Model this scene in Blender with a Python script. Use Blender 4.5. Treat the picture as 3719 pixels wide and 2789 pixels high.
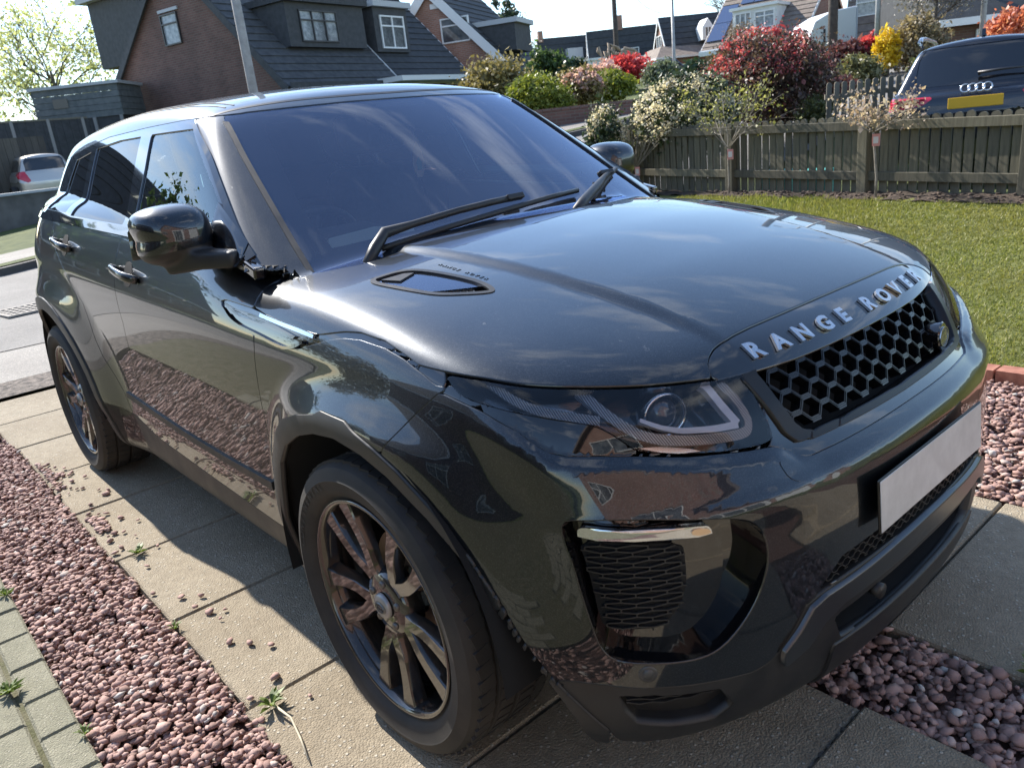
import bpy, math, random
import numpy as np
from mathutils import Vector, Matrix, Euler
for _o in list(bpy.data.objects): bpy.data.objects.remove(_o)
R = math.radians
rng = np.random.default_rng(7); random.seed(7)
SC = bpy.context.scene; COL = SC.collection

# ---------------------------------------------------------------- camera
cam = bpy.data.cameras.new('camera'); cam_o = bpy.data.objects.new('camera', cam); COL.objects.link(cam_o)
cam.sensor_fit = 'HORIZONTAL'; cam.sensor_width = 36; cam.lens = 27.561; cam.clip_start = .05; cam.clip_end = 1500
_R = np.array([[0.66393572, 0.74055832, -0.10374356], [0.16734591, -0.28235869, -0.94459987], [-0.72882419, 0.60979254, -0.31139742]])
cam_o.matrix_world = Matrix(((_R[0][0], -_R[1][0], -_R[2][0], 1.44443559), (_R[0][1], -_R[1][1], -_R[2][1], -1.65302701),
                             (_R[0][2], -_R[1][2], -_R[2][2], 1.388192), (0, 0, 0, 1)))
cam.dof.use_dof = True; cam.dof.focus_distance = 2.35; cam.dof.aperture_fstop = 9.0
SC.camera = cam_o

# ---------------------------------------------------------------- sky and sun
SUN_EL, SUN_AZ = 39.0, 180.5          # azimuth counter-clockwise from +x
world = bpy.data.worlds.new('World'); SC.world = world; world.use_nodes = True
wt = world.node_tree; wt.nodes.clear()
def _wn(t): return wt.nodes.new(t)
w_out = _wn('ShaderNodeOutputWorld'); w_bg = _wn('ShaderNodeBackground'); w_sky = _wn('ShaderNodeTexSky')
w_sky.sky_type = 'NISHITA'; w_sky.sun_disc = False; w_sky.sun_elevation = R(SUN_EL); w_sky.sun_rotation = R(90 - SUN_AZ)
w_sky.air_density = 1.0; w_sky.dust_density = 0.15; w_sky.ozone_density = 2.2; w_sky.altitude = 60
w_bg.inputs['Strength'].default_value = 0.12
# thin streaks of high cloud mixed into the sky
w_geo = _wn('ShaderNodeTexCoord'); w_map = _wn('ShaderNodeMapping'); w_map.inputs['Scale'].default_value = (1.0, 1.6, 5.0)
w_no = _wn('ShaderNodeTexNoise'); w_no.inputs['Scale'].default_value = 2.2; w_no.inputs['Detail'].default_value = 7; w_no.inputs['Roughness'].default_value = .58
w_ramp = _wn('ShaderNodeValToRGB'); w_ramp.color_ramp.elements[0].position = .54; w_ramp.color_ramp.elements[1].position = .78
w_ramp.color_ramp.elements[0].color = (0, 0, 0, 1); w_ramp.color_ramp.elements[1].color = (.8, .8, .8, 1)
w_mix = _wn('ShaderNodeMix'); w_mix.data_type = 'RGBA'; w_mix.inputs['B'].default_value = (7.0, 7.3, 7.6, 1)
wt.links.new(w_geo.outputs['Generated'], w_map.inputs['Vector']); wt.links.new(w_map.outputs[0], w_no.inputs['Vector'])
wt.links.new(w_no.outputs['Fac'], w_ramp.inputs[0]); wt.links.new(w_ramp.outputs[0], w_mix.inputs['Factor'])
wt.links.new(w_sky.outputs[0], w_mix.inputs['A']); wt.links.new(w_mix.outputs['Result'], w_bg.inputs['Color'])
wt.links.new(w_bg.outputs[0], w_out.inputs['Surface'])
sun = bpy.data.lights.new('sun', 'SUN'); sun.energy = 4.0; sun.angle = R(.55); sun.color = (1.0, .94, .86)
sun_o = bpy.data.objects.new('sun', sun); COL.objects.link(sun_o)
_sd = Vector((math.cos(R(SUN_EL)) * math.cos(R(SUN_AZ)), math.cos(R(SUN_EL)) * math.sin(R(SUN_AZ)), math.sin(R(SUN_EL))))
sun_o.location = _sd * 60; sun_o.rotation_euler = _sd.to_track_quat('Z', 'Y').to_euler()
SC.view_settings.view_transform = 'Standard'; SC.view_settings.look = 'None'; SC.view_settings.gamma = 1
SC.view_settings.exposure = 1.3; SC.view_settings.use_curve_mapping = False
SC.render.engine = 'CYCLES'
SC.cycles.max_bounces = 8; SC.cycles.glossy_bounces = 4; SC.cycles.transmission_bounces = 6; SC.cycles.transparent_max_bounces = 12; SC.cycles.diffuse_bounces = 3
SC.cycles.use_denoising = True; SC.cycles.sample_clamp_indirect = 6; SC.cycles.caustics_reflective = False; SC.cycles.caustics_refractive = False

# ---------------------------------------------------------------- small helpers
def tag(o, label=None, cat=None, group=None, kind=None):
    if label: o['label'] = label
    if cat: o['category'] = cat
    if group: o['group'] = group
    if kind: o['kind'] = kind
    return o
def empty(name, loc=(0, 0, 0), rz=0.0, label=None, cat=None, group=None):
    o = bpy.data.objects.new(name, None); COL.objects.link(o); o.location = loc; o.rotation_euler = (0, 0, rz); o.empty_display_size = .1
    return tag(o, label, cat, group)
def link(name, me, parent=None, loc=None, rot=None, scale=None):
    o = bpy.data.objects.new(name, me); COL.objects.link(o)
    if parent: o.parent = parent
    if loc is not None: o.location = loc
    if rot is not None: o.rotation_euler = rot
    if scale is not None: o.scale = scale
    return o
def mesh(name, V, F, m, smooth=False, N=None, uv=None):
    me = bpy.data.meshes.new(name)
    V = np.asarray(V, np.float32).reshape(-1, 3)
    if isinstance(F, np.ndarray):
        k = F.shape[1]; n = len(F)
        me.vertices.add(len(V)); me.vertices.foreach_set('co', V.ravel())
        me.loops.add(n * k); me.loops.foreach_set('vertex_index', F.astype(np.int32).ravel())
        me.polygons.add(n); me.polygons.foreach_set('loop_start', np.arange(0, n * k, k, dtype=np.int32))
        me.update(calc_edges=True)
    else:
        me.from_pydata(V.tolist(), [], F)
    ms = m if isinstance(m, (list, tuple)) else [m]
    for q in ms: me.materials.append(q)
    if smooth or N is not None:
        me.polygons.foreach_set('use_smooth', np.ones(len(me.polygons), bool))
    if N is not None: me.normals_split_custom_set_from_vertices(np.asarray(N).tolist())
    me.validate() if not isinstance(F, np.ndarray) else None
    return me
def obj(name, V, F, m, parent=None, smooth=False, N=None, **k):
    return link(name, mesh(name, V, F, m, smooth, N), parent, **k)
def copy_tree(o, parent=None):
    c = o.copy(); COL.objects.link(c)
    if parent is not None: c.parent = parent
    for ch in list(o.children): copy_tree(ch, c)
    return c

class MB:
    """collects boxes, bars, tubes and polygons into one mesh"""
    def __init__(s): s.v = []; s.f = []; s.mi = []; s.cur = 0
    def add(s, V, F):
        b = len(s.v); s.v += [tuple(map(float, p)) for p in V]; s.f += [tuple(b + i for i in q) for q in F]; s.mi += [s.cur] * len(F); return s
    def box(s, lo, hi, M=None):
        x0, y0, z0 = lo; x1, y1, z1 = hi
        V = [(x0,y0,z0),(x1,y0,z0),(x1,y1,z0),(x0,y1,z0),(x0,y0,z1),(x1,y0,z1),(x1,y1,z1),(x0,y1,z1)]
        if M is not None: V = [M @ Vector(p) for p in V]
        return s.add(V, [(3,2,1,0),(4,5,6,7),(0,1,5,4),(1,2,6,5),(2,3,7,6),(3,0,4,7)])
    def prism(s, poly, z0, z1, M=None, caps=True):
        n = len(poly); V = [(p[0], p[1], z0) for p in poly] + [(p[0], p[1], z1) for p in poly]
        if M is not None: V = [M @ Vector(p) for p in V]
        F = [(i, (i+1) % n, n + (i+1) % n, n + i) for i in range(n)]
        if caps: F += [tuple(range(n-1, -1, -1)), tuple(range(n, 2*n))]
        return s.add(V, F)
    def tube(s, pts, r, n=8, cap=True):
        pts = [Vector(p) for p in pts]; rs = r if isinstance(r, (list, tuple)) else [r] * len(pts)
        V = []; up = None
        for i, p in enumerate(pts):
            t = (pts[min(i+1, len(pts)-1)] - pts[max(i-1, 0)]).normalized()
            if up is None:
                up = Vector((0, 0, 1)) if abs(t.z) < .9 else Vector((1, 0, 0))
            a = t.cross(up).normalized(); b = a.cross(t).normalized(); up = b
            for k in range(n):
                th = 2 * math.pi * k / n; V.append(p + rs[i] * (math.cos(th) * a + math.sin(th) * b))
        F = []
        for i in range(len(pts) - 1):
            for k in range(n): F.append((i*n+k, i*n+(k+1) % n, (i+1)*n+(k+1) % n, (i+1)*n+k))
        if cap: F += [tuple(range(n-1, -1, -1)), tuple((len(pts)-1)*n + k for k in range(n))]
        return s.add(V, F)
    def lathe(s, prof, n=32, M=None, close=False):
        """profile (r, h) turned about z"""
        V = []; F = []; m = len(prof)
        for k in range(n):
            c, q = math.cos(2*math.pi*k/n), math.sin(2*math.pi*k/n)
            V += [(r*c, r*q, h) for r, h in prof]
        for k in range(n):
            k2 = (k+1) % n
            for i in range(m - 1 + (1 if close else 0)):
                j = (i+1) % m; F.append((k*m+i, k2*m+i, k2*m+j, k*m+j))
        if M is not None: V = [M @ Vector(p) for p in V]
        return s.add(V, F)
    def mesh(s, name, m, smooth=False):
        me = mesh(name, s.v, s.f, m, smooth)
        if isinstance(m, (list, tuple)): me.polygons.foreach_set('material_index', np.array(s.mi, np.int32))
        return me
    def build(s, name, m, parent=None, smooth=False, **k):
        return link(name, s.mesh(name, m, smooth), parent, **k)
def soften(o, w=.004, seg=2, angle=40):
    b = o.modifiers.new('bevel', 'BEVEL'); b.width = w; b.segments = seg; b.limit_method = 'ANGLE'; b.angle_limit = R(angle)
    return o
def by_angle(me, deg=35):
    try: me.shade_smooth_by_angle(R(deg))
    except Exception:
        me.polygons.foreach_set('use_smooth', np.ones(len(me.polygons), bool))
        try: me.set_sharp_from_angle(angle=R(deg))
        except Exception: pass
def smooth_angle(o, deg=35):
    me = o.data
    me.polygons.foreach_set('use_smooth', np.ones(len(me.polygons), bool)); me.set_sharp_from_angle(angle=R(deg)); return o

def text_mesh(s, size=1.0, offset=0.0, extrude=0.0, res=3):
    c = bpy.data.curves.new('lettering', 'FONT'); c.body = s; c.size = size; c.offset = offset; c.extrude = extrude; c.resolution_u = res
    c.align_x = 'CENTER'; c.align_y = 'CENTER'
    o = bpy.data.objects.new('lettering', c); COL.objects.link(o); dg = bpy.context.evaluated_depsgraph_get()
    me = bpy.data.meshes.new_from_object(o.evaluated_get(dg)); bpy.data.objects.remove(o); bpy.data.curves.remove(c)
    V = np.empty(len(me.vertices) * 3); me.vertices.foreach_get('co', V); F = [tuple(p.vertices) for p in me.polygons]
    bpy.data.meshes.remove(me); return V.reshape(-1, 3), F

# ---------------------------------------------------------------- materials
class NT:
    def __init__(s, name):
        s.m = bpy.data.materials.new(name); s.m.use_nodes = True; s.t = s.m.node_tree; s.t.nodes.clear()
        s.out = s.n('ShaderNodeOutputMaterial'); s.co = None
    def n(s, t, **k):
        q = s.t.nodes.new(t)
        for a, b in k.items():
            if hasattr(q, a): setattr(q, a, b)
            else: q.inputs[a].default_value = b
        return q
    def l(s, a, b): s.t.links.new(a, b)
    def coord(s, kind='Object'):
        if not s.co: s.co = s.n('ShaderNodeTexCoord')
        return s.co.outputs[kind]
    def world(s):
        return s.n('ShaderNodeNewGeometry').outputs['Position']
    def noise(s, vec, scale, detail=4, rough=.55, dist=0.0):
        q = s.n('ShaderNodeTexNoise'); q.inputs['Scale'].default_value = scale; q.inputs['Detail'].default_value = detail
        q.inputs['Roughness'].default_value = rough; q.inputs['Distortion'].default_value = dist; s.l(vec, q.inputs['Vector']); return q.outputs['Fac']
    def voro(s, vec, scale, out='Distance', feature='F1', rnd=1.0):
        q = s.n('ShaderNodeTexVoronoi'); q.feature = feature; q.inputs['Scale'].default_value = scale; q.inputs['Randomness'].default_value = rnd; s.l(vec, q.inputs['Vector']); return q.outputs[out]
    def ramp(s, fac, stops):
        q = s.n('ShaderNodeValToRGB'); e = q.color_ramp.elements
        while len(e) < len(stops): e.new(.5)
        for i, (p, c) in enumerate(stops):
            e[i].position = p; e[i].color = (c if len(c) == 4 else (*c, 1)) if isinstance(c, (tuple, list)) else (c, c, c, 1)
        s.l(fac, q.inputs[0]); return q.outputs[0]
    def mix(s, fac, a, b, mode='MIX'):
        q = s.n('ShaderNodeMix'); q.data_type = 'RGBA'; q.blend_type = mode
        for x, i in ((fac, 'Factor'), (a, 'A'), (b, 'B')):
            if hasattr(x, 'is_output'): s.l(x, q.inputs[i])
            elif i == 'Factor': q.inputs[i].default_value = x
            else: q.inputs[i].default_value = (*x, 1) if len(x) == 3 else x
        return q.outputs['Result']
    def math(s, op, a, b=None):
        q = s.n('ShaderNodeMath'); q.operation = op
        for i, x in enumerate((a, b)):
            if x is None: continue
            if hasattr(x, 'is_output'): s.l(x, q.inputs[i])
            else: q.inputs[i].default_value = x
        return q.outputs[0]
    def bump(s, h, strength=.3, dist=.01):
        q = s.n('ShaderNodeBump'); q.inputs['Strength'].default_value = strength; q.inputs['Distance'].default_value = dist; s.l(h, q.inputs['Height']); return q.outputs[0]
    def princ(s, **k):
        q = s.n('ShaderNodeBsdfPrincipled')
        for a, b in k.items():
            i = q.inputs[a.replace('_', ' ')]
            if hasattr(b, 'is_output'): s.l(b, i)
            elif i.type == 'RGBA' and len(b) == 3: i.default_value = (*b, 1)
            else: i.default_value = b
        return q
    def done(s, sh): s.l(sh.outputs[0] if not hasattr(sh, 'is_output') else sh, s.out.inputs['Surface']); return s.m
def plain(name, c, rough=.5, metal=0.0, **k):
    t = NT(name); return t.done(t.princ(Base_Color=c, Roughness=rough, Metallic=metal, **k))
def mottled(name, c0, c1, scale=8, rough=.7, bump=.0, bscale=60, detail=5, metal=0.0, coord='Object', bdist=.004, c2=None):
    t = NT(name); v = t.coord(coord); f = t.noise(v, scale, detail)
    st = [(.35, c0), (.65, c1)] if c2 is None else [(.3, c0), (.5, c1), (.7, c2)]
    k = dict(Base_Color=t.ramp(f, st), Roughness=rough, Metallic=metal)
    if bump: k['Normal'] = t.bump(t.noise(v, bscale, 4), bump, bdist)
    return t.done(t.princ(**k))
# ---------------------------------------------------------------- car body shape (implicit surface, metres, x forward, z up)
def smax(a, b, k): return 0.5 * (a + b + np.sqrt((a - b) ** 2 + k * k))
def smin(a, b, k): return 0.5 * (a + b - np.sqrt((a - b) ** 2 + k * k))
def sstep(x, a, b):
    t = np.clip((x - a) / (b - a), 0, 1); return t * t * (3 - 2 * t)
def spline(xs, ys, n=400):
    """smooth (cubic, monotone-ish) table for np.interp"""
    xs = np.array(xs, float); ys = np.array(ys, float)
    m = np.gradient(ys, xs); d = np.diff(ys) / np.diff(xs)
    m[1:-1] = np.where(d[:-1] * d[1:] > 0, 2 * d[:-1] * d[1:] / (d[:-1] + d[1:] + 1e-12), 0)
    t = np.linspace(xs[0], xs[-1], n); i = np.clip(np.searchsorted(xs, t) - 1, 0, len(xs) - 2)
    h = xs[i + 1] - xs[i]; u = (t - xs[i]) / h
    y = (2*u**3 - 3*u**2 + 1)*ys[i] + (u**3 - 2*u**2 + u)*h*m[i] + (-2*u**3 + 3*u**2)*ys[i+1] + (u**3 - u**2)*h*m[i+1]
    for _ in range(6): y[1:-1] = 0.25*y[:-2] + 0.5*y[1:-1] + 0.25*y[2:]
    return lambda q: np.interp(q, t, y)

W_LOW = spline([.15,.22,.28,.36,.44,.55,.68,.80,.95,1.1],[.80,.850,.866,.870,.876,.880,.889,.901,.912,.918])
X_F = spline([.10,.20,.27,.33,.42,.56,.66,.705,.735,.772,.85,.92,1.0,1.15],[.76,.81,.835,.845,.848,.845,.834,.826,.800,.773,.733,.692,.64,.50])
Z_TOP = spline([-3.7,-2.6,-1.6,-.9,-.62,-.5,-.3,0,.3,.5,.65,.8,1.0],[1.36,1.34,1.28,1.215,1.145,1.126,1.123,1.095,1.045,1.0,.957,.90,.80])
Z_ROOF = spline([-3.6,-3.2,-2.6,-2.0,-1.5,-1.2,-1.0,-.8,-.5],[1.51,1.56,1.612,1.628,1.614,1.592,1.563,1.515,1.42])
ZC = spline([-3.6,-2.66,-1.57,-.5,.2,1.0],[1.06,1.04,.985,.925,.885,.84])

def f_side(x, a, z):
    low = W_LOW(z); zc = ZC(x)
    up = .916 - .36 * (z - zc) - .25 * np.maximum(z - zc - .08, 0) ** 1.5
    w = smin(low, up, .018)
    w = w - .02 * sstep(x, .25, .95) - .12 * sstep(x, -2.7, -3.7) ** 1.0
    rf = np.sqrt((x) ** 2 + (z - .36) ** 2); rr = np.sqrt((x + 2.66) ** 2 + (z - .36) ** 2)
    w = w + .050 * (1 - sstep(rf, .455, .62)) * (1 - sstep(z, .80, .93)) * (1 - .5 * sstep(z, .5, .2))
    w = w + .062 * (1 - sstep(rr, .455, .78)) * (1 - sstep(z, .86, 1.02)) * (1 - .5 * sstep(z, .5, .2))
    return a - w

F_C, F_P, F_D = .222, 2.6, .012
def f_front(x, a, z):
    return (x - (X_F(z) + F_D * sstep(z, .45, .75) - F_C * (a / .9) ** F_P)) * .97

def f_top(x, a, z):
    aline = .47 - .10 * (x + .3)
    bulge = .011 * (1 - sstep(a, aline, aline + .045)) * sstep(x, .75, .3)
    zt = Z_TOP(x) - .052 * (a / .8) ** 2.2 + bulge
    return (z - zt) * .97

LIP_Z = spline([0,.26,.40,.446,.521,.624,.716,.832,.912,.984,1.064,1.5],[.744,.744,.755,.779,.788,.803,.822,.836,.877,.906,.924,.93])
def f_lower(x, a, z):
    f = smax(f_front(x, a, z), f_side(x, a, z), .145)
    u = np.arctan2(a, np.maximum(x + .3, .02)) * 1.1; d = z - LIP_Z(u)
    f = f - .016 * (1 - sstep(d, -.020, .003)) * sstep(d, -.15, -.02) * sstep(u, .34, .50) * (1 - sstep(u, .86, 1.02)) * sstep(x, .1, .3)
    f = smax(f, f_top(x, a, z), .055 + .05 * (1 - sstep(x, -.9, -.5)) * 0)
    rear = (-x - (3.42 + .06 * sstep(z, .3, .6) - .12 * sstep(z, .95, 1.3) - .2 * (a / .9) ** 3))
    f = smax(f, rear, .12)
    return smax(f, .205 - z, .04)

WS_K = 1.565
def f_cabin(x, a, z):
    sd = (a - (.838 - .45 * (z - 1.13) - .12 * np.maximum(z - 1.3, 0) ** 2 - .065 * sstep(x, -1.0, -3.5))) * .91
    rf = z - (Z_ROOF(x) - .045 * (np.minimum(a, .8) / .6) ** 2.2)
    ws = (x - (-.448 + .16 - WS_K * (z - 1.088) - .16 * (a / .7) ** 2.0)) / 1.857
    rr = (-x - (3.36 - .42 * (z - 1.1) - .12 * (a / .6) ** 2)) * .92
    f = smax(sd, rf, .045)
    f = smax(f, ws, .035)
    return smax(f, rr, .06)

Z_BELT = spline([-3.6,-2.967,-2.49,-2.023,-1.591,-1.2,-.8,-.55,-.3,.3],[1.235,1.200,1.187,1.172,1.154,1.138,1.120,1.095,1.06,1.0])
def f_body(x, y, z):
    a = np.abs(y)
    return smin(f_lower(x, a, z), np.maximum(f_cabin(x, a, z), Z_BELT(x) - z), .012)

def grad(f, P, h=2e-4):
    g = np.empty_like(P)
    for i in range(3):
        d = np.zeros(3); d[i] = h
        A = P + d; B = P - d
        g[:, i] = f(A[:, 0], A[:, 1], A[:, 2]) - f(B[:, 0], B[:, 1], B[:, 2])
    return g / (2 * h)

def project_to(f, P, it=4):
    for _ in range(it):
        g = grad(f, P); v = f(P[:, 0], P[:, 1], P[:, 2])
        P = P - (v / np.maximum((g * g).sum(1), 1e-6))[:, None] * g
    g = grad(f, P)
    return P, g / np.maximum(np.linalg.norm(g, axis=1), 1e-9)[:, None]

def surface_net(f, lo, hi, h):
    """quads of the zero set on a regular grid, vertices pulled onto the surface"""
    lo = np.array(lo, float); n = np.ceil((np.array(hi) - lo) / h).astype(int) + 1
    ys = lo[1] + h * np.arange(n[1]); zs = lo[2] + h * np.arange(n[2])
    V = np.empty(tuple(n), np.float32); Y, Z = np.meshgrid(ys, zs, indexing='ij')
    for i in range(n[0]):
        V[i] = f(np.full_like(Y, lo[0] + h * i), Y, Z)
    s = V < 0
    c = np.zeros(tuple(n - 1), np.uint8)
    for dx in (0, 1):
        for dy in (0, 1):
            for dz in (0, 1):
                c += s[dx:n[0]-1+dx, dy:n[1]-1+dy, dz:n[2]-1+dz]
    act = (c > 0) & (c < 8)
    idx = -np.ones(act.shape, np.int64); cells = np.argwhere(act); idx[act] = np.arange(len(cells))
    acc = np.zeros((len(cells), 3)); cnt = np.zeros(len(cells)); base = cells
    corners = [(0,0,0),(1,0,0),(0,1,0),(1,1,0),(0,0,1),(1,0,1),(0,1,1),(1,1,1)]
    for i in range(8):
        for ax in range(3):
            if corners[i][ax] == 0:
                a = np.array(corners[i]); b = a.copy(); b[ax] = 1
                va = V[tuple((base + a).T)]; vb = V[tuple((base + b).T)]
                m = (va < 0) != (vb < 0)
                t = np.where(m, va / np.where(m, va - vb, 1), 0)
                p = base + a + t[:, None] * (b - a)
                acc[m] += p[m]; cnt[m] += 1
    P = lo + h * acc / np.maximum(cnt, 1)[:, None]
    quads = []
    for ax in range(3):
        o = [k for k in range(3) if k != ax]
        sl0 = [slice(1, -1)] * 3; sl0[ax] = slice(0, n[ax] - 1); sl1 = list(sl0); sl1[ax] = slice(1, n[ax])
        A = s[tuple(sl0)]; B = s[tuple(sl1)]
        e = np.argwhere(A != B); sg = A[tuple(e.T)]
        e = e + 1; e[:, ax] -= 1
        d = [np.zeros(3, int) for _ in range(4)]
        d[0][o[0]] -= 1; d[0][o[1]] -= 1; d[1][o[1]] -= 1; d[3][o[0]] -= 1
        q = np.stack([idx[tuple((e + k).T)] for k in d], 1)
        flip = sg if ax != 1 else ~sg
        q[~flip] = q[~flip][:, ::-1]
        quads.append(q[(q >= 0).all(1)])
    Q = np.concatenate(quads)
    P, N = project_to(f, P)
    return P, N, Q
# ---------------------------------------------------------------- materials of the big car
def car_paint():
    t = NT('dark grey metallic paint'); v = t.coord('Object')
    fl = t.voro(v, 900, 'Color'); sep = t.n('ShaderNodeSeparateColor'); t.l(fl, sep.inputs[0])
    flake = t.ramp(sep.outputs[0], [(.0, (.007, .0105, .015)), (.75, (.012, .017, .024)), (.97, (.040, .044, .050))])
    # dust: fine pale specks, more of it on faces that look up
    ge = t.n('ShaderNodeNewGeometry'); sx = t.n('ShaderNodeSeparateXYZ'); t.l(ge.outputs['Normal'], sx.inputs[0])
    up = t.ramp(sx.outputs[2], [(.45, 0.0), (.98, 1.0)])
    n1 = t.noise(v, 210, 3, .7, .6); n2 = t.noise(v, 9, 4, .6)
    sp = t.ramp(n1, [(.655, 0.0), (.72, 1.0)]); pat = t.ramp(n2, [(.35, .15), (.7, 1.0)])
    ndrop = t.noise(v, 55, 4, .65, 1.2); dr = t.ramp(ndrop, [(.70, 0.0), (.735, .9)])
    film = t.math('MULTIPLY', t.math('ADD', t.math('MULTIPLY', sp, .33), .045), pat)
    dust = t.math('MULTIPLY', t.math('ADD', film, t.math('MULTIPLY', dr, .35)), t.math('ADD', t.math('MULTIPLY', up, .9), .12))
    base = t.mix(dust, flake, (.26, .27, .275))
    rough = t.math('ADD', t.math('MULTIPLY', dust, .4), .34)
    coat = t.math('SUBTRACT', 1.0, t.math('MULTIPLY', dust, 1.6))
    p = t.princ(Base_Color=base, Metallic=t.math('SUBTRACT', .78, dust), Roughness=rough, Coat_Weight=coat, Coat_Roughness=.02, Coat_IOR=1.6)
    return t.done(p)
PAINT = car_paint()
GLOSS = plain('gloss black trim', (.006, .006, .007), .06, Coat_Weight=1.0, Coat_Roughness=.02)
def satin():
    t = NT('satin black plastic'); v = t.coord('Object'); n = t.noise(v, 420, 2); d = t.noise(v, 7, 5, .6)
    c = t.ramp(d, [(.35, (.012, .012, .013)), (.75, (.030, .029, .027))])
    return t.done(t.princ(Base_Color=c, Roughness=t.ramp(d, [(.3, .36), (.7, .55)]), Normal=t.bump(n, .12, .001)))
SATIN = satin()
DARK = plain('black underlay', (.004, .004, .004), .8)
GREYBAR = plain('satin dark silver', (.10, .105, .11), .28, .85)
FRAME = plain('dark atlas grille frame', (.030, .031, .033), .3, .8)
CHROME = plain('bright metal', (.75, .76, .78), .12, 1.0)
SILVER = plain('silver letters', (.62, .63, .65), .22, .9)
RUBBER = mottled('tyre rubber', (.010, .010, .010), (.040, .034, .028), 5, .72, .3, 260, bdist=.001)
RIM = plain('dark gunmetal wheel', (.040, .034, .030), .22, .55, Coat_Weight=1.0, Coat_Roughness=.05)
STEEL = mottled('brake disc steel', (.20, .13, .09), (.34, .24, .17), 22, .45, .2, 60, metal=.7)
LINER = plain('wheel arch liner felt', (.006, .006, .006), .95)
LEATHER = mottled('black leather', (.012, .012, .014), (.022, .022, .026), 40, .42, .25, 300)
DASH = mottled('soft dash plastic', (.045, .047, .050), (.06, .062, .066), 60, .55, .2, 400)
SUNLIT_CREAM = plain('painted sunlight cream', (.52, .52, .44), .55)
LAMPWHITE = plain('white light guide', (.72, .74, .80), .25)
def glassy(name, tint, refl, tintr=(1, 1, 1), rough=.0, dust=0.0, dustcol=(.4, .42, .45), base_refl=.0):
    t = NT(name); tr = t.n('ShaderNodeBsdfTransparent'); tr.inputs[0].default_value = (*tint, 1)
    gl = t.n('ShaderNodeBsdfGlossy'); gl.inputs['Color'].default_value = (*tintr, 1); gl.inputs['Roughness'].default_value = rough
    fr = t.n('ShaderNodeFresnel'); fr.inputs['IOR'].default_value = refl
    f = t.math('ADD', fr.outputs[0], base_refl) if base_refl else fr.outputs[0]
    m = t.n('ShaderNodeMixShader'); t.l(f, m.inputs[0]); t.l(tr.outputs[0], m.inputs[1]); t.l(gl.outputs[0], m.inputs[2])
    if dust:
        df = t.n('ShaderNodeBsdfDiffuse'); df.inputs[0].default_value = (*dustcol, 1)
        v = t.coord('Object'); n1 = t.ramp(t.noise(v, 160, 4, .7, .8), [(.60, .35), (.74, 1.0)]); n2 = t.ramp(t.noise(v, 3.5, 5, .6), [(.3, .35), (.75, 1.0)])
        m2 = t.n('ShaderNodeMixShader'); t.l(t.math('MULTIPLY', t.math('MULTIPLY', n1, n2), dust), m2.inputs[0]); t.l(m.outputs[0], m2.inputs[1]); t.l(df.outputs[0], m2.inputs[2]); m = m2
    return t.done(m.outputs[0])
WSGLASS = glassy('windscreen glass', (.70, .78, .80), 1.5, (.72, .80, 1.0), .01, .13, (.42, .46, .56), .09)
SIDEGLASS = glassy('side glass', (.55, .62, .60), 1.55, (.9, .97, 1.0), 0, .03, (.35, .36, .36), .04)
PRIVACY = glassy('privacy glass', (.03, .03, .032), 1.5, (1, 1, 1), 0, .03, (.35, .36, .36), .02)
LENS = glassy('clear lamp lens', (.93, .94, .96), 1.5, (1, 1, 1), 0)
FRIT = plain('black glass border', (.010, .010, .011), .35)
# ---------------------------------------------------------------- the parked black SUV
CAR = empty('parked_suv', (0, 0, 0), 0, 'dusty black five-door SUV filling the driveway, nose towards the viewer', 'car')
bP, bN, bQ = surface_net(f_body, (-3.62, -1.06, .16), (.95, 1.06, 1.70), .0125)
bT = np.concatenate([bQ[:, [0, 1, 2]], bQ[:, [0, 2, 3]]])
bX, bY, bZ = bP.T
bA = np.abs(bY); NEAR = bY < 0
bU = np.arctan2(bA, bX + .3) * 1.1                 # distance round the nose from the centre line
_fl = f_lower(bX, bA, bZ); _fc = f_cabin(bX, bA, bZ)
_fc = np.maximum(_fc, np.where(bX < -.53, np.interp(bX, [-3.4,-2.967,-2.49,-2.023,-1.591,-1.2,-.8,-.5], [1.222,1.207,1.192,1.177,1.159,1.144,1.126,1.09]), 1.06) - bZ)
CABIN = _fc - _fl                                   # negative on the cabin, positive on the lower body
def tab(pairs):
    a = np.array(pairs, float); o = np.argsort(a[:, 0]); return lambda q: np.interp(q, a[o, 0], a[o, 1])

def sdf(px, py, poly):
    """signed distance to a closed polygon, positive inside"""
    p = np.asarray(poly, float); q = np.roll(p, -1, 0); best = np.full(px.shape, 1e9); ins = np.zeros(px.shape, bool)
    for (ax, ay), (bx, by) in zip(p, q):
        ex, ey = bx - ax, by - ay; L = ex*ex + ey*ey + 1e-12
        t = np.clip(((px-ax)*ex + (py-ay)*ey) / L, 0, 1)
        best = np.minimum(best, (px-ax-t*ex)**2 + (py-ay-t*ey)**2)
        c = (ay > py) != (by > py)
        xi = ax + (py - ay) * ex / (ey if abs(ey) > 1e-12 else 1e-12)
        ins ^= c & (px < xi)
    return np.where(ins, 1, -1) * np.sqrt(best)
def smooth_poly(p, n=2):
    p = np.asarray(p, float)
    for _ in range(n):
        q = np.roll(p, -1, 0); p = np.stack([.75*p + .25*q, .25*p + .75*q], 1).reshape(-1, 2)
    return p

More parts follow.
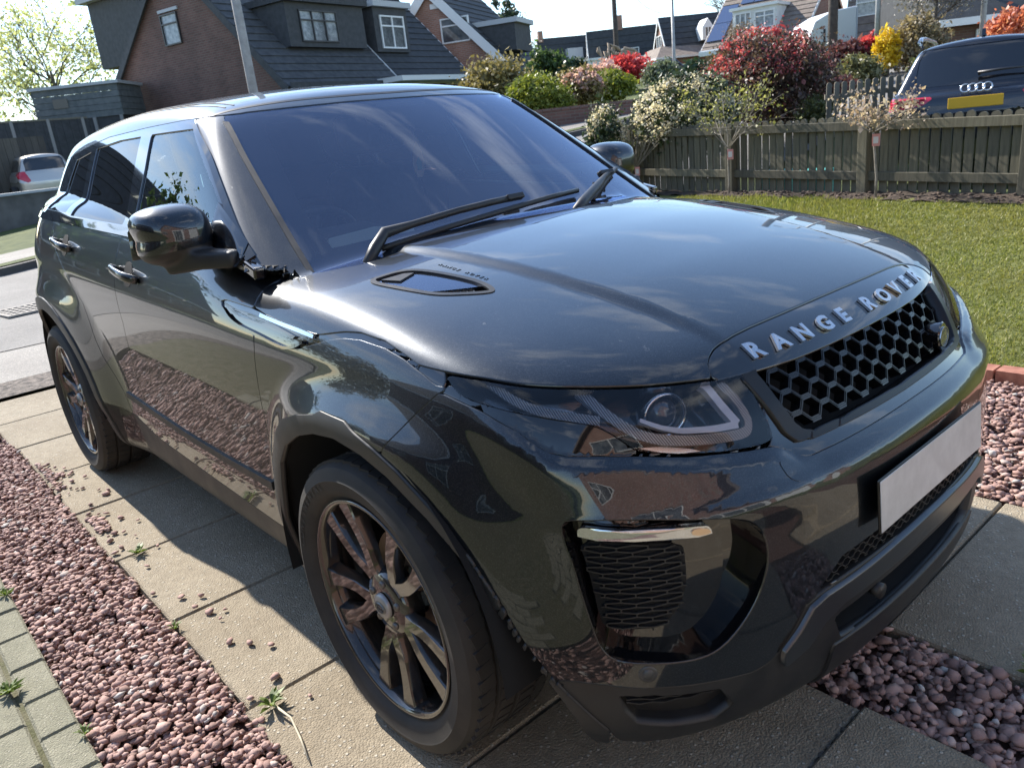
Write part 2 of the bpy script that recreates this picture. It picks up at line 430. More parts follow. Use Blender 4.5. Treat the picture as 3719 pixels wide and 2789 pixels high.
def clip(P, N, T, d):
    s = d > 0; c = s[T].sum(1); full = T[c == 3]; nP = [P]; nN = [N]; extra = []; base = len(P); tabl = {}
    def cut(a, b):
        k = np.sort(np.stack([a, b], 1), 1); key = k[:, 0].astype(np.int64) * (len(P) + 1) + k[:, 1]
        u, inv = np.unique(key, return_inverse=True); i, j = u // (len(P) + 1), u % (len(P) + 1)
        return u, inv, i, j
    one = T[c == 1]; two = T[c == 2]
    E = []
    if len(one):
        r = s[one].argmax(1); one = one[np.arange(len(one))[:, None], (r[:, None] + np.arange(3)) % 3]
        E += [(one[:, 0], one[:, 1]), (one[:, 0], one[:, 2])]
    if len(two):
        r = (~s[two]).argmax(1); two = two[np.arange(len(two))[:, None], (r[:, None] + np.arange(3)) % 3]
        E += [(two[:, 0], two[:, 1]), (two[:, 0], two[:, 2])]
    if E:
        A = np.concatenate([e[0] for e in E]); B = np.concatenate([e[1] for e in E]); u, inv, i, j = cut(A, B)
        t = d[i] / (d[i] - d[j]); t = t[:, None]
        Pn = P[i] + t * (P[j] - P[i]); Nn = N[i] + t * (N[j] - N[i]); Nn /= np.linalg.norm(Nn, axis=1)[:, None]
        inv = inv + len(P); P = np.concatenate([P, Pn]); N = np.concatenate([N, Nn]); o = 0; tr = [full]
        if len(one):
            n = len(one); tr.append(np.stack([one[:, 0], inv[:n], inv[n:2*n]], 1)); o = 2*n
        if len(two):
            n = len(two); e1 = inv[o:o+n]; e2 = inv[o+n:o+2*n]
            tr += [np.stack([two[:, 1], two[:, 2], e2], 1), np.stack([two[:, 1], e2, e1], 1)]
        full = np.concatenate(tr)
    used = np.unique(full); m = -np.ones(len(P), int); m[used] = np.arange(len(used))
    return P[used], N[used], m[full]
def flange(P, N, T, depth):
    e = np.concatenate([T[:, [0, 1]], T[:, [1, 2]], T[:, [2, 0]]]); k = np.sort(e, 1); key = k[:, 0].astype(np.int64) * (len(P) + 1) + k[:, 1]
    u, idx, cnt = np.unique(key, return_index=True, return_counts=True); be = e[idx[cnt == 1]]
    if not len(be): return P, N, T
    t = P[be[:, 1]] - P[be[:, 0]]; nn = np.cross(t, N[be[:, 0]]); vs = np.unique(be); m = -np.ones(len(P), int); m[vs] = np.arange(len(vs))
    O = np.zeros((len(vs), 3)); np.add.at(O, m[be[:, 0]], nn); np.add.at(O, m[be[:, 1]], nn); O /= np.maximum(np.linalg.norm(O, axis=1), 1e-9)[:, None]
    # rounded lip: a first short step keeps part of the surface normal, so edges catch light
    r = .0025; n0 = len(P); k = len(vs)
    A = P[vs] + O * 0; B = P[vs] + O * r * .7 - N[vs] * r; Cc = P[vs] + O * r * .7 - N[vs] * depth
    Nm = N[vs] + O; Nm /= np.linalg.norm(Nm, axis=1)[:, None]
    i0, i1 = m[be[:, 0]], m[be[:, 1]]
    def strip(o0, o1): return [np.stack([o0 + i0, o1 + i0, o1 + i1], 1), np.stack([o0 + i0, o1 + i1, o0 + i1], 1)]
    T2 = np.concatenate([T] + strip(n0, n0 + k) + strip(n0 + k, n0 + 2*k))
    return np.concatenate([P, A, B, Cc]), np.concatenate([N, N[vs], Nm, O]), T2
def sub(mask_d, P=None, N=None, T=None):
    """triangles where every signed distance is positive"""
    P = bP if P is None else P; N = bN if N is None else N; T = bT if T is None else T
    return clip(P, N, T, mask_d)
def minall(*d):
    r = d[0]
    for q in d[1:]: r = np.minimum(r, q)
    return r
GAP = .0022
def panel(name, d, m, parent=None, depth=.014, off=0.0, gap=GAP, mirror=False, label=None):
    P, N, T = clip(bP, bN, bT, d - gap)
    if off: P = P + N * off
    if depth: P, N, T = flange(P, N, T, depth)
    parent = parent or CAR
    o = obj(name, P, T, m, parent, N=N)
    if label: o['label'] = label
    if mirror:
        c = o.copy(); COL.objects.link(c); c.scale = (1, -1, 1)
        return o, c
    return o
near = -bY + 0.0                                     # positive on the side the viewer sees
# ---- boundaries, all measured on the body
bon_lo = tab([(0,.9),(.13,.9),(.3,.9),(.42,.903),(.525,.906),(.675,.92),(.804,.935),(.9,.945),(.976,.954),(1.074,.96),(1.136,.964),(1.192,.979),(1.265,.995),(1.368,1.003),(1.435,1.0),(1.5,.992),(1.552,.985),(1.68,.988),(1.865,1.0),(1.975,1.014),(2.1,1.03),(3.5,1.03)])
cl_lo = tab([(1.09,.937),(1.127,.952),(1.189,.972),(1.258,.985),(1.359,.992),(1.435,.989),(1.49,.981),(1.566,.966),(1.644,.948),(1.72,.941),(1.85,.955),(1.96,.97),(2.1,.98)])
bon_re = tab([(0,-.255),(.13,-.262),(.24,-.262),(.40,-.322),(.49,-.34),(.566,-.325),(.623,-.343),(.70,-.41),(.76,-.472),(.80,-.515),(.82,-.535),(1.1,-.535)])
bum_hi = tab([(0,.745),(.26,.744),(.37,.744),(.395,.752),(.421,.768),(.446,.779),(.521,.788),(.624,.803),(.716,.822),(.775,.83),(.832,.836),(.86,.844),(.889,.861),(.912,.877),(.984,.906),(1.064,.924),(1.10,.931),(1.2,.932)])
wing_fr = tab([(.10,1.36),(.45,1.33),(.70,1.30),(.812,1.222),(.875,1.145),(.924,1.079),(.932,1.061),(.937,1.048),(1.1,1.0)])   # z -> u
fshut = tab([(1.12,-.545),(1.091,-.525),(1.053,-.508),(1.011,-.5),(.974,-.494),(.947,-.474),(.923,-.472),(.90,-.478),(.82,-.50),(.74,-.522),(.66,-.54),(.558,-.552),(.479,-.548),(.445,-.54),(.2,-.54)])
bshut = tab([(1.2,-1.595),(1.152,-1.603),(1.07,-1.612),(.993,-1.604),(.949,-1.607),(.854,-1.622),(.75,-1.665),(.665,-1.70),(.495,-1.70),(.371,-1.68),(.2,-1.67)])
rshut = tab([(1.3,-2.60),(1.16,-2.53),(1.09,-2.45),(1.046,-2.36),(.957,-2.22),(.88,-2.13),(.80,-2.105),(.728,-2.09),(.659,-2.06),(.585,-2.00),(.52,-1.96),(.3,-1.90)])
sill_hi = tab([(-2.4,.47),(-2.016,.445),(-1.68,.375),(-1.157,.354),(-.667,.338),(-.4,.335)])
belt_lo = tab([(-3.4,1.228),(-2.967,1.213),(-2.49,1.198),(-2.023,1.183),(-1.591,1.165),(-1.2,1.150),(-.8,1.132),(-.62,1.112),(-.5,1.098)])
belt_hi = tab([(-3.4,1.248),(-2.864,1.232),(-2.516,1.217),(-2.034,1.199),(-1.57,1.180),(-.803,1.152),(-.71,1.145),(-.55,1.12)])
FRONT_ARCH_IN = [(-.45,.15),(-.45,.30),(-.435,.45),(-.40,.56),(-.363,.642),(-.301,.705),(-.217,.751),(-.127,.778),(-.028,.789),(.071,.776),(.158,.748),(.272,.686),(.347,.628),(.40,.565),(.445,.505),(.50,.41),(.54,.30),(.56,.15)]
FRONT_ARCH_OUT = [(-.52,.15),(-.515,.33),(-.50,.47),(-.478,.57),(-.44,.645),(-.39,.712),(-.31,.768),(-.203,.805),(-.111,.824),(-.093,.835),(.014,.833),(.041,.822),(.119,.800),(.193,.769),(.292,.708),(.376,.628),(.43,.555),(.48,.46),(.53,.37),(.585,.28),(.60,.15)]
_ra = [(-2.66 + .445*math.cos(a), .37 + .445*math.sin(a)) for a in np.linspace(math.pi*1.0, 0, 22)]
REAR_ARCH_IN = [(-3.105,.15)] + _ra + [(-2.205,.15)]
_rb = [(-2.66 + .50*math.cos(a), .372 + .50*math.sin(a)) for a in np.linspace(math.pi, 0, 22)]
REAR_ARCH_OUT = [(-3.16,.15)] + _rb + [(-2.15,.15)]
d_fin = sdf(bX, bZ, FRONT_ARCH_IN); d_fout = sdf(bX, bZ, FRONT_ARCH_OUT)
d_rin = sdf(bX, bZ, REAR_ARCH_IN); d_rout = sdf(bX, bZ, REAR_ARCH_OUT)
SIDE = bA - .5
d_fin = np.where(SIDE > 0, d_fin, -.5); d_fout = np.where(SIDE > 0, d_fout, -.5); d_rin = np.where(SIDE > 0, d_rin, -.5); d_rout = np.where(SIDE > 0, d_rout, -.5)
SVENT = smooth_poly([(-.695,1.022),(-.60,1.017),(-.499,1.011),(-.408,1.001),(-.263,.989),(-.165,.982),(-.185,.975),(-.225,.962),(-.26,.946),(-.31,.938),(-.37,.943),(-.475,.955),(-.572,.964),(-.635,.978),(-.675,.998)], 1)
d_sv = np.where(SIDE > 0, sdf(bX, bZ, SVENT), -.5)
low = CABIN                                          # > 0 on the lower body

# ---- bonnet
d_bon = minall(bZ - bon_lo(bU), bX - bon_re(bA), low + .02, bX - fshut(bZ) + 0*bX, np.where(d_sv > -.05, -d_sv, .05))
BVENT = [(-.19,-.687),(-.186,-.655),(-.176,-.618),(-.147,-.588),(-.068,-.568),(.029,-.556),(.08,-.558),(.125,-.570),(.118,-.588),(.095,-.612),(.05,-.65),(.013,-.666),(-.07,-.682),(-.156,-.696)]
BV = smooth_poly([(x, -y) for x, y in BVENT], 1); d_bv = np.where(bZ > .9, sdf(bX, bA, BV), -.5)
GPANEL = [(-.47,.893),(-.40,.888),(0,.888),(.40,.888),(.47,.893),(.485,.912),(.47,.930),(.42,.946),(.34,.955),(.2,.959),(0,.961),(-.2,.959),(-.34,.955),(-.42,.946),(-.47,.930),(-.485,.912)]
GPANEL = smooth_poly(GPANEL, 1); d_gp = np.where(bX > .45, sdf(bY, bZ, GPANEL), -.5)
bonnet = panel('bonnet', minall(d_bon, -d_bv, np.where(d_gp > -.05, -d_gp, .05)), PAINT, depth=.016)
panel('name_panel', minall(d_gp, bZ - bon_lo(bU) + .004), GLOSS, bonnet, off=-.0015, gap=.001)
# ---- front bumper with its openings
FOG_OUT = smooth_poly([(.851,.717),(.846,.727),(.828,.731),(.772,.731),(.697,.723),(.597,.705),(.563,.695),(.536,.681),(.519,.660),(.511,.639),(.507,.606),(.51,.58),(.523,.536),(.543,.50),(.572,.466),(.602,.442),(.635,.433),(.677,.435),(.717,.44),(.765,.446),(.787,.453),(.803,.474),(.812,.509),(.826,.578),(.837,.645),(.849,.693)], 1)
d_fog = sdf(bU, bZ, FOG_OUT); d_fog = np.where(bX > .1, d_fog, -.5)
clad_top = tab([(0,.482),(.152,.485),(.33,.478),(.42,.462),(.45,.42),(.485,.383),(.51,.368),(.54,.363),(.611,.372),(.706,.384),(.782,.391),(.851,.395),(.913,.391),(1.3,.385)])
LOWG = [(-.41,.478),(-.34,.530),(-.24,.538),(0,.538),(.24,.538),(.34,.530),(.41,.478),(.30,.486),(0,.492),(-.30,.486)]
d_lg = np.where(bX > .4, sdf(bY, bZ, LOWG), -.5)
u_wing = wing_fr(bZ)
d_bum = minall(bum_hi(bU) - bZ, u_wing - bU, bX + .2, -d_fout)
bumper = panel('front_bumper', minall(d_bum, bZ - clad_top(bU), -d_fog, -d_lg), PAINT, depth=.02)
d_clad = minall(d_bum, clad_top(bU) - bZ)
LOWV = [(.78,.369),(.73,.368),(.604,.351),(.575,.30),(.614,.272),(.691,.282),(.753,.30),(.772,.33)]
d_lv = np.where(bX > .2, sdf(bU, bZ, LOWV), -.5)
AIR = [(-.36,.40),(-.25,.408),(0,.414),(.25,.408),(.36,.40),(.33,.335),(.2,.325),(0,.322),(-.2,.325),(-.33,.335)]
d_air = np.where(bX > .4, sdf(bY, bZ, AIR), -.5)
lowclad = panel('bumper_cladding', minall(d_clad, -d_lv, -d_air), SATIN, depth=.02, gap=.001)
panel('splitter', minall(d_clad, .33 - bZ, .36 - bA), SATIN, bumper, off=.006, gap=.0)
# raised satin skid frame round the lower grille
SK_T = tab([(-.5,.385),(-.46,.42),(-.43,.455),(-.39,.468),(-.15,.483),(0,.486),(.15,.483),(.39,.468),(.43,.455),(.46,.42),(.5,.385)])
SK_B = tab([(-.5,.352),(-.44,.375),(-.40,.412),(-.345,.432),(-.216,.438),(0,.442),(.216,.438),(.345,.432),(.40,.412),(.44,.375),(.5,.352)])
panel('skid_plate', minall(SK_T(bY) - bZ, bZ - SK_B(bY), .5 - bA, bX - .4), GREYBAR, bumper, depth=.03, off=.012, gap=0)
# ---- wings, doors, rear quarters (built on the near side, mirrored for the far side)
d_wing = minall(near, bU - u_wing, cl_lo(bU) - bZ, bX - fshut(bZ), -d_fout, -d_sv, low, bZ - .25)
panel('front_wing', d_wing, PAINT, mirror=True)
d_door = minall(near, belt_lo(bX) - bZ, bZ - sill_hi(bX), -d_sv)
fd = panel('front_door', minall(d_door, fshut(bZ) - bX, bX - bshut(bZ), -d_fout), PAINT, mirror=True)
rd = panel('rear_door', minall(d_door, bshut(bZ) - bX, bX - rshut(bZ), -d_rout), PAINT, mirror=True)
panel('rear_quarter', minall(near, belt_lo(bX) - bZ, rshut(bZ) - bX, -d_rout, bX + 3.30, bZ - .26), PAINT, mirror=True)
panel('tailgate', minall(-3.30 - bX, belt_lo(bX) - bZ, bZ - .22), PAINT)
panel('wheel_arch_trim', minall(near, d_fout, -d_fin, bZ - .19, bU - .80, .66 - bX), SATIN, mirror=True, off=.006, gap=.001)
panel('wheel_arch_trim', minall(near, d_rout, -d_rin, bZ - .19), SATIN, mirror=True, off=.006, gap=.001)
panel('sill_trim', minall(near, sill_hi(bX) - bZ, -d_fout, -d_rout, .0 - bX, bX + 2.66, low), SATIN, mirror=True, gap=.001)
# side vent: gloss black blade with a bright strip, runs across the wing and the door
sv = panel('side_vent', minall(near, d_sv), GLOSS, mirror=True, off=-.005, gap=.001, depth=.01)
panel('clamshell_groove', minall(near, bon_lo(bU) - bZ, bZ - cl_lo(bU), bU - 1.07, 1.80 - bU, -d_sv), GLOSS, mirror=True, off=-.005, gap=.0, depth=.01)  # black strip colours in the dark reflection of the bonnet shut groove

# ---- cabin: pillars, roof, glass
apil = tab([(1.53,-1.235),(1.506,-1.193),(1.396,-.974),(1.307,-.845),(1.27,-.79),(1.206,-.70),(1.139,-.60),(1.11,-.545),(1.0,-.40)])
roof_z = tab([(-3.4,1.40),(-3.0,1.452),(-2.764,1.476),(-2.459,1.500),(-2.2,1.514),(-1.69,1.517),(-1.3,1.515),(-1.1,1.512),(-.9,1.512)])
WS = [(-.715,1.06),(-.700,1.13),(-.662,1.281),(-.632,1.391),(-.598,1.490),(-.585,1.507),(-.515,1.514),(-.194,1.520),(.194,1.520),(.515,1.514),(.585,1.507),(.598,1.490),(.632,1.391),(.662,1.281),(.700,1.13),(.715,1.06)]
d_ws = np.where(bX > -1.35, sdf(bY, bZ, WS), -.5)
cab = -low
WFRONT = [(-1.178,1.483),(-1.585,1.490),(-1.555,1.38),(-1.548,1.192),(-.82,1.160),(-.815,1.262)]
WREAR = [(-1.71,1.490),(-2.0,1.492),(-2.372,1.479),(-2.36,1.39),(-2.33,1.222),(-1.65,1.195)]
WQUART = [(-2.466,1.472),(-2.731,1.447),(-2.78,1.34),(-2.80,1.247),(-2.42,1.232)]
def wsd(p): return np.where(bZ > 1.1, sdf(bX, bZ, p), -.5)
dw = [wsd(WFRONT), wsd(WREAR), wsd(WQUART)]
d_tail = np.where((bX < -2.9), sdf(bY, bZ, [(-.50,1.22),(-.47,1.40),(-.4,1.435),(.4,1.435),(.47,1.40),(.50,1.22)]), -.5)
anywin = np.maximum(np.maximum(dw[0], dw[1]), dw[2])
rail_side = minall(np.where(bZ > 1.06, .1, -.1), roof_z(bX) - bZ, apil(bZ) - bX, bX + 3.05)
panel('roof', minall(np.maximum(bZ - roof_z(bX), np.maximum(-3.05 - bX, -9 + bX)), apil(bZ) - bX + .0 + np.where(bZ > 1.506, .3, 0), -d_ws, -d_tail, cab + .01, bZ - belt_lo(bX)), PAINT, depth=.012)
panel('windscreen_pillar', minall(near, cab + .01, bX - apil(bZ), -d_ws, bZ - 1.075, 1.512 - bZ), PAINT, mirror=True, depth=.012)
panel('window_surround', minall(near, rail_side + .0, -anywin, bZ - belt_lo(bX)), GLOSS, mirror=True, depth=.01, gap=.001)
GL = [SIDEGLASS, PRIVACY, PRIVACY]
for k in range(3): panel('side_window', minall(near, dw[k]), GL[k], mirror=True, depth=0, off=-.006, gap=-.004)
panel('windscreen', d_ws, WSGLASS, depth=0, off=-.003, gap=-.004)
panel('rear_window', d_tail, PRIVACY, depth=0, off=-.004, gap=-.002)
# black printed border and sensor shroud inside the windscreen
FR_IN = [(-.62,1.13),(-.605,1.24),(-.565,1.344),(-.52,1.455),(-.50,1.484),(-.195,1.497),(-.155,1.461),(-.103,1.441),(-.06,1.432),(-.03,1.401),(.05,1.398),(.075,1.436),(.13,1.455),(.175,1.497),(.50,1.484),(.52,1.455),(.565,1.344),(.605,1.24),(.62,1.13),(.5,1.138),(.2,1.146),(-.2,1.146),(-.5,1.138)]
d_fr = np.where(bX > -1.35, sdf(bY, bZ, FR_IN), -.5)
panel('windscreen_border', minall(d_ws, -d_fr), FRIT, depth=0, off=-.011, gap=-.003)
# inner shell: same shape a little smaller, dark, without the openings
LENS_P = smooth_poly([(1.10,.985),(.966,.985),(.852,.975),(.755,.965),(.67,.955),(.59,.945),(.51,.94),(.468,.935),(.450,.854),(.434,.795),(.452,.785),(.515,.789),(.62,.806),(.707,.825),(.72,.834),(.755,.864),(.783,.879),(.832,.890),(.887,.901),(.944,.911),(1.004,.921),(1.04,.931)], 1)
d_lens = np.where(bX > .0, minall(sdf(bU, bZ, LENS_P), bon_lo(bU) - .003 - bZ), -.5)
GR_OUT = smooth_poly([(-.432,.896),(-.418,.85),(-.402,.79),(-.385,.771),(-.34,.766),(0,.764),(.34,.766),(.385,.771),(.402,.79),(.418,.85),(.432,.896),(.3,.91),(0,.91),(-.3,.91)], 0)
GR_IN = [(-.398,.905),(-.388,.852),(-.372,.800),(-.358,.783),(-.33,.777),(0,.775),(.33,.777),(.358,.783),(.372,.800),(.388,.852),(.398,.905)]
d_go = np.where(bX > .4, minall(sdf(bY, bZ, GR_OUT), bon_lo(bU) - .002 - bZ), -.5); d_gi = np.where(bX > .4, minall(sdf(bY, bZ, GR_IN), bon_lo(bU) - .002 - bZ), -.5)
holes = np.maximum.reduce([d_fin, d_rin, d_fog, d_lens, d_gi, d_lg, d_air, d_ws, d_tail, anywin, d_bv, d_lv])
P_, N_, T_ = clip(bP, bN, bT, -holes - .004)
obj('inner_shell', P_ - N_ * .017, T_, DARK, CAR, N=N_)
panel('lamp_surround', minall(np.where(bX > 0, .1, -.1), bon_lo(bU) - .003 - bZ, bZ - bum_hi(bU), u_wing + .01 - bU, -d_lens, -d_go), GLOSS, off=-.004, gap=.001)
panel('grille_frame', minall(d_go, -d_gi), FRAME, off=.004, gap=0, depth=.03)
# ---- points on the body for small parts
def _march(mk, lo, hi, n, off, fb=None):
    f_body_ = fb or f_body
    lo = np.full(n, lo); hi = np.full(n, hi)
    for _ in range(26):
        m = (lo + hi) / 2; P = mk(m); ins = f_body_(P[:, 0], P[:, 1], P[:, 2]) < 0
        lo = np.where(ins, m, lo); hi = np.where(ins, hi, m)
    P = mk(lo); g = grad(f_body_, P); N = g / np.maximum(np.linalg.norm(g, axis=1), 1e-9)[:, None]
    return P + N * np.asarray(off).reshape(-1, 1), N
def on_front(y, z, off=0.0):
    y = np.atleast_1d(np.asarray(y, float)); z = np.atleast_1d(np.asarray(z, float)); return _march(lambda m: np.stack([m, y, z], 1), .3, 1.0, len(y), off)
def on_side(x, z, off=0.0):
    x = np.atleast_1d(np.asarray(x, float)); z = np.atleast_1d(np.asarray(z, float)); return _march(lambda m: np.stack([x, -m, z], 1), .2, 1.1, len(x), off)
def on_top(x, y, off=0.0):
    x = np.atleast_1d(np.asarray(x, float)); y = np.atleast_1d(np.asarray(y, float)); return _march(lambda m: np.stack([x, y, m], 1), .6, 1.7, len(x), off)
def on_cyl(u, z, off=0.0):
    u = np.atleast_1d(np.asarray(u, float)); z = np.atleast_1d(np.asarray(z, float)); th = u / 1.1
    return _march(lambda m: np.stack([-.3 + m*np.cos(th), -m*np.sin(th), z], 1), .3, 2.2, len(u), off)
def pt(on, a, b, off=0.0):
    P, N = on(a, b, off); return Vector(P[0]), Vector(N[0])
def ribbons(on, paths, w, t, m, name, parent, off=0.0, mirror=True, n=6, w1=None, sm=3, deg=40):
    """strips of width w and thickness t lying along the body, all in one mesh"""
    A = []; O = []; F = []; base = 0
    for pts in paths:
        p = np.array(pts, float); q = []
        for a, b in zip(p[:-1], p[1:]):
            for k in range(n): q.append(a + (b - a) * k / n)
        q.append(p[-1]); q = np.array(q); ws = np.linspace(w, w if w1 is None else w1, len(q))
        for _ in range(sm): q[1:-1] = .25*q[:-2] + .5*q[1:-1] + .25*q[2:]
        tg = np.gradient(q, axis=0); tg /= np.linalg.norm(tg, axis=1)[:, None]; nn = np.stack([-tg[:, 1], tg[:, 0]], 1)
        for i in range(len(q)):
            for sgn, o in ((-1, off), (-1, off + t), (1, off + t), (1, off)):
                A.append(q[i] + nn[i] * ws[i] / 2 * sgn); O.append(o)
        for i in range(len(q) - 1):
            for k in range(4): F.append((base + i*4+k, base + i*4+(k+1) % 4, base + (i+1)*4+(k+1) % 4, base + (i+1)*4+k))
        F += [(base, base+1, base+2, base+3), tuple(base + (len(q)-1)*4 + k for k in (3, 2, 1, 0))]
        base += len(q) * 4
    A = np.array(A); V = on(A[:, 0], A[:, 1], np.array(O))[0]
    me = mesh(name, V, F, m); by_angle(me, deg); o = link(name, me, parent)
    if mirror:
        c = o.copy(); COL.objects.link(c); c.scale = (1, -1, 1)
    return o
def ribbon(on, pts, *a, **k): return ribbons(on, [pts], *a, **k)
def slab(on, poly, off0, off1, m, name, parent, mirror=True, cell=None):
    """flat-faced piece whose outline is given on the body: front face at off1, sides back to off0"""
    p = np.array(poly, float); c = p.mean(0); n = len(p); k = 5
    A = [c]; 
    for r in range(1, k + 1): A += [c + (q - c) * r / k for q in p]
    A = np.array(A); top = on(A[:, 0], A[:, 1], off1)[0]; bot = on(p[:, 0], p[:, 1], off0)[0]
    V = np.concatenate([top, bot]); F = [(0, 1 + i, 1 + (i+1) % n) for i in range(n)]
    for r in range(k - 1):
        for i in range(n): F.append((1+r*n+i, 1+(r+1)*n+i, 1+(r+1)*n+(i+1) % n, 1+r*n+(i+1) % n))
    b = len(top); e = 1 + (k-1)*n
    F += [(e+i, b+i, b+(i+1) % n, e+(i+1) % n) for i in range(n)]
    me = mesh(name, V, F, m); by_angle(me, 35); o = link(name, me, parent)
    bm_fix(me)
    if mirror:
        q = o.copy(); COL.objects.link(q); q.scale = (1, -1, 1)
    return o
def bm_fix(me):
    import bmesh
    b = bmesh.new(); b.from_mesh(me); bmesh.ops.recalc_face_normals(b, faces=b.faces); b.to_mesh(me); b.free(); me.update()
# lettering on the nose
def letters_on(word, spots, size, wide, on, m, parent, h, off=.012, flip=False):
    for ch, (a, b) in zip(word, spots):
        V, F = text_mesh(ch, size, off, 0)
        V[:, 0] *= -wide if flip else wide
        P, N = on(a + V[:, 0], b + V[:, 1]); n = len(V); ec = {}
        for f in F:
            for i in range(len(f)): ec[(f[i], f[(i+1) % len(f)])] = 1
        wall = [(i, j, j + n, i + n) for (i, j) in ec if (j, i) not in ec]
        me = mesh('letter', np.concatenate([P + N * .0003, P + N * h]), [tuple(i + n for i in f) for f in F] + wall, m); bm_fix(me); link('letter', me, parent)
_ls = [('R',-.362),('A',-.288),('N',-.213),('G',-.132),('E',-.058),('R',.058),('O',.140),('V',.215),('E',.288),('R',.362)]
letters_on([c for c, _ in _ls], [(y, .925) for _, y in _ls], 0.0305, 1.95, on_front, SILVER, bonnet, .006, .0012)
# belt line strip, rub strip
def on_ws(y, z, off=0.0):
    y = np.atleast_1d(np.asarray(y, float)); z = np.atleast_1d(np.asarray(z, float)); return _march(lambda m: np.stack([m, y, z], 1), -1.5, .25, len(y), off, lambda x, y, z: f_cabin(x, np.abs(y), z))
belt_mid = [(x, float((belt_lo(x) + belt_hi(x)) / 2)) for x in (-.60,-.8,-1.2,-1.6,-2.0,-2.5,-2.9,-3.1)]
ribbon(on_side, belt_mid, .026, .007, GLOSS, 'belt_trim', CAR, off=.001, n=8)
ribbon(on_side, [(-1.93,.512),(-1.70,.500),(-1.28,.482),(-.9,.478),(-.60,.483)], .026, .007, SATIN, 'rubbing_strip', CAR, off=-.001, n=10)
# ---- headlamps: bucket, light guides, projector, then the clear lens
P_, N_, T_ = clip(bP, bN, bT, minall(near, d_lens + .001))
hl = obj('headlight', *(lambda q: (q[0], q[2]))(flange(P_ - N_ * .004, N_, T_, .085)), GLOSS, CAR) if False else None
def bucket(name, d, depth, m, parent, mirror, side=None):
    P, N, T = clip(bP, bN, bT, d); q = P - N * depth
    e = np.concatenate([T[:, [0, 1]], T[:, [1, 2]], T[:, [2, 0]]]); k = np.sort(e, 1); key = k[:, 0].astype(np.int64) * (len(P) + 1) + k[:, 1]
    u, idx, cnt = np.unique(key, return_index=True, return_counts=True); be = e[idx[cnt == 1]]
    V = np.concatenate([P - N * .003, q]); n = len(P)
    F = np.concatenate([T + n, np.stack([be[:, 0], be[:, 0] + n, be[:, 1] + n], 1), np.stack([be[:, 0], be[:, 1] + n, be[:, 1]], 1)])
    o = obj(name, V, F, m, parent); by_angle(o.data, 50)
    if mirror:
        c = o.copy(); COL.objects.link(c); c.scale = (1, -1, 1); return o, c
    return o, None
LAMPBOX = plain('dark lamp housing', (.014, .014, .016), .12, .3, Coat_Weight=.6)
REFL = plain('lamp reflector', (.42, .43, .45), .16, .9)
def ribbed():
    t = NT('ribbed grey light guide'); v = t.coord('Object'); w = t.n('ShaderNodeTexWave'); w.inputs['Scale'].default_value = 95; w.inputs['Distortion'].default_value = 0; w.bands_direction = 'DIAGONAL'; t.l(v, w.inputs['Vector'])
    return t.done(t.princ(Base_Color=t.ramp(w.outputs['Fac'], [(.2, (.13, .13, .14)), (.8, (.42, .43, .45))]), Roughness=.25, Metallic=.5, Normal=t.bump(w.outputs['Fac'], .6, .002)))
RIBBED = ribbed()
for s_, nm in ((1, 'near'), (-1, 'far')):
    pass
hb, hb2 = bucket('headlight', minall(near, d_lens), .075, LAMPBOX, CAR, True)
def lampkid(fn):
    a = fn(hb); b = a.copy(); COL.objects.link(b); b.parent = hb2; return a
lampkid(lambda p: ribbon(on_cyl, [(.80,.940),(.789,.931),(.763,.905),(.731,.877),(.701,.855),(.665,.839),(.618,.828),(.549,.817),(.497,.812),(.477,.814),(.469,.830),(.483,.872),(.510,.905)], .017, .012, RIBBED, 'light_guide', p, off=-.030, mirror=False, n=5, sm=2))
lampkid(lambda p: ribbon(on_cyl, [(.552,.917),(.536,.902),(.517,.866),(.494,.830)], .016, .014, LAMPWHITE, 'running_light', p, off=-.034, mirror=False, n=5, sm=1))
lampkid(lambda p: ribbon(on_cyl, [(.494,.829),(.546,.833),(.615,.844),(.653,.857),(.69,.876)], .013, .014, LAMPWHITE, 'running_light', p, off=-.034, mirror=False, n=5, sm=1, w1=.006))
lampkid(lambda p: ribbon(on_cyl, [(.975,.957),(.951,.944),(.923,.929),(.879,.912),(.825,.900),(.765,.885)], .015, .012, RIBBED, 'light_guide', p, off=-.028, mirror=False, n=5, sm=2))
lampkid(lambda p: slab(on_cyl, [(.93,.948),(.87,.93),(.80,.912),(.775,.905),(.76,.925),(.79,.945),(.86,.955)], -.07, -.055, REFL, 'indicator_reflector', p, mirror=False))
lampkid(lambda p: slab(on_cyl, [(.70,.832),(.66,.818),(.62,.808),(.58,.804),(.60,.812),(.65,.826)], -.05, -.03, REFL, 'lower_reflector', p, mirror=False))
pc, pn = pt(on_cyl, .632, .882, -.045)
pn = (Vector((.90, -.42, .02))).normalized(); Mq = Matrix.Translation(pc) @ pn.to_track_quat('Z', 'Y').to_matrix().to_4x4()
def projr(p):
    m = MB(); m.lathe([(.044, -.02), (.044, .012), (.040, .014), (.036, .008), (.035, -.01)], 40, Mq); return m.build('projector_ring', CHROME, p, True)
lampkid(projr)
def projl(p):
    m = MB(); m.lathe([(.0005, .016), (.012, .0145), (.022, .010), (.030, .002), (.034, -.008)], 36, Mq); return m.build('projector_lens', plain('projector glass', (.05, .055, .065), .02, .0, Coat_Weight=1.0), p, True)
lampkid(projl)
_l = panel('headlight_lens', minall(near, d_lens), LENS, hb, depth=0, off=-.0015, gap=.0005)
_l2 = _l.copy(); COL.objects.link(_l2); _l2.parent = hb2
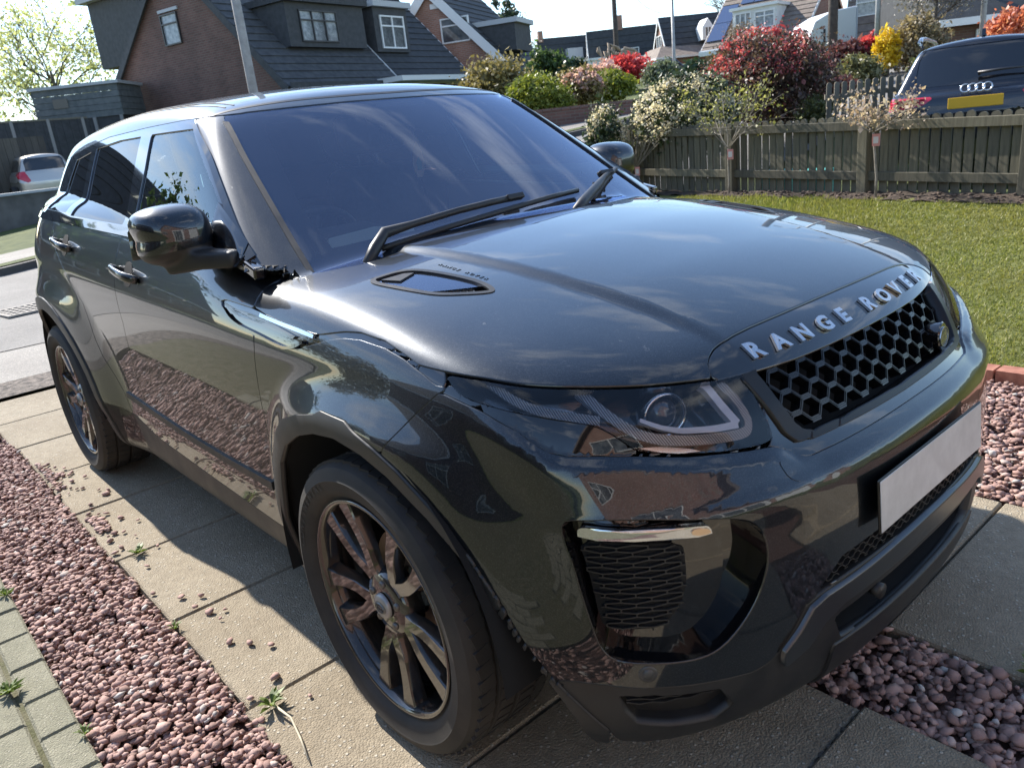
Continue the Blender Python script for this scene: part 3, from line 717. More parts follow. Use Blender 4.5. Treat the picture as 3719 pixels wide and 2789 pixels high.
# ---- grille: back plate, waved bars, badge
bucket('grille_backing', d_gi, .06, DARK, CAR, False)
GRD = [(y, z) for y, z in GR_IN]
def inside_poly(q, poly): return sdf(np.array([q[0]]), np.array([q[1]]), poly)[0] > .001
paths = []
for k in range(7):
    z0 = .782 + .0205 * k; P = .088; cur = []
    y = -.42
    for j in range(-12, 12):
        for f, dz in ((0, -.0085), (.30, -.0085), (.5, .0085), (.80, .0085)):
            yy = (j + f + (.5 if k % 2 else 0)) * P / 1.0; q = (yy, z0 + dz)
            ok = abs(yy) < .386 + .10 * (q[1] - .80) and .779 < q[1] < .902
            if ok: cur.append(q)
            else:
                if len(cur) > 1: paths.append(cur)
                cur = []
    if len(cur) > 1: paths.append(cur)
gm = ribbons(on_front, paths, .0062, .026, plain('gloss black grille bar', (.006, .006, .007), .2), 'grille_mesh', CAR, off=-.040, mirror=False, n=2, sm=0, deg=30)
ribbons(on_front, paths, .0016, .0012, FRAME, 'edge_highlight', gm, off=-.0139, mirror=False, n=2, sm=0)  # thin lighter ribbons put an edge highlight into the bars' colour
bc, bn = pt(on_front, .287, .820, -.045); bn = Vector((.985, .12, .10)).normalized(); Mb = Matrix.Translation(bc) @ bn.to_track_quat('Z', 'Y').to_matrix().to_4x4()
m = MB(); m.lathe([(.030, 0), (.034, .03), (.036, .050), (.033, .053), (.0, .053)], 40, Mb); bd = m.build('badge', GLOSS, CAR); by_angle(bd.data, 30)
GREEN = plain('badge enamel', (.16, .17, .15), .3, .4)
m = MB(); m.lathe([(.0, .0535), (.026, .0535), (.026, .0545), (.0, .0545)], 36, Mb @ Matrix.Diagonal((1.22, .82, 1, 1))); m.build('badge_oval', GREEN, bd)
m = MB(); m.lathe([(.0262, .0535), (.0262, .0560), (.0285, .0560), (.0285, .0535)], 36, Mb @ Matrix.Diagonal((1.22, .82, 1, 1)), True); m.build('badge_rim', SILVER, bd)
for w, dy in (('LAND', .0065), ('ROVER', -.0065)):
    V, F = text_mesh(w, .0135, .0006, 0); V = [Mb @ Vector((x, y + dy, .0552)) for x, y, _ in V]; obj('badge_word', V, F, SILVER, bd)
# ---- fog recess: liner, black insert, lamp, mesh
fo, fo2 = bucket('fog_recess', minall(near, d_fog), .055, GLOSS, CAR, True)
def fogkid(fn):
    a = fn(fo); b = a.copy(); COL.objects.link(b); b.parent = fo2; return a
FI = smooth_poly([(.838,.715),(.829,.722),(.773,.722),(.598,.694),(.580,.684),(.572,.657),(.570,.619),(.575,.556),(.592,.517),(.615,.488),(.648,.466),(.696,.464),(.773,.472),(.790,.480),(.800,.502),(.816,.59),(.830,.654)], 1)
fogkid(lambda p: slab(on_cyl, FI, -.055, -.040, GLOSS, 'fog_insert', p, mirror=False))
def foglamp():
    t = NT('fog lamp lens'); p = t.princ(Base_Color=(.62, .64, .66), Roughness=.08, Metallic=.85); return t.done(p)
FOGL = foglamp()
fl = fogkid(lambda p: slab(on_cyl, smooth_poly([(.832,.702),(.828,.711),(.811,.715),(.614,.688),(.604,.682),(.599,.664),(.702,.679),(.832,.688)], 1), -.035, -.020, FOGL, 'fog_lamp', p, mirror=False))
fogkid(lambda p: slab(on_cyl, smooth_poly([(.640,.686),(.616,.684),(.606,.679),(.603,.670),(.636,.673)], 1), -.03, -.0175, plain('amber bulb', (.75, .55, .36), .15, .6), 'fog_bulb', p, mirror=False))
FM = [(.838,.678),(.741,.672),(.648,.658),(.645,.619),(.645,.573),(.658,.53),(.680,.503),(.703,.490),(.753,.492),(.798,.495),(.808,.511),(.824,.612)]
fogkid(lambda p: slab(on_cyl, smooth_poly(FM, 1), -.045, -.036, DARK, 'mesh_backing', p, mirror=False))
paths = []; FMp = np.array(FM)
def runs(pts, poly):
    d = sdf(np.array([q[0] for q in pts]), np.array([q[1] for q in pts]), poly); out = []; cur = []
    for q, v in zip(pts, d):
        if v > 0: cur.append(q)
        else:
            if len(cur) > 1: out.append(cur)
            cur = []
    if len(cur) > 1: out.append(cur)
    return out
pu, pz = .056, .0106
for k in range(20):
    z0 = .487 + pz * k; pts = []
    for j in range(-2, 10):
        for f, dz in ((0, .0040), (.14, .0028), (.5, 0), (.86, .0028)):
            pts.append((.60 + (j + f + (.5 if k % 2 else 0)) * pu, z0 + (dz if True else 0)))
    paths += runs(pts, FM)
    for j in range(-2, 10):
        uu = .60 + (j + (.5 if k % 2 else 0)) * pu; paths += runs([(uu, z0 + .004), (uu, z0 + pz * .7), (uu, z0 + pz * 1.0)], FM)
fogkid(lambda p: ribbons(on_cyl, paths, .0026, .007, SATIN, 'fog_mesh', p, off=-.035, mirror=False, n=1, sm=0))
# ---- lower grille honeycomb, air intake, side pocket
bucket('lower_grille_backing', d_lg, .05, DARK, bumper, False); bucket('air_intake', d_air, .09, DARK, bumper, False); bucket('side_pocket', minall(near, d_lv), .035, SATIN, bumper, True)
LGP = [(-.40,.481),(-.34,.526),(-.24,.534),(0,.534),(.24,.534),(.34,.526),(.40,.481),(.30,.489),(0,.495),(-.30,.489)]
paths = []
for k in range(5):
    z0 = .489 + .0115 * k; pts = []
    for j in range(-16, 17):
        for f, dz in ((0, -.0032), (.30, -.0032), (.5, .0032), (.8, .0032)): pts.append(((j + f + (.5 if k % 2 else 0)) * .034, z0 + dz))
    paths += runs(pts, LGP)
ribbons(on_front, paths, .0024, .010, SATIN, 'lower_grille_mesh', bumper, off=-.016, mirror=False, n=1, sm=0)
paths = []
for k in range(3):
    pts = [(.57 + .022 * j, .345 + .0095 * k + (.003 if (j + k) % 2 else -.001)) for j in range(12)]; paths += runs(pts, LOWV)
ribbons(on_cyl, paths, .0025, .008, SATIN, 'pocket_mesh', bumper, off=-.014, mirror=True, n=1, sm=0)
# towing-eye cover line and parking sensor
def ring(on, poly, w, t, m, name, parent, off=0, mirror=True): return ribbon(on, list(poly) + [poly[0]], w, t, m, name, parent, off=off, mirror=mirror, n=3, sm=0)
slab(on_front, smooth_poly([(-.463,.757),(-.449,.758),(-.411,.747),(-.392,.728),(-.413,.719),(-.457,.722)], 2), -.002, .0012, PAINT, 'tow_cover', bumper, mirror=False)
for u0 in (.73,):
    c, n = pt(on_cyl, u0, .419); Ms = Matrix.Translation(c) @ n.to_track_quat('Z', 'Y').to_matrix().to_4x4()
    m = MB(); m.lathe([(.0, .0035), (.010, .0032), (.0112, .001), (.012, .0005), (.0165, .0022), (.0185, -.002)], 28, Ms); s1 = m.build('parking_sensor', plain('sensor grey', (.06, .06, .058), .35), bumper, True)
    s2 = s1.copy(); COL.objects.link(s2); s2.scale = (1, -1, 1)
c, n = pt(on_front, -.21, .395, -.02); m = MB(); m.tube([c, c + Vector((.03, -.004, 0))], [.014, .017], 20); m.build('parking_sensor', SATIN, bumper, True)
# ---- number plate (blank: it is unreadable in the photograph)
pl = MB(); pl.box((-.0045, -.262, -.0575), (0, .262, .0575)); pb = pl.build('number_plate', plain('black plate backing', (.01, .01, .01), .3), bumper)
pb.location = (.848, 0, .610); pb.rotation_euler = (0, R(-4), 0); soften(pb, .004)
def platemat():
    t = NT('white plate face'); v = t.coord('Object'); return t.done(t.princ(Base_Color=t.ramp(t.noise(v, 14, 5, .7), [(.3, (.50, .49, .475)), (.7, (.64, .63, .61))]), Roughness=.35))
m = MB(); m.box((.0003, -.2585, -.0545), (.0022, .2585, .0545)); pf = m.build('plate_face', platemat(), pb); soften(pf, .0012)
# ---- bonnet vent, its mesh and little name
bucket('bonnet_vent', minall(near, d_bv), .03, SATIN, bonnet, True)
BVr = [(x, -y) for x, y in BV]
ribbon(on_top, BVr + [BVr[0]], .013, .005, SATIN, 'vent_rim', bonnet, off=-.003, n=2, sm=1)
slab(on_top, [(-.165,-.675),(-.150,-.62),(-.13,-.603),(-.115,-.655)], -.02, .001, SATIN, 'vent_blade', bonnet)
VIN = [(-.130,-.660),(-.115,-.632),(-.095,-.607),(-.013,-.588),(.075,-.577),(.085,-.588),(.05,-.620),(.013,-.640),(-.059,-.652)]
VMETAL = plain('pale vent mesh', (.35, .34, .33), .3, .8)
paths = []
for k in range(9):
    y0 = -.668 + .0105 * k; pts = []
    for j in range(-2, 16):
        for f, dz in ((0, -.003), (.30, -.003), (.5, .003), (.8, .003)): pts.append((-.16 + (j + f + (.5 if k % 2 else 0)) * .021, y0 + dz))
    paths += runs(pts, VIN)
ribbons(on_top, paths, .0022, .004, VMETAL, 'vent_mesh', bonnet, off=-.012, n=1, sm=0)
_w = 'RANGE ROVER'; sp = [( -.118 + .0175 * i, 0) for i in range(11)]
def on_script(a, b, off=0.0): return on_top(np.asarray(a), np.asarray(b) - .532 - .02 * (np.asarray(a) + .03), off)
letters_on([c for c in _w if c != ' '], [s for c, s in zip(_w, sp) if c != ' '], .0145, 1.2, on_script, GLOSS, bonnet, .0015, .0003)
# ---- side vent pieces
ribbon(on_side, [(-.455,1.0005),(-.35,.9925),(-.25,.986),(-.178,.9795)], .0085, .006, CHROME, 'vent_strip', CAR, off=-.003, n=5)
ribbon(on_side, [(-.67,1.000),(-.62,.976),(-.56,.9635),(-.475,.956),(-.37,.944),(-.31,.939),(-.26,.947),(-.22,.963)], .007, .008, PAINT, 'vent_lip', CAR, off=-.004, n=5)
slab(on_side, [(-.66,1.006),(-.55,1.003),(-.45,.995),(-.35,.984),(-.26,.972),(-.27,.965),(-.36,.975),(-.5,.985),(-.62,.99)], -.012, .001, GLOSS, 'vent_blade', CAR)
# ---- door handles
for x0, z0, dz in ((-1.47, 1.040, -.017), (-2.30, 1.107, -.012)):
    for hx, hw in ((0, 0),):
        slab(on_side, smooth_poly([(x0-.03,z0+.038),(x0+.01,z0+.044),(x0+.05,z0+.030),(x0+.05,z0-.03),(x0+.01,z0-.045),(x0-.035,z0-.03)], 2), -.004, .0012, DARK, 'handle_cup', CAR)
        pth = [(x0 - .115, z0 + .012), (x0 - .10, z0 + .012), (x0 + .06, z0 - .004), (x0 + .125, z0 - .012)]
        pts = []
        for i, (x, z) in enumerate([(x0-.118, z0+.013), (x0-.105, z0+.012), (x0-.06, z0+.009), (x0, z0+.002), (x0+.06, z0-.005), (x0+.105, z0-.010), (x0+.122, z0-.012)]):
            o = (.004, .024, .036, .040, .038, .026, .004)[i]; pts.append(pt(on_side, x, z, o)[0])
        m = MB(); n = 10; ring_ = []
        for i, p in enumerate(pts):
            t = (pts[min(i+1, 6)] - pts[max(i-1, 0)]).normalized(); up = Vector((0, 0, 1)); a = t.cross(up).normalized(); b = a.cross(t)
            hh = .0165 if 0 < i < 6 else .013
            for k in range(n):
                th = 2*math.pi*k/n; m.v.append(tuple(p + a * .0085 * math.cos(th) + b * hh * math.sin(th)))
        for i in range(6):
            for k in range(n): m.f.append((i*n+k, i*n+(k+1) % n, (i+1)*n+(k+1) % n, (i+1)*n+k))
        m.f += [tuple(range(n)), tuple(6*n + k for k in range(n))]; m.mi = [0] * len(m.f)
        h = m.build('door_handle', PAINT, CAR, True); bm_fix(h.data); h2 = h.copy(); COL.objects.link(h2); h2.scale = (1, -1, 1)
# ---- door mirrors
def f_mir(x, y, z):
    u = (x + .835) / .105; v = (y + .905) / .096; w = (z - 1.202 - .10 * (y + .905)) / .080
    v = v + .25 * np.maximum(-v, 0) * np.abs(w) * np.sign(v) * -1
    e = (np.abs(u) ** 2.3 + np.abs(v) ** 2.9 + np.abs(w + .12*v) ** 2.5) ** (1/2.5) - 1
    e = e * .085
    return smax(e, -.895 - x, .006)
def f_arm(x, y, z):
    q = (x + .735) * .894 + (y + .865) * .447; t = -(x + .735) * .447 + (y + .865) * .894
    b = smax(smax(np.abs(q) - .125, np.abs(t) - .042, .012), np.abs(z - 1.128) - .027 - .10 * np.maximum(-q, 0), .012)
    return b
def f_mirror(x, y, z): return smin(f_mir(x, y, z), f_arm(x, y, z), .012)
mP, mN, mQ = surface_net(f_mirror, (-.98, -1.08, 1.02), (-.58, -.74, 1.33), .008)
mT = np.concatenate([mQ[:, [0, 1, 2]], mQ[:, [0, 2, 3]]])
cut = mP[:, 2] - (1.165 + .10 * (mP[:, 1] + .925)); dm_ = np.minimum(cut, -.80 - mP[:, 1] + 0*cut)
P_, N_, T_ = clip(mP, mN, mT, dm_); mh = obj('mirror_cap', P_, T_, PAINT, CAR, N=N_)
P_, N_, T_ = clip(mP, mN, mT, -dm_); ma = obj('mirror_arm', P_ - N_ * .002, T_, SATIN, CAR, N=N_)
m = MB(); m.prism([(-.105, -.058), (.10, -.058), (.095, .05), (.05, .07), (-.06, .07), (-.10, .02)], 0, .002, Matrix.Translation((-.8975, -.905, 1.20)) @ Matrix(((0,0,1,0),(1,0,0,0),(0,1,0,0),(0,0,0,1)))); mg = m.build('mirror_glass', plain('mirror', (.8, .8, .8), .02, 1.0), CAR)
for o in (mh, ma, mg):
    c = o.copy(); COL.objects.link(c); c.scale = (1, -1, 1)
# triangular sail and the black corner block at the foot of the pillar
slab(on_side, [(-.815,1.265),(-.822,1.150),(-.70,1.135),(-.60,1.125),(-.62,1.16)], -.004, .008, GLOSS, 'mirror_sail', CAR)
m = MB(); m.box((-.045, -.016, -.016), (.045, .016, .016)); o = m.build('corner_block', GLOSS, CAR); o.location = (-.565, -.812, 1.102); o.rotation_euler = (0, R(14), R(-4)); soften(o, .006); c = o.copy(); COL.objects.link(c); c.location = (-.565, .812, 1.102); c.rotation_euler = (0, R(14), R(4))
# pillar edge strips, roof joint lines
ap = [(float(apil(z)) - .006, z) for z in (1.125, 1.2, 1.3, 1.4, 1.49)]
ribbon(on_side, ap, .014, .006, GLOSS, 'pillar_strip', CAR, off=-.001, n=6)
ribbon(on_ws, [(-.712,1.075),(-.700,1.13),(-.662,1.281),(-.632,1.391),(-.598,1.488)], .014, .006, SATIN, 'windscreen_moulding', CAR, off=-.002, n=6)
ribbon(on_top, [(-1.13,-.60),(-1.09,-.45),(-1.035,-.2),(-1.02,0),(-1.035,.2),(-1.09,.45),(-1.13,.60)], .014, .003, SATIN, 'roof_seal', CAR, off=-.002, n=6, mirror=False)
for yo in (.515, .545):
    ribbon(on_top, [(-1.16,-yo),(-1.6,-yo-.005),(-2.2,-yo-.005),(-2.9,-yo+.01)], .006, .0025, SATIN, 'roof_ditch', CAR, off=-.001, n=8)
# ---- wipers, cowl
m = MB(); m.box((-.62, -.66, 1.035), (-.26, .66, 1.06)); m.build('cowl', SATIN, CAR)
def wiper(arm, blade, bump):
    A = [pt(on_ws, y, z, o)[0] for y, z, o in arm]; m = MB(); m.tube(A, [.014] + [.017, .016] + [.010] * (len(A) - 3), 10); w = m.build('wiper', SATIN, CAR, True)
    B = [pt(on_ws, y, z, .016)[0] for y, z in blade]; m = MB(); m.tube(B, .0085, 8); m.build('blade', SATIN, w, True)
    c = pt(on_ws, bump[0], bump[1], .026)[0]; m = MB(); m.box((-.012, -.034, -.008), (.012, .034, .010), Matrix.Translation(c) @ Euler((0, R(-30), 0)).to_matrix().to_4x4()); k = m.build('blade_clip', SATIN, w); soften(k, .004)
wiper([(-.60,1.060,.01),(-.545,1.092,.028),(-.49,1.122,.032),(-.40,1.133,.03),(-.25,1.147,.03),(-.12,1.155,.028),(-.05,1.158,.026)], [(-.52,1.098),(-.3,1.122),(-.05,1.140),(.12,1.148),(.26,1.150)], (-.03, 1.158))
wiper([(.10,1.085,.03),(.2,1.110,.03),(.35,1.140,.03),(.45,1.160,.028),(.53,1.172,.026)], [(.28,1.118),(.40,1.145),(.53,1.168),(.64,1.182)], (.50, 1.172))
# ---- cabin inside
def rbox(name, lo, hi, mat, parent, r=.03, rot=None, seg=3):
    c = (np.array(lo) + hi) / 2; h = (np.array(hi) - lo) / 2; m = MB(); m.box(-h, h); o = m.build(name, mat, parent, True); o.location = c
    if rot: o.rotation_euler = rot
    soften(o, r, seg); return o
ins = lambda *a, **k: rbox(*a, **k)
ins('dashboard', (-.98, -.66, .86), (-.44, .66, 1.075), DASH, CAR, .06)
d2 = ins('instrument_hood', (-.95, -.58, 1.03), (-.66, -.22, 1.125), DASH, CAR, .045, rot=(0, R(8), 0))
m = MB(); m.prism([(-.17,-.03),(.02,-.045),(.15,-.02),(.15,.03),(.02,.05),(-.14,.04)], 0, .02, Matrix.Translation((-.60, -.42, 1.095)) @ Euler((R(0), R(62), 0)).to_matrix().to_4x4() @ Matrix.Rotation(R(90), 4, 'Z')); o = m.build('hood_sunlight', SUNLIT_CREAM, CAR); soften(o, .006)  # cream panel paints sunlight falling on the dark instrument hood
ins('cabin_floor', (-2.9, -.7, .40), (-.5, .7, .46), DARK, CAR, .02)
ins('centre_console', (-1.5, -.12, .45), (-.7, .12, .80), DASH, CAR, .04)
for y in (-.37, .37):
    st = ins('front_seat', (-1.72, y-.24, .46), (-1.18, y+.24, .72), LEATHER, CAR, .07)
    b = ins('seat_back', (-.09, -.235, .12), (.07, .235, .72), LEATHER, st, .07, rot=(0, R(-14), 0)); b.location = (-.30, 0, .40)
    h = ins('headrest', (-.05, -.13, -.09), (.05, .13, .09), LEATHER, st, .045, rot=(0, R(-10), 0)); h.location = (-.40, 0, .83)
    [MB().tube([(-.385, q, .68), (-.395, q, .80)], .006).build('headrest_post', CHROME, st) for q in (-.05, .05)]
ins('rear_seat', (-2.75, -.62, .5), (-2.25, .62, 1.12), LEATHER, CAR, .08)
m = MB()
tp = [(.182*math.cos(a), .182*math.sin(a), 0) for a in np.linspace(0, 2*math.pi, 41)]; m.tube(tp, .016, 8, False)
for a in (200, 340, 270): m.tube([(0, 0, -.02), (.17*math.cos(R(a)), .17*math.sin(R(a)), 0)], .017, 8)
m.lathe([(0, .01), (.06, .008), (.075, -.03)], 20); sw = m.build('steering_wheel', LEATHER, CAR, True); sw.location = (-1.08, -.37, 1.02); sw.rotation_euler = (0, R(-64), 0); sw.rotation_euler = Euler((R(90), 0, R(-90)), 'XYZ'); sw.rotation_mode = 'XYZ'
sw.rotation_euler = (Matrix.Rotation(R(-66), 3, 'Y') @ Matrix.Rotation(R(90), 3, 'Z')).to_euler()
m = MB(); m.prism([(-1.75,.72),(-.66,.72),(-.62,1.08),(-.70,1.125),(-1.60,1.165),(-1.75,1.165)], .735, .775, Matrix(((1,0,0,0),(0,0,1,0),(0,1,0,0),(0,0,0,1)))); o = m.build('door_trim', plain('grey-green door card', (.30, .33, .28), .5), CAR); bm_fix(o.data); soften(o, .012)
c = o.copy(); COL.objects.link(c); c.scale = (1, -1, 1)
pod = MB(); pod.box((-.05, -.11, -.03), (.05, .11, .03)); o = pod.build('mirror_pod', DASH, CAR); o.location = (-1.00, .0, 1.475); soften(o, .02)
pod = MB(); pod.box((-.012, -.115, -.035), (.012, .115, .035)); o = pod.build('rear_view_mirror', GLOSS, CAR); o.location = (-.97, -.0, 1.40); o.rotation_euler = (0, R(-12), R(14)); soften(o, .011, 3)
# ---- wheels
def make_wheel():
    w = empty('wheel'); w.parent = CAR
    Ry = Matrix(((1,0,0,0),(0,0,1,0),(0,-1,0,0),(0,0,0,1)))      # lathe axis z -> -y ... outer face towards -y
    Ry = Matrix.Rotation(R(90), 4, 'X')
    m = MB(); prof = [(.270,-.205),(.285,-.222),(.320,-.228),(.346,-.218),(.357,-.200)]
    for g in (-.165, -.105, -.045):
        prof += [(.3625, g-.028), (.3635, g-.008), (.354, g-.006), (.354, g+.002), (.3635, g+.004)]
    prof += [(.3625, -.018), (.357, -.002), (.350, .012), (.338, .0195), (.325, .0225), (.322,.0245),(.318,.0225), (.300, .020), (.284, .011), (.276, .002), (.270, .000)]
    m.lathe(prof, 96, Ry); ty = m.build('tyre', RUBBER, w); by_angle(ty.data, 28)
    # shoulder tread blocks
    m = MB()
    for k in range(64):
        a = 2*math.pi*k/64; Mk = Matrix.Rotation(a, 4, 'Y')
        m.box((-.0150, -.002, .351), (.0150, .036, .3635), Mk @ Matrix.Translation((0, .006, 0)) @ Matrix.Rotation(R(14), 4, 'Z'))
        m.box((-.0150, .165, .351), (.0150, .203, .3620), Mk)
        m.box((-.010, .058, .354), (.010, .098, .3652), Mk @ Matrix.Rotation(R(-8), 4, 'Z')); m.box((-.010, .118, .354), (.010, .156, .3652), Mk)
    m.build('tread_blocks', RUBBER, w)
    # raised sidewall lettering
    def arc_text(s, rad, a0, size, step, name):
        for i, ch in enumerate(s):
            if ch == ' ': continue
            V, F = text_mesh(ch, size, .0007, 0); a = R(a0 - step * i)
            M = Matrix.Rotation(-(a - math.pi/2), 4, 'Y')
            q = [M @ Vector((x, -.0205 - (.3185 - rad)*.06 - .0010 + (.0 if rad < .31 else -.002), rad + y)) for x, y, _ in V]; obj(name, q, F, RUBBER, ty)
    arc_text('CONTINENTAL', .311, 166, .026, 5.0, 'letter')
    m = MB(); m.lathe([(.272,-.20),(.262,-.19),(.252,-.17),(.250,-.06),(.256,-.02),(.268,-.004),(.2715,.003),(.269,.0075),(.262,.006),(.257,-.002),(.2535,-.02)], 72, Ry); rim = m.build('rim', RIM, w, True)
    # five forked spoke pairs
    def spoke(sg):
        prof = []; rr = np.linspace(.062, .256, 14)
        V = []; F = []
        for r in rr:
            t = (r - .062) / (.256 - .062)
            ang = sg * (R(5.5) + R(9.0) * sstep(t, 0.0, .42) - R(2.2) * sstep(t, .5, 1.0))
            wd = .0215 - .0030 * math.sin(math.pi * min(t * 1.2, 1)) + .007 * max(0, t - .82) / .18
            yo = -(.002 + .004 * math.sin(math.pi * t)) + .012 * (1 - t) * 1.2 - .0
            yf = .016 - .010 * t + .006 * (1-t)            # depth of the front face behind the rim edge
            c = Vector((r * math.sin(ang), 0, r * math.cos(ang))); tx = Vector((math.cos(ang), 0, -math.sin(ang)))
            for dx, dy in ((-wd*1.15, .042), (-wd*.92, yf+.004), (-wd*.80, yf), (wd*.80, yf), (wd*.92, yf+.004), (wd*1.15, .042)):
                q = c + tx * dx; V.append((q.x, dy, q.z))
        for i in range(13):
            for k in range(5): F.append((i*6+k, i*6+k+1, (i+1)*6+k+1, (i+1)*6+k))
            F.append((i*6+5, i*6, (i+1)*6, (i+1)*6+5))
        F += [tuple(range(5, -1, -1)), tuple(13*6 + k for k in range(6))]
        me = mesh('spoke', V, F, RIM); bm_fix(me); by_angle(me, 22); return me
    sm_ = (spoke(1), spoke(-1))
    for k in range(5):
        for q in sm_: link('spoke', q, w, rot=(0, R(72 * k + 37), 0))
    m = MB(); m.lathe([(.0,.016),(.05,.017),(.074,.021),(.083,.034),(.085,.07)], 40, Matrix.Rotation(R(90), 4, 'X') @ Matrix.Scale(-1, 4, (0,0,1))); hub = m.build('hub', RIM, w, True); bm_fix(hub.data)
    m = MB()
    for k in range(5):
        a = R(72 * k + 1); m.lathe([(0, .0),(.0075, .0),(.0095, .003),(.0105, .012)], 16, Matrix.Translation((.054*math.sin(a), .012, .054*math.cos(a))) @ Matrix.Rotation(R(-90), 4, 'X')); 
    bl = m.build('wheel_nuts', plain('wheel nut steel', (.16, .15, .14), .4, .8), w, True); bm_fix(bl.data)
    m = MB(); m.lathe([(0, .003),(.027, .004),(.031, .007),(.032, .014)], 36, Matrix.Rotation(R(-90), 4, 'X')); cap = m.build('centre_cap', plain('grey centre cap', (.34, .33, .32), .35, .5), w, True); bm_fix(cap.data)
    m = MB(); m.lathe([(.0145, -.0002),(.0160, .0022),(.0175, .0026),(.019, .003)], 30, Matrix.Rotation(R(-90), 4, 'X') @ Matrix.Diagonal((1.25, .8, 1, 1))); m.build('cap_oval', plain('cap print', (.16, .16, .15), .4, .5), cap, True)
    for wd, dz in (('LAND', .0045), ('ROVER', -.0045)):
        V, F = text_mesh(wd, .0095, .0003, 0); obj('cap_word', [(x, .0022, y + dz) for x, y, _ in V], F, DARK, cap)
    m = MB(); m.lathe([(.06,.10),(.155,.10),(.155,.125),(.06,.125)], 48, Matrix.Rotation(R(-90), 4, 'X'), True); ds = m.build('brake_disc', STEEL, w); by_angle(ds.data, 30); bm_fix(ds.data)
    m = MB(); m.box((-.06, .075, .085), (.06, .15, .165), Matrix.Rotation(R(60), 4, 'Y')); o = m.build('brake_caliper', plain('caliper iron', (.05, .045, .04), .6, .5), w); soften(o, .015)
    return w
wh = make_wheel(); wh.location = (0, -.918, .362)
for x, y, rz, ry in ((-2.66, -.925, 0, 20), (0, .918, 180, 8), (-2.66, .925, 180, 50)):
    c = copy_tree(wh, CAR); c.location = (x, y, .362); c.rotation_euler = (0, R(ry) if rz == 0 else R(-ry), R(rz))
for x in (0, -2.66):
    m = MB(); n = 26
    for k in range(n):
        a = math.pi * (k / (n - 1)) * 1.06 - .02
        m.v += [(x + .455*math.cos(a), -.925, .37 + .455*math.sin(a)), (x + .455*math.cos(a), -.50, .37 + .455*math.sin(a)), (x + .05*math.cos(a), -.50, .40 + .05*math.sin(a))]
    for k in range(n - 1): m.f += [(k*3, k*3+1, k*3+4, k*3+3), (k*3+1, k*3+2, k*3+5, k*3+4)]
    m.mi = [0] * len(m.f); o = m.build('arch_liner', LINER, CAR, True); c = o.copy(); COL.objects.link(c); c.scale = (1, -1, 1)
m = MB(); m.box((-3.2, -.62, .24), (.55, .62, .30)); m.build('underbody', DARK, CAR)
# ---------------------------------------------------------------- terrain and ground
def sst(x, a, b):
    t = np.clip((np.asarray(x, float) - a) / (b - a), 0, 1); return t * t * (3 - 2 * t)
def zg(x, y):
    x = np.asarray(x, float); y = np.asarray(y, float)
    w = sst(-x, 4.2, 8.0) * 1.0
    w = np.maximum(w, sst(y, 8.5, 13.0))
    far = .0143 * np.clip(-x - 6.5, 0, 60) + .087 * np.clip(y - .3, 0, 55)
    nearz = .17 * sst(y, 6.6, 8.2)
    return w * far + (1 - w) * nearz
def grid_mesh(name, xs, ys, f, m, kind='structure', dz=0.0):
    X, Y = np.meshgrid(xs, ys, indexing='ij'); V = np.stack([X, Y, f(X, Y) + dz], -1).reshape(-1, 3); a, b = len(xs), len(ys)
    i = np.arange(a - 1)[:, None] * b + np.arange(b - 1)[None]; i = i.ravel()
    o = obj(name, V, np.stack([i, i + b, i + b + 1, i + 1], 1), m, smooth=True); o['kind'] = kind; return o
def strip_mesh(name, line, w0, w1, m, dz, n=60, kind='structure', thick=0.0):
    """ribbon of ground along a centre line, between offsets w0 and w1 to its right"""
    L = np.array(line, float); q = []
    for a, b in zip(L[:-1], L[1:]):
        for k in range(8): q.append(a + (b - a) * k / 8)
    q.append(L[-1]); q = np.array(q)
    for _ in range(12): q[1:-1] = .25*q[:-2] + .5*q[1:-1] + .25*q[2:]
    t = np.gradient(q, axis=0); t /= np.linalg.norm(t, axis=1)[:, None]; r = np.stack([t[:, 1], -t[:, 0]], 1)
    V = []; F = []; K = 4
    for i in range(len(q)):
        for k in range(K + 1):
            p = q[i] + r[i] * (w0 + (w1 - w0) * k / K); V.append((p[0], p[1], float(zg(p[0], p[1])) + dz))
        if thick:
            p = q[i] + r[i] * w0; V.append((p[0], p[1], float(zg(p[0], p[1])) + dz - thick)); p = q[i] + r[i] * w1; V.append((p[0], p[1], float(zg(p[0], p[1])) + dz - thick))
    s = K + 1 + (2 if thick else 0)
    for i in range(len(q) - 1):
        for k in range(K): F.append((i*s+k, i*s+k+1, (i+1)*s+k+1, (i+1)*s+k))
        if thick: F.append((i*s, (i+1)*s, (i+1)*s+K+1, i*s+K+1)); F.append((i*s+K, i*s+K+2, (i+1)*s+K+2, (i+1)*s+K))
    o = obj(name, V, F, m, smooth=not thick); o['kind'] = kind; return o
def asphalt(name, c0, c1, sp=.5):
    t = NT(name); v = t.world(); n = t.noise(v, 1.1, 6, .65); g = t.voro(v, 130, 'Color'); sc = t.n('ShaderNodeSeparateColor'); t.l(g, sc.inputs[0])
    base = t.ramp(n, [(.3, c0), (.7, c1)]); sk = t.ramp(sc.outputs[0], [(.0, (.55, .55, .55)), (.7, (1, 1, 1)), (1, (1.9, 1.85, 1.75))])
    return t.done(t.princ(Base_Color=t.mix(sp, base, t.mix(1.0, base, sk, 'MULTIPLY')), Roughness=.85, Normal=t.bump(t.voro(v, 130), .5, .006)))
ROADM = asphalt('worn grey tarmac', (.150, .142, .132), (.215, .205, .190)); PAVEM = asphalt('pale pavement', (.20, .185, .165), (.29, .27, .24))
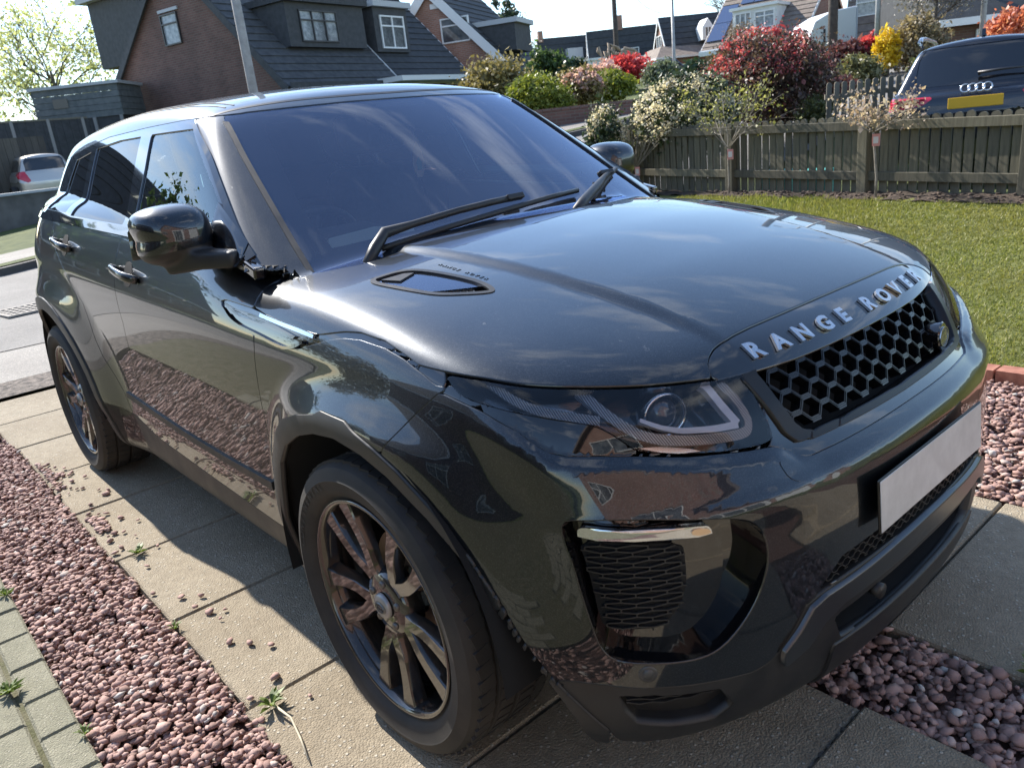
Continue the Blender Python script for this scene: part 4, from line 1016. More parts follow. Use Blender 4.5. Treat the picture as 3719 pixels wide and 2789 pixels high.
def concrete(name, c0, c1, c2, agg, bscale=70):
    t = NT(name); v = t.world(); n = t.noise(v, 2.3, 6, .62); n2 = t.noise(v, 26, 5, .65)
    base = t.mix(t.ramp(n2, [(.35, 0.0), (.7, .55)]), t.ramp(n, [(.28, c0), (.5, c1), (.74, c2)]), tuple(.72 * q for q in c0))
    st = t.voro(v, bscale); col = t.voro(v, bscale, 'Color'); sc = t.n('ShaderNodeSeparateColor'); t.l(col, sc.inputs[0])
    m = t.math('MULTIPLY', t.ramp(st, [(.20, 1.0), (.34, 0.0)]), t.ramp(sc.outputs[1], [(.60, 0.0), (.72, .85)]))
    fine = t.voro(v, 190); hh = t.math('ADD', t.math('MULTIPLY', m, .8), t.math('MULTIPLY', fine, -.55))
    gx = t.ramp(t.voro(v, 190, 'Color'), [(0, (.75, .75, .75)), (1, (1.2, 1.2, 1.2))])
    return t.done(t.princ(Base_Color=t.mix(m, t.mix(.6, base, gx, 'MULTIPLY'), agg), Roughness=.9, Normal=t.bump(hh, .75, .006)))
SLABM = concrete('exposed aggregate slab', (.235, .190, .128), (.300, .250, .176), (.345, .295, .215), (.46, .42, .34))
PAVERM = concrete('grey-green block paver', (.185, .178, .120), (.235, .222, .155), (.275, .260, .190), (.40, .37, .29), 110)
SOIL = mottled('dark garden soil', (.035, .024, .016), (.085, .060, .042), 9, .95, .9, 45, bdist=.03)
GRAVB = mottled('gravel bed base', (.07, .035, .028), (.14, .075, .06), 60, .95, .8, 160, bdist=.01)
VERGE = mottled('rough verge grass', (.06, .085, .02), (.12, .14, .04), 3, .9, .8, 90, bdist=.03)
xs = np.concatenate([np.linspace(-160, -30, 20)[:-1], np.linspace(-30, 12, 64), np.linspace(12, 90, 12)[1:]]); ys = np.concatenate([np.linspace(-90, -12, 12)[:-1], np.linspace(-12, 60, 90), np.linspace(60, 200, 14)[1:]])
grid_mesh('ground', xs, ys, lambda X, Y: zg(X, Y) - .045 - .10 * (1 - sst(np.maximum(np.abs(X + .8) - 5.4, np.abs(Y - .4) - 6.6), 0, 1.2)), VERGE)
RL = [(-9.4, -60), (-9.4, -20), (-9.4, 0), (-8.7, 8), (-7.0, 16), (-3.0, 24), (5, 31), (30, 44)]
strip_mesh('road', RL, -2.85, 2.85, ROADM, .004)
KERB = asphalt('dark kerb stone', (.06, .058, .055), (.10, .097, .09), .3)
strip_mesh('far_kerb', RL, -3.0, -2.85, KERB, .11, thick=.16); strip_mesh('pavement', RL, -4.8, -3.0, PAVEM, .105)
strip_mesh('grass_verge', RL, -3.35, -3.0, VERGE, .125)
L0 = [(-6.62, -9), (-6.58, -4), (-6.55, 0), (-6.42, 4.5)]
obj('crossover', [(-6.62, -9, -.002), (-4.70, -9, -.002), (-4.70, 4.5, -.002), (-6.45, 4.5, -.002)], [(0, 1, 2, 3)], PAVEM)['kind'] = 'structure'
obj('patched_edge', [(-5.22, -9, .002), (-4.70, -9, .002), (-4.70, 4.5, .002), (-5.16, 4.5, .002)], [(0, 1, 2, 3)], mottled('broken gravelly tarmac', (.06, .052, .045), (.24, .20, .165), 22, .95, .9, 60, bdist=.02, coord='Object'))['kind'] = 'structure'
grid_mesh('gravel_base', np.linspace(-4.7, 3.2, 20), np.linspace(-1.5, 2.38, 12), lambda X, Y: 0*X - .034, GRAVB)
# slabs of the two wheel tracks: each slab its own piece
pv = empty('driveway_paving'); pv['kind'] = 'structure'
def slabmesh(w, d, t=.05):
    m = MB(); h = .006
    m.v = [(-w/2+h,-d/2+h,0),(w/2-h,-d/2+h,0),(w/2-h,d/2-h,0),(-w/2+h,d/2-h,0),(-w/2,-d/2,-h),(w/2,-d/2,-h),(w/2,d/2,-h),(-w/2,d/2,-h),(-w/2,-d/2,-t),(w/2,-d/2,-t),(w/2,d/2,-t),(-w/2,d/2,-t)]
    m.f = [(0,1,2,3)] + [(4+i,4+(i+1)%4,(i+1)%4,i) for i in range(4)] + [(8+i,8+(i+1)%4,4+(i+1)%4,4+i) for i in range(4)]; m.mi = [0]*9; return m.mesh('paving_slab', SLABM)
sl1 = slabmesh(.590, 1.035); sl2 = slabmesh(.590, .895)
jx = [-4.63, -4.02, -3.42, -2.79, -2.175, -1.575, -.985, -.395, .20, .765, 1.37, 1.97, 2.57, 3.17]
for a, b in zip(jx[:-1], jx[1:]):
    o = link('paving_slab', sl1, pv, ((a+b)/2, -.632 + random.uniform(-.008, .008), random.uniform(-.004, .002)), (random.uniform(-.004, .004), random.uniform(-.004, .004), random.uniform(-.006, .006)), ((b-a-.008)/.59, 1, 1))
    o = link('paving_slab', sl2, pv, ((a+b)/2 - .09, .662 + random.uniform(-.006, .006), random.uniform(-.004, .002)), (random.uniform(-.004, .004), random.uniform(-.004, .004), random.uniform(-.006, .006)), ((b-a-.008)/.59, 1, 1))
# block paving along the left edge
bp = empty('block_paving'); bp['kind'] = 'structure'
def pavermesh():
    m = MB(); h = .007; w, d = .197, .094
    m.v = [(-w/2+h,-d/2+h,0),(w/2-h,-d/2+h,0),(w/2-h,d/2-h,0),(-w/2+h,d/2-h,0),(-w/2,-d/2,-h),(w/2,-d/2,-h),(w/2,d/2,-h),(-w/2,d/2,-h),(-w/2,-d/2,-.05),(w/2,-d/2,-.05),(w/2,d/2,-.05),(-w/2,d/2,-.05)]
    m.f = [(0,1,2,3)] + [(4+i,4+(i+1)%4,(i+1)%4,i) for i in range(4)] + [(8+i,8+(i+1)%4,4+(i+1)%4,4+i) for i in range(4)]; m.mi = [0]*9; return m.mesh('paver', PAVERM)
pm = pavermesh()
for r in range(7):
    for k in range(17):
        x = -2.60 + .201 * k + (.1 if r % 2 else 0) * 1.0 - (0 if r else .0)
        link('paver', pm, bp, (x, -1.535 - .100 * r + (0 if r == 0 else -.006), .012 + random.uniform(-.004, .003)), (random.uniform(-.012, .012), random.uniform(-.01, .01), random.uniform(-.01, .01)))
MOSS = mottled('moss and sand in the joints', (.085, .085, .035), (.15, .135, .08), 14, .95, .8, 120, bdist=.01)
grid_mesh('paver_bedding', np.linspace(-4.7, 3, 30), np.linspace(-7.5, -1.495, 24), lambda X, Y: 0*X + .0015 - .004*(Y < -2.2), MOSS)
# gravel: real stones
STONE = (lambda t: t.done(t.princ(Base_Color=t.ramp(t.n('ShaderNodeNewGeometry').outputs['Random Per Island'], [(0, (.20, .125, .105)), (.35, (.31, .190, .158)), (.7, (.40, .255, .215)), (.93, (.46, .32, .275)), (.965, (.40, .36, .33)), (1, (.50, .46, .42))]), Roughness=.85, Normal=t.bump(t.noise(t.coord('Object'), 160, 4), .35, .004))))(NT('red crushed stone'))
def icoV():
    p = (1 + 5 ** .5) / 2
    V = np.array([(-1,p,0),(1,p,0),(-1,-p,0),(1,-p,0),(0,-1,p),(0,1,p),(0,-1,-p),(0,1,-p),(p,0,-1),(p,0,1),(-p,0,-1),(-p,0,1)], float); V /= np.linalg.norm(V[0])
    F = np.array([(0,11,5),(0,5,1),(0,1,7),(0,7,10),(0,10,11),(1,5,9),(5,11,4),(11,10,2),(10,7,6),(7,1,8),(3,9,4),(3,4,2),(3,2,6),(3,6,8),(3,8,9),(4,9,5),(2,4,11),(6,2,10),(8,6,7),(9,8,1)]); return V, F
IV, IF = icoV()
def rand_rot(n):
    q = rng.normal(size=(n, 4)); q /= np.linalg.norm(q, axis=1)[:, None]; w, x, y, z = q.T
    return np.stack([1-2*(y*y+z*z), 2*(x*y-z*w), 2*(x*z+y*w), 2*(x*y+z*w), 1-2*(x*x+z*z), 2*(y*z-x*w), 2*(x*z-y*w), 2*(y*z+x*w), 1-2*(x*x+y*y)], 1).reshape(n, 3, 3)
def stones(P, size, m, name, kind='stuff'):
    n = len(P); s = size * np.exp(rng.normal(0, .25, (n, 1))); ax = np.stack([np.ones(n), rng.uniform(.62, .95, n), rng.uniform(.30, .6, n)], 1) * s
    V = IV[None] * (1 + rng.uniform(-.38, .22, (n, 12, 1))) * ax[:, None]
    yaw = rng.uniform(0, 6.283, n); tilt = rng.normal(0, .35, n); c, q = np.cos(yaw), np.sin(yaw); ct, st = np.cos(tilt), np.sin(tilt)
    x, y, z = V[..., 0], V[..., 1], V[..., 2]; y, z = y*ct[:, None] - z*st[:, None], y*st[:, None] + z*ct[:, None]
    X = x*c[:, None] - y*q[:, None]; Y = x*q[:, None] + y*c[:, None]
    V = np.stack([X, Y, z], -1) + P[:, None]; F = (IF[None] + 12*np.arange(n)[:, None, None]).reshape(-1, 3)
    o = obj(name, V.reshape(-1, 3), F, m); 
    if kind: o['kind'] = kind
    return o
def scatter(x0, x1, y0, y1, dens, edge=0.0):
    n = int((x1-x0)*(y1-y0)*dens); return np.stack([rng.uniform(x0, x1, n), rng.uniform(y0, y1, n)], 1)
P = np.concatenate([scatter(-3.5, .35, -1.488, -1.152, 7600), scatter(.35, 1.2, -1.488, -1.152, 1500), scatter(-4.6, -3.5, -1.488, -1.152, 1500)])
# the stones spill a little onto the slabs
sp = scatter(-3.4, .2, -1.155, -1.11, 900); sp = sp[rng.uniform(size=len(sp)) < .5 * np.exp(-(sp[:, 1] + 1.155) / .018) + .05*0]
sp2 = np.array([(-1.98 + rng.normal(0, .09), -1.12 + abs(rng.normal(0, .03))) for _ in range(60)]); sp3 = np.array([(-2.75 + rng.normal(0, .14), -1.13 + abs(rng.normal(0, .035))) for _ in range(70)])
Z = rng.uniform(-.022, .004, len(P)); stones(np.column_stack([P, Z]), .0128, STONE, 'gravel')
Q = np.concatenate([sp, sp2, sp3]); stones(np.column_stack([Q, np.full(len(Q), .006)]), .0125, STONE, 'gravel')
P = scatter(.30, 1.7, -.112, .208, 4600); stones(np.column_stack([P, rng.uniform(-.024, .002, len(P))]), .0150, STONE, 'gravel')
P = np.concatenate([scatter(-.5, 1.75, 1.12, 2.33, 3400), scatter(-3.5, -.5, 1.12, 2.33, 350)]); stones(np.column_stack([P, rng.uniform(-.022, .006, len(P))]), .0150, STONE, 'gravel')
P = scatter(.745, .785, -.9, -.12, 2600); stones(np.column_stack([P, np.full(len(P), -.012)]), .011, mottled('joint pebbles', (.10, .085, .07), (.22, .19, .16), 30, .9), 'gravel')
# loose stones on the slabs
lo = [(-2.32,-.97),(-2.28,-.99),(-2.36,-1.0),(-1.95,-1.02),(-1.86,-.98),(-2.05,-1.05),(-1.72,-1.03),(-1.55,-1.0),(-1.42,-1.08),(-1.10,-1.07),(-1.05,-1.02),(-1.0,-1.06),(-.93,-1.04),(-.90,-1.0),(-.86,-1.03),(-.72,-1.06),(-.66,-1.02),(-.60,-.98),(-.45,-1.04),(-.30,-1.01),(-2.6,-1.0),(-2.72,-1.03),(.9,-.45),(.95,.60),(1.02,.78)]
for k, (x, y) in enumerate(lo):
    shade = x > .5
    o = stones(np.array([[0, 0, 0.0]]), .0135 if not shade else .015, STONE, 'loose_stone', None); o.location = (x, y, .007); o.name = 'loose_stone'
    if shade: tag(o, ('pale chip lying alone on the shaded slab below the bumper', 'pale stone chip on the shaded slab beyond the front splitter', 'small pale pebble on the shaded slab at the frame edge')[k - 22], 'stone')
    else: tag(o, 'small dark red gravel chip lying loose on the sunlit slabs beside the SUV', 'stone', 'loose gravel chips on the sunlit slabs')
# brick edging of the lawn
ed = empty('lawn_edging'); ed['kind'] = 'structure'
BRK = mottled('orange edging brick', (.26, .10, .065), (.40, .18, .12), 18, .85, .4, 120)
m = MB(); m.box((-.1055, -.05, -.06), (.1055, .05, .05)); eb = m.mesh('brick', BRK)
for k in range(26): o = link('brick', eb, ed, (-3.2 + .222*k, 2.385 + random.uniform(-.006, .006), random.uniform(-.006, .004)), (0, random.uniform(-.02, .02), random.uniform(-.03, .03)))
# lawn
def zl(x, y): return .035 + .345 * sst(y, 1.2, 7.4) * 1.0
zl = lambda X, Y: .03 + .35 * (np.clip((Y - 2.43) / 3.72, 0, 1) ** .95)
LAWN = mottled('lawn soil and thatch', (.10, .115, .022), (.165, .175, .045), 6, .95, .8, 160, bdist=.02, coord='Object')
FX = lambda x: 6.46 - .1254 * (x + 3.82)
grid_mesh('lawn', np.linspace(-5.45, 3.6, 60), np.linspace(2.43, 6.45, 40), zl, LAWN)
n = 150000; gx = rng.uniform(-4.4, 2.6, n); gy = 2.43 + 3.75 * rng.uniform(0, 1, n) ** 1.15; keep = (gy < FX(gx) - .30 + .06*np.sin(gx*9) + rng.normal(0, .03, n)); gx, gy = gx[keep], gy[keep]; n = len(gx)
h = rng.uniform(.016, .036, n) * (1 + .35*np.sin(gx*2.1 + gy*1.3)); a = rng.uniform(0, 6.283, n); w = .0032 * (1 + .25*(gy - 2.4)); lx = rng.normal(0, .012, n); ly = rng.normal(0, .012, n); z0 = zl(gx, gy)
V = np.empty((n, 3, 3)); V[:, 0] = np.stack([gx - w*np.cos(a), gy - w*np.sin(a), z0], 1); V[:, 1] = np.stack([gx + w*np.cos(a), gy + w*np.sin(a), z0], 1); V[:, 2] = np.stack([gx + lx, gy + ly, z0 + h], 1)
def leafmat(name, stops, trans=.35, rough=.5, tcol=1.3, patch=None):
    t = NT(name); r = t.n('ShaderNodeNewGeometry').outputs['Random Per Island']; c = t.ramp(r, stops)
    if patch: c = t.mix(t.ramp(t.noise(t.world(), patch[0], 4), [(.38, 0.0), (.66, patch[2])]), c, patch[1])
    p = t.princ(Base_Color=c, Roughness=rough); tr = t.n('ShaderNodeBsdfTranslucent'); t.l(t.mix(1.0, c, (tcol, tcol, tcol*.7), 'MULTIPLY'), tr.inputs[0])
    m = t.n('ShaderNodeMixShader'); m.inputs[0].default_value = trans; t.l(p.outputs[0], m.inputs[1]); t.l(tr.outputs[0], m.inputs[2]); return t.done(m.outputs[0])
GRASS = leafmat('lawn grass blades', [(0, (.125, .165, .028)), (.5, (.205, .235, .048)), (.85, (.28, .285, .075)), (1, (.36, .33, .14))], .40, .55, 1.25, (1.3, (.26, .235, .075), .55))
g = obj('grass', V.reshape(-1, 3), np.arange(3*n).reshape(-1, 3), GRASS); g['kind'] = 'stuff'
grid_mesh('flower_border_soil', np.linspace(-5.4, 3.4, 60), np.linspace(0, 1, 6), lambda X, Y: 0*X + .385, SOIL)
so = bpy.data.objects['flower_border_soil']
co = np.empty(len(so.data.vertices)*3); so.data.vertices.foreach_get('co', co); co = co.reshape(-1, 3); yy = FX(co[:, 0]); co[:, 2] = zl(co[:, 0], yy - .34 + co[:, 1]*.36) + .012 + .018*np.sin(co[:, 0]*23)*np.sin(co[:, 1]*7) + .012*np.sin(co[:, 0]*61); co[:, 1] = yy - .34 + co[:, 1]*.36
so.data.vertices.foreach_set('co', co.ravel()); so.data.update()
P = np.stack([rng.uniform(-4.2, .6, 240), np.zeros(240)], 1); P[:, 1] = FX(P[:, 0]) - rng.uniform(.02, .30, 240); stones(np.column_stack([P, zl(P[:, 0], P[:, 1]) + .02]), .022, mottled('clods of soil', (.06, .042, .03), (.14, .10, .075), 20, .95), 'soil_clods')
# small weeds in the joints
WEED = leafmat('weed leaves', [(0, (.09, .14, .03)), (1, (.2, .26, .07))], .35)
def weed(x, y, z, n, r, h, name, label):
    V = []; F = []
    for k in range(n):
        a = random.uniform(0, 6.28); L = r * random.uniform(.5, 1); ca, sa = math.cos(a), math.sin(a); w = L * .16; b = len(V); hh = h * random.uniform(.5, 1)
        V += [(0, 0, 0), (ca*L*.5 - sa*w, sa*L*.5 + ca*w, hh*.8), (ca*L, sa*L, hh), (ca*L*.5 + sa*w, sa*L*.5 - ca*w, hh*.8)]; F.append((b, b+1, b+2, b+3))
    o = obj(name, V, F, WEED, loc=(x, y, z)); tag(o, label, 'weed')
weed(-1.56, -1.07, .0, 26, .045, .03, 'weed_tuft', 'small green weed tuft in the slab joint nearest the rear wheel shadow')
weed(-.93, -1.15, .0, 14, .03, .025, 'weed_tuft', 'tiny bright weed where the gravel meets the slab edge')
weed(-.345, -1.10, .005, 22, .055, .035, 'weed_rosette', 'pale weed rosette at the slab corner beside the front wheel')
weed(1.02, .235, .0, 26, .05, .05, 'grass_tuft', 'dark grass tuft at the slab edge beyond the red gravel strip')
weed(-1.62, -1.50, .012, 18, .04, .03, 'weed_tuft', 'yellow-green weed between pavers and gravel, furthest up the edge')
weed(-.98, -1.60, .014, 30, .05, .03, 'weed_tuft', 'mossy weed tuft growing over the block paver joint')
weed(-.62, -1.49, .012, 14, .03, .025, 'weed_tuft', 'small weed in the paver edge nearest the frame bottom')
m = MB(); m.tube([(-.33,-1.10,.02),(-.25,-1.09,.018),(-.17,-1.105,.012),(-.09,-1.125,.008)], [.0035,.003,.003,.002], 6)
tag(m.build('dry_stalk', plain('straw stalk', (.55, .48, .34), .7), None, True), 'pale dry plant stalk lying across gravel and slab edge', 'stalk')
# gully grate in the road
m = MB(); GR = asphalt('worn iron grate', (.26, .235, .205), (.36, .33, .29), .4)
for q in [((-.31,-.31,0),(.31,-.26,.02)),((-.31,.26,0),(.31,.31,.02)),((-.31,-.26,0),(-.26,.26,.02)),((.26,-.26,0),(.31,.26,.02))]: m.box(*q)
gr = m.build('gully_grate', GR, None); gr.location = (-8.45, -.10, float(zg(-8.45, -.1)) + .006); gr.rotation_euler = (0, 0, R(8)); tag(gr, 'worn metal drain grate set in the tarmac behind the rear wheel', 'drain')
m = MB(); m.box((-.25, -.012, .001), (.25, .012, .018)); bm_ = m.mesh('bar', GR)
for k in range(8): link('bar', bm_, gr, (0, -.225 + .064*k, 0))
m = MB(); m.box((-.012, -.26, .0), (.012, .26, .015)); bm2 = m.mesh('cross_bar', GR)
for k in range(4): link('cross_bar', bm2, gr, (-.17 + .113*k, 0, 0))
# ---------------------------------------------------------------- fence, plants, houses, street things
def timber(name, c0, c1):
    t = NT(name); v = t.coord('Object'); mp = t.n('ShaderNodeMapping'); mp.inputs['Scale'].default_value = (40, 40, 3); t.l(v, mp.inputs[0])
    oi = t.n('ShaderNodeObjectInfo'); n = t.noise(mp.outputs[0], 1, 5, .6, .6); c = t.ramp(n, [(.3, c0), (.7, c1)])
    c = t.mix(1.0, c, t.ramp(oi.outputs['Random'], [(0, (.72, .72, .70)), (1, (1.25, 1.22, 1.12))]), 'MULTIPLY'); return t.done(t.princ(Base_Color=c, Roughness=.85, Normal=t.bump(n, .3, .004)))
TIMB = timber('weathered green-grey timber', (.085, .078, .055), (.165, .150, .108)); TIMB2 = timber('pale old timber', (.16, .145, .12), (.26, .24, .20))
def picket_mesh(w, h, t, m, rnd=6):
    p = [(-w/2, 0), (w/2, 0)] + [(w/2*math.cos(math.pi*k/rnd), h - w*.42 + w*.42*math.sin(math.pi*k/rnd)) for k in range(rnd + 1)]
    b = MB(); b.prism(p, -t/2, t/2, Matrix(((1,0,0,0),(0,0,1,0),(0,1,0,0),(0,0,0,1)))); me = b.mesh('picket', m); bm_fix_(me); return me
def bm_fix_(me):
    import bmesh
    b = bmesh.new(); b.from_mesh(me); bmesh.ops.recalc_face_normals(b, faces=b.faces); b.to_mesh(me); b.free()
fen = empty('picket_fence', (-3, FX(-3), .38), 0, 'weathered round-top picket fence along the back of the lawn', 'fence')
M0 = Matrix.Translation((-3, FX(-3), .38)).inverted()
fyaw = math.atan(-.1254); pk = picket_mesh(.079, .79, .018, TIMB)
def fp(x, dz=0.0, dy=0.0): return Vector((x - (-3) - dy*math.sin(fyaw), FX(x) - FX(-3) + dy*math.cos(fyaw), dz - .026*(x + 3.65)))
x = -5.42
while x < 1.75:
    top = .79
    link('picket', pk, fen, fp(x, random.uniform(-.004, .006) - .02 - .016*(x + 3)*.0, .030), (random.uniform(-.01, .01), random.uniform(-.012, .012), fyaw + random.uniform(-.02, .02)), (random.uniform(.94, 1.06), 1, random.uniform(.985, 1.01)))
    x += .0985
for a, b in ((-5.5, -3.92), (-3.88, -2.27), (-2.23, -.80), (-.76, 1.0)):
    for z0, z1 in ((.640, .725), (.165, .250)):
        m = MB(); L = math.hypot(b - a, FX(b) - FX(a)); m.box((0, -.02, z0), (L, .018, z1)); o = m.build('rail', TIMB, fen); o.location = fp(a); o.rotation_euler = (0, .026, fyaw); soften(o, .004)
for xx in (-5.56, -3.90, -2.25, -.78, .95):
    m = MB(); m.box((-.05, -.05, -.3), (.05, .05, .70 if xx > -5 else .80)); o = m.build('post', TIMB, fen); o.location = fp(xx, 0, -.008 if xx > -5 else 0); o.rotation_euler = (0, 0, fyaw); soften(o, .006)
for k in range(14):
    link('picket', pk, fen, fp(-5.60, .02 + .02*k, .12 + .11*k) + Vector((-.02*k, 0, 0)), (0, 0, R(92)))
# ---- leaves
def leaf_mesh(name, P, size, m, aspect=.55, up=0.0, fold=False, jit=.35):
    n = len(P); Rm = rand_rot(n)
    if up: 
        Rm[:, :, 2] = Rm[:, :, 2] * (1 - up) + np.array([0, 0, 1]) * up; q = Rm.transpose(0, 2, 1)
        z = Rm[:, :, 2] / np.linalg.norm(Rm[:, :, 2], axis=1)[:, None]; x = np.cross(Rm[:, :, 1], z); x /= np.linalg.norm(x, axis=1)[:, None]; y = np.cross(z, x); Rm = np.stack([x, y, z], 2)
    s = size * np.exp(rng.normal(0, jit, n)); q = np.array([(-.5, 0, 0), (0, -aspect/2, .08), (.5, 0, 0), (0, aspect/2, .08)])
    V = P[:, None] + np.einsum('nij,kj->nki', Rm, q) * s[:, None, None]
    return mesh(name, V.reshape(-1, 3), np.arange(4*n).reshape(-1, 4), m)
def crown_pts(n, rad, clumps, spread, shell=.55, zmin=-1.0, lean=0):
    d = rng.normal(size=(clumps, 3)); d /= np.linalg.norm(d, axis=1)[:, None]; r = shell + (1 - shell) * rng.uniform(0, 1, clumps) ** .6; c = d * r[:, None]
    c = c[c[:, 2] > zmin]; k = rng.integers(0, len(c), n); sc = spread * (.6 + .8*rng.uniform(size=len(c)))
    return (c[k] + rng.normal(size=(n, 3)) * sc[k][:, None]) * np.array(rad)
BARK = mottled('bark', (.06, .048, .038), (.14, .115, .09), 14, .9, .8, 40, bdist=.02); PALEBARK = mottled('pale young bark', (.20, .17, .13), (.34, .30, .24), 20, .8, .4, 60)
def branch_set(m, p, d, L, r, depth, n=3, spread=.6, droop=0.0):
    q = [Vector(p)]; dd = Vector(d).normalized()
    for k in range(3):
        dd = (dd + Vector((random.gauss(0, .12), random.gauss(0, .12), random.gauss(0, .08) - droop))).normalized(); q.append(q[-1] + dd * L / 3)
    m.tube(q, [r, r*.85, r*.7, r*.5], 5 if depth > 1 else 4, False); tips = [q[-1]]
    if depth > 0:
        for k in range(n):
            t = random.uniform(.4, 1); i = min(int(t*3), 2); pp = q[i].lerp(q[i+1], t*3 - i); nd = (dd + Vector((random.gauss(0, spread), random.gauss(0, spread), random.gauss(.15, spread*.6)))).normalized()
            tips += branch_set(m, pp, nd, L*random.uniform(.55, .8), r*.55, depth - 1, n, spread, droop)
    return tips
def shrub(name, loc, rad, n, size, lm, label, cat, group=None, clumps=60, spread=.16, shell=.6, zmin=-.9, aspect=.55, stems=4, h=None, up=.0, flowers=None, bark=BARK, rz=0):
    """leafy bush: several stems and a crown of separate leaves; loc is the middle of the crown"""
    base = float(zg(loc[0], loc[1])) if h is None else h
    r = empty(name, (loc[0], loc[1], base), rz, label, cat, group); cz = loc[2] - base
    P = crown_pts(n, rad, clumps, spread, shell, zmin) + np.array([0, 0, cz]); P = P[P[:, 2] > .02]
    link('foliage', leaf_mesh('foliage', P, size, lm, aspect, up), r)
    # a darker inner mass of leaves keeps daylight from showing through the middle
    Pi = crown_pts(max(n // 5, 200), tuple(.62*q for q in rad), 40, .25, .1, -1) + np.array([0, 0, cz]); Pi = Pi[Pi[:, 2] > .02]
    link('inner_foliage', leaf_mesh('inner_foliage', Pi, size*1.7, lm, .8), r)
    for k in range(stems):
        m = MB(); a = random.uniform(0, 6.28); m.tube([(0.05*math.cos(a), .05*math.sin(a), -.05), (rad[0]*.3*math.cos(a), rad[1]*.3*math.sin(a), cz*.6), (rad[0]*.6*math.cos(a), rad[1]*.6*math.sin(a), cz + rad[2]*.4)], [.03, .022, .008], 6); m.build('stem', bark, r, True)
    if flowers:
        fm, fn, fs, cl = flowers; P = crown_pts(fn, tuple(1.03*q for q in rad), cl, .07, .9, -.5) + np.array([0, 0, cz]); P = P[P[:, 2] > .1]; link('blossom', leaf_mesh('blossom', P, fs, fm, .9), r)
    return r
def lm(name, a, b, c=None, trans=.35, **k): return leafmat(name, [(0, a), (.5, b), (1, c or tuple(1.5*q for q in b))], trans, **k)
VIB = lm('viburnum leaves', (.020, .034, .014), (.045, .070, .028), (.10, .13, .06), .2); VIBF = lm('cream blossom', (.56, .48, .38), (.74, .66, .54), (.84, .79, .70), .5)
PHO = leafmat('photinia leaves', [(0, (.050, .036, .036)), (.4, (.095, .060, .056)), (.7, (.15, .115, .075)), (.92, (.22, .10, .085)), (1, (.36, .11, .11))], .3); PHOR = lm('red young photinia leaves', (.34, .045, .06), (.52, .08, .10), (.66, .30, .30), .4)
LIME = lm('bright lime foliage', (.10, .13, .02), (.20, .235, .035), (.30, .31, .06), .35); DKG = lm('dark evergreen', (.015, .035, .018), (.035, .065, .030), None, .2); MIDG = lm('mid green leaves', (.035, .065, .022), (.075, .12, .04), None, .35)
OLV = lm('olive spring leaves', (.12, .10, .04), (.22, .18, .075), (.32, .27, .13), .35); PNK = lm('pink blossom', (.42, .26, .24), (.60, .40, .38), None, .4); YEL = lm('yellow forsythia', (.50, .33, .01), (.72, .50, .02), (.80, .60, .06), .35)
MAR = lm('maroon leaves', (.05, .02, .025), (.12, .045, .05), (.25, .10, .10), .3); ORG = lm('orange-red young leaves', (.36, .10, .06), (.58, .18, .11), (.68, .34, .22), .4); REDL = lm('scarlet leaves', (.34, .04, .05), (.55, .08, .09), None, .4)
PALEG = lm('pale spring leaves', (.26, .29, .14), (.40, .43, .22), (.50, .52, .30), .6); GREYL = lm('grey twigs and buds', (.10, .09, .075), (.17, .155, .13), (.27, .24, .20), .2); HEDG = lm('clipped box', (.05, .06, .02), (.12, .13, .05), None, .25)
# viburnum over the fence corner, with a lobe hanging in front of it
shrub('viburnum_bush', (-4.98, 7.05, 1.25), (.52, .52, .48), 9000, .052, VIB, 'wide evergreen bush covered in cream blossom behind the fence corner', 'bush', clumps=110, spread=.13, shell=.75, flowers=(VIBF, 9500, .020, 420), h=.4)
bpy.data.objects['viburnum_bush'].scale = (1.25, 1.0, 1.0)
shrub('viburnum_bush', (-5.66, 6.30, 1.02), (.26, .24, .46), 3600, .050, VIB, 'narrow blossom-covered bush hanging beside the fence end post', 'bush', clumps=50, spread=.17, shell=.7, flowers=(VIBF, 3200, .020, 160), h=.35)
shrub('photinia_bush', (-5.80, 10.36, 1.62), (.98, .98, .74), 24000, .048, PHO, 'large red-leaved photinia bush beside the pale road', 'bush', clumps=150, spread=.13, shell=.55, h=.85, stems=6)
P = crown_pts(2600, (.9, .9, .74), 120, .07, .93, .12); ph = bpy.data.objects['photinia_bush']; link('red_shoots', leaf_mesh('red_shoots', P + np.array([0, 0, .80]), .055, PHOR, .45), ph)
shrub('dome_shrub', (-13.95, 13.1, 1.72), (.85, .80, .78), 17000, .075, LIME, 'clipped lime-green dome shrub above the brick garden wall', 'shrub', clumps=260, spread=.09, shell=.85, h=1.1)
shrub('flowering_currant', (-14.0, 14.75, 2.15), (.55, .62, .42), 3800, .085, OLV, 'straggly pink-flowering bush between lime dome and lime hedge', 'bush', clumps=50, spread=.2, flowers=(PNK, 1500, .075, 90))
shrub('lime_bush', (-14.9, 17.05, 2.15), (.62, .66, .40), 5200, .09, LIME, 'low bright lime bush in front of the red maple', 'bush', clumps=70, spread=.15)
shrub('magnolia_bush', (-19.2, 21.6, 2.75), (.55, .6, .45), 1800, .12, PNK, 'pink blossoming bush under the plumes of pampas grass', 'bush', clumps=40, spread=.2)
shrub('olive_bush', (-17.9, 15.2, 2.55), (.95, .95, .75), 5200, .12, OLV, 'olive-brown spring bush in front of the gabled brick house', 'bush', clumps=60, spread=.2)
shrub('green_bush', (-21.8, 21.2, 3.1), (.75, .75, .80), 4200, .15, MIDG, 'tall dark green bush left of the white garage', 'bush', clumps=60, spread=.17)
shrub('green_bush', (-20.7, 21.6, 2.9), (.60, .60, .55), 2600, .15, DKG, 'round dark bush touching the white garage doors', 'bush', clumps=50, spread=.17)
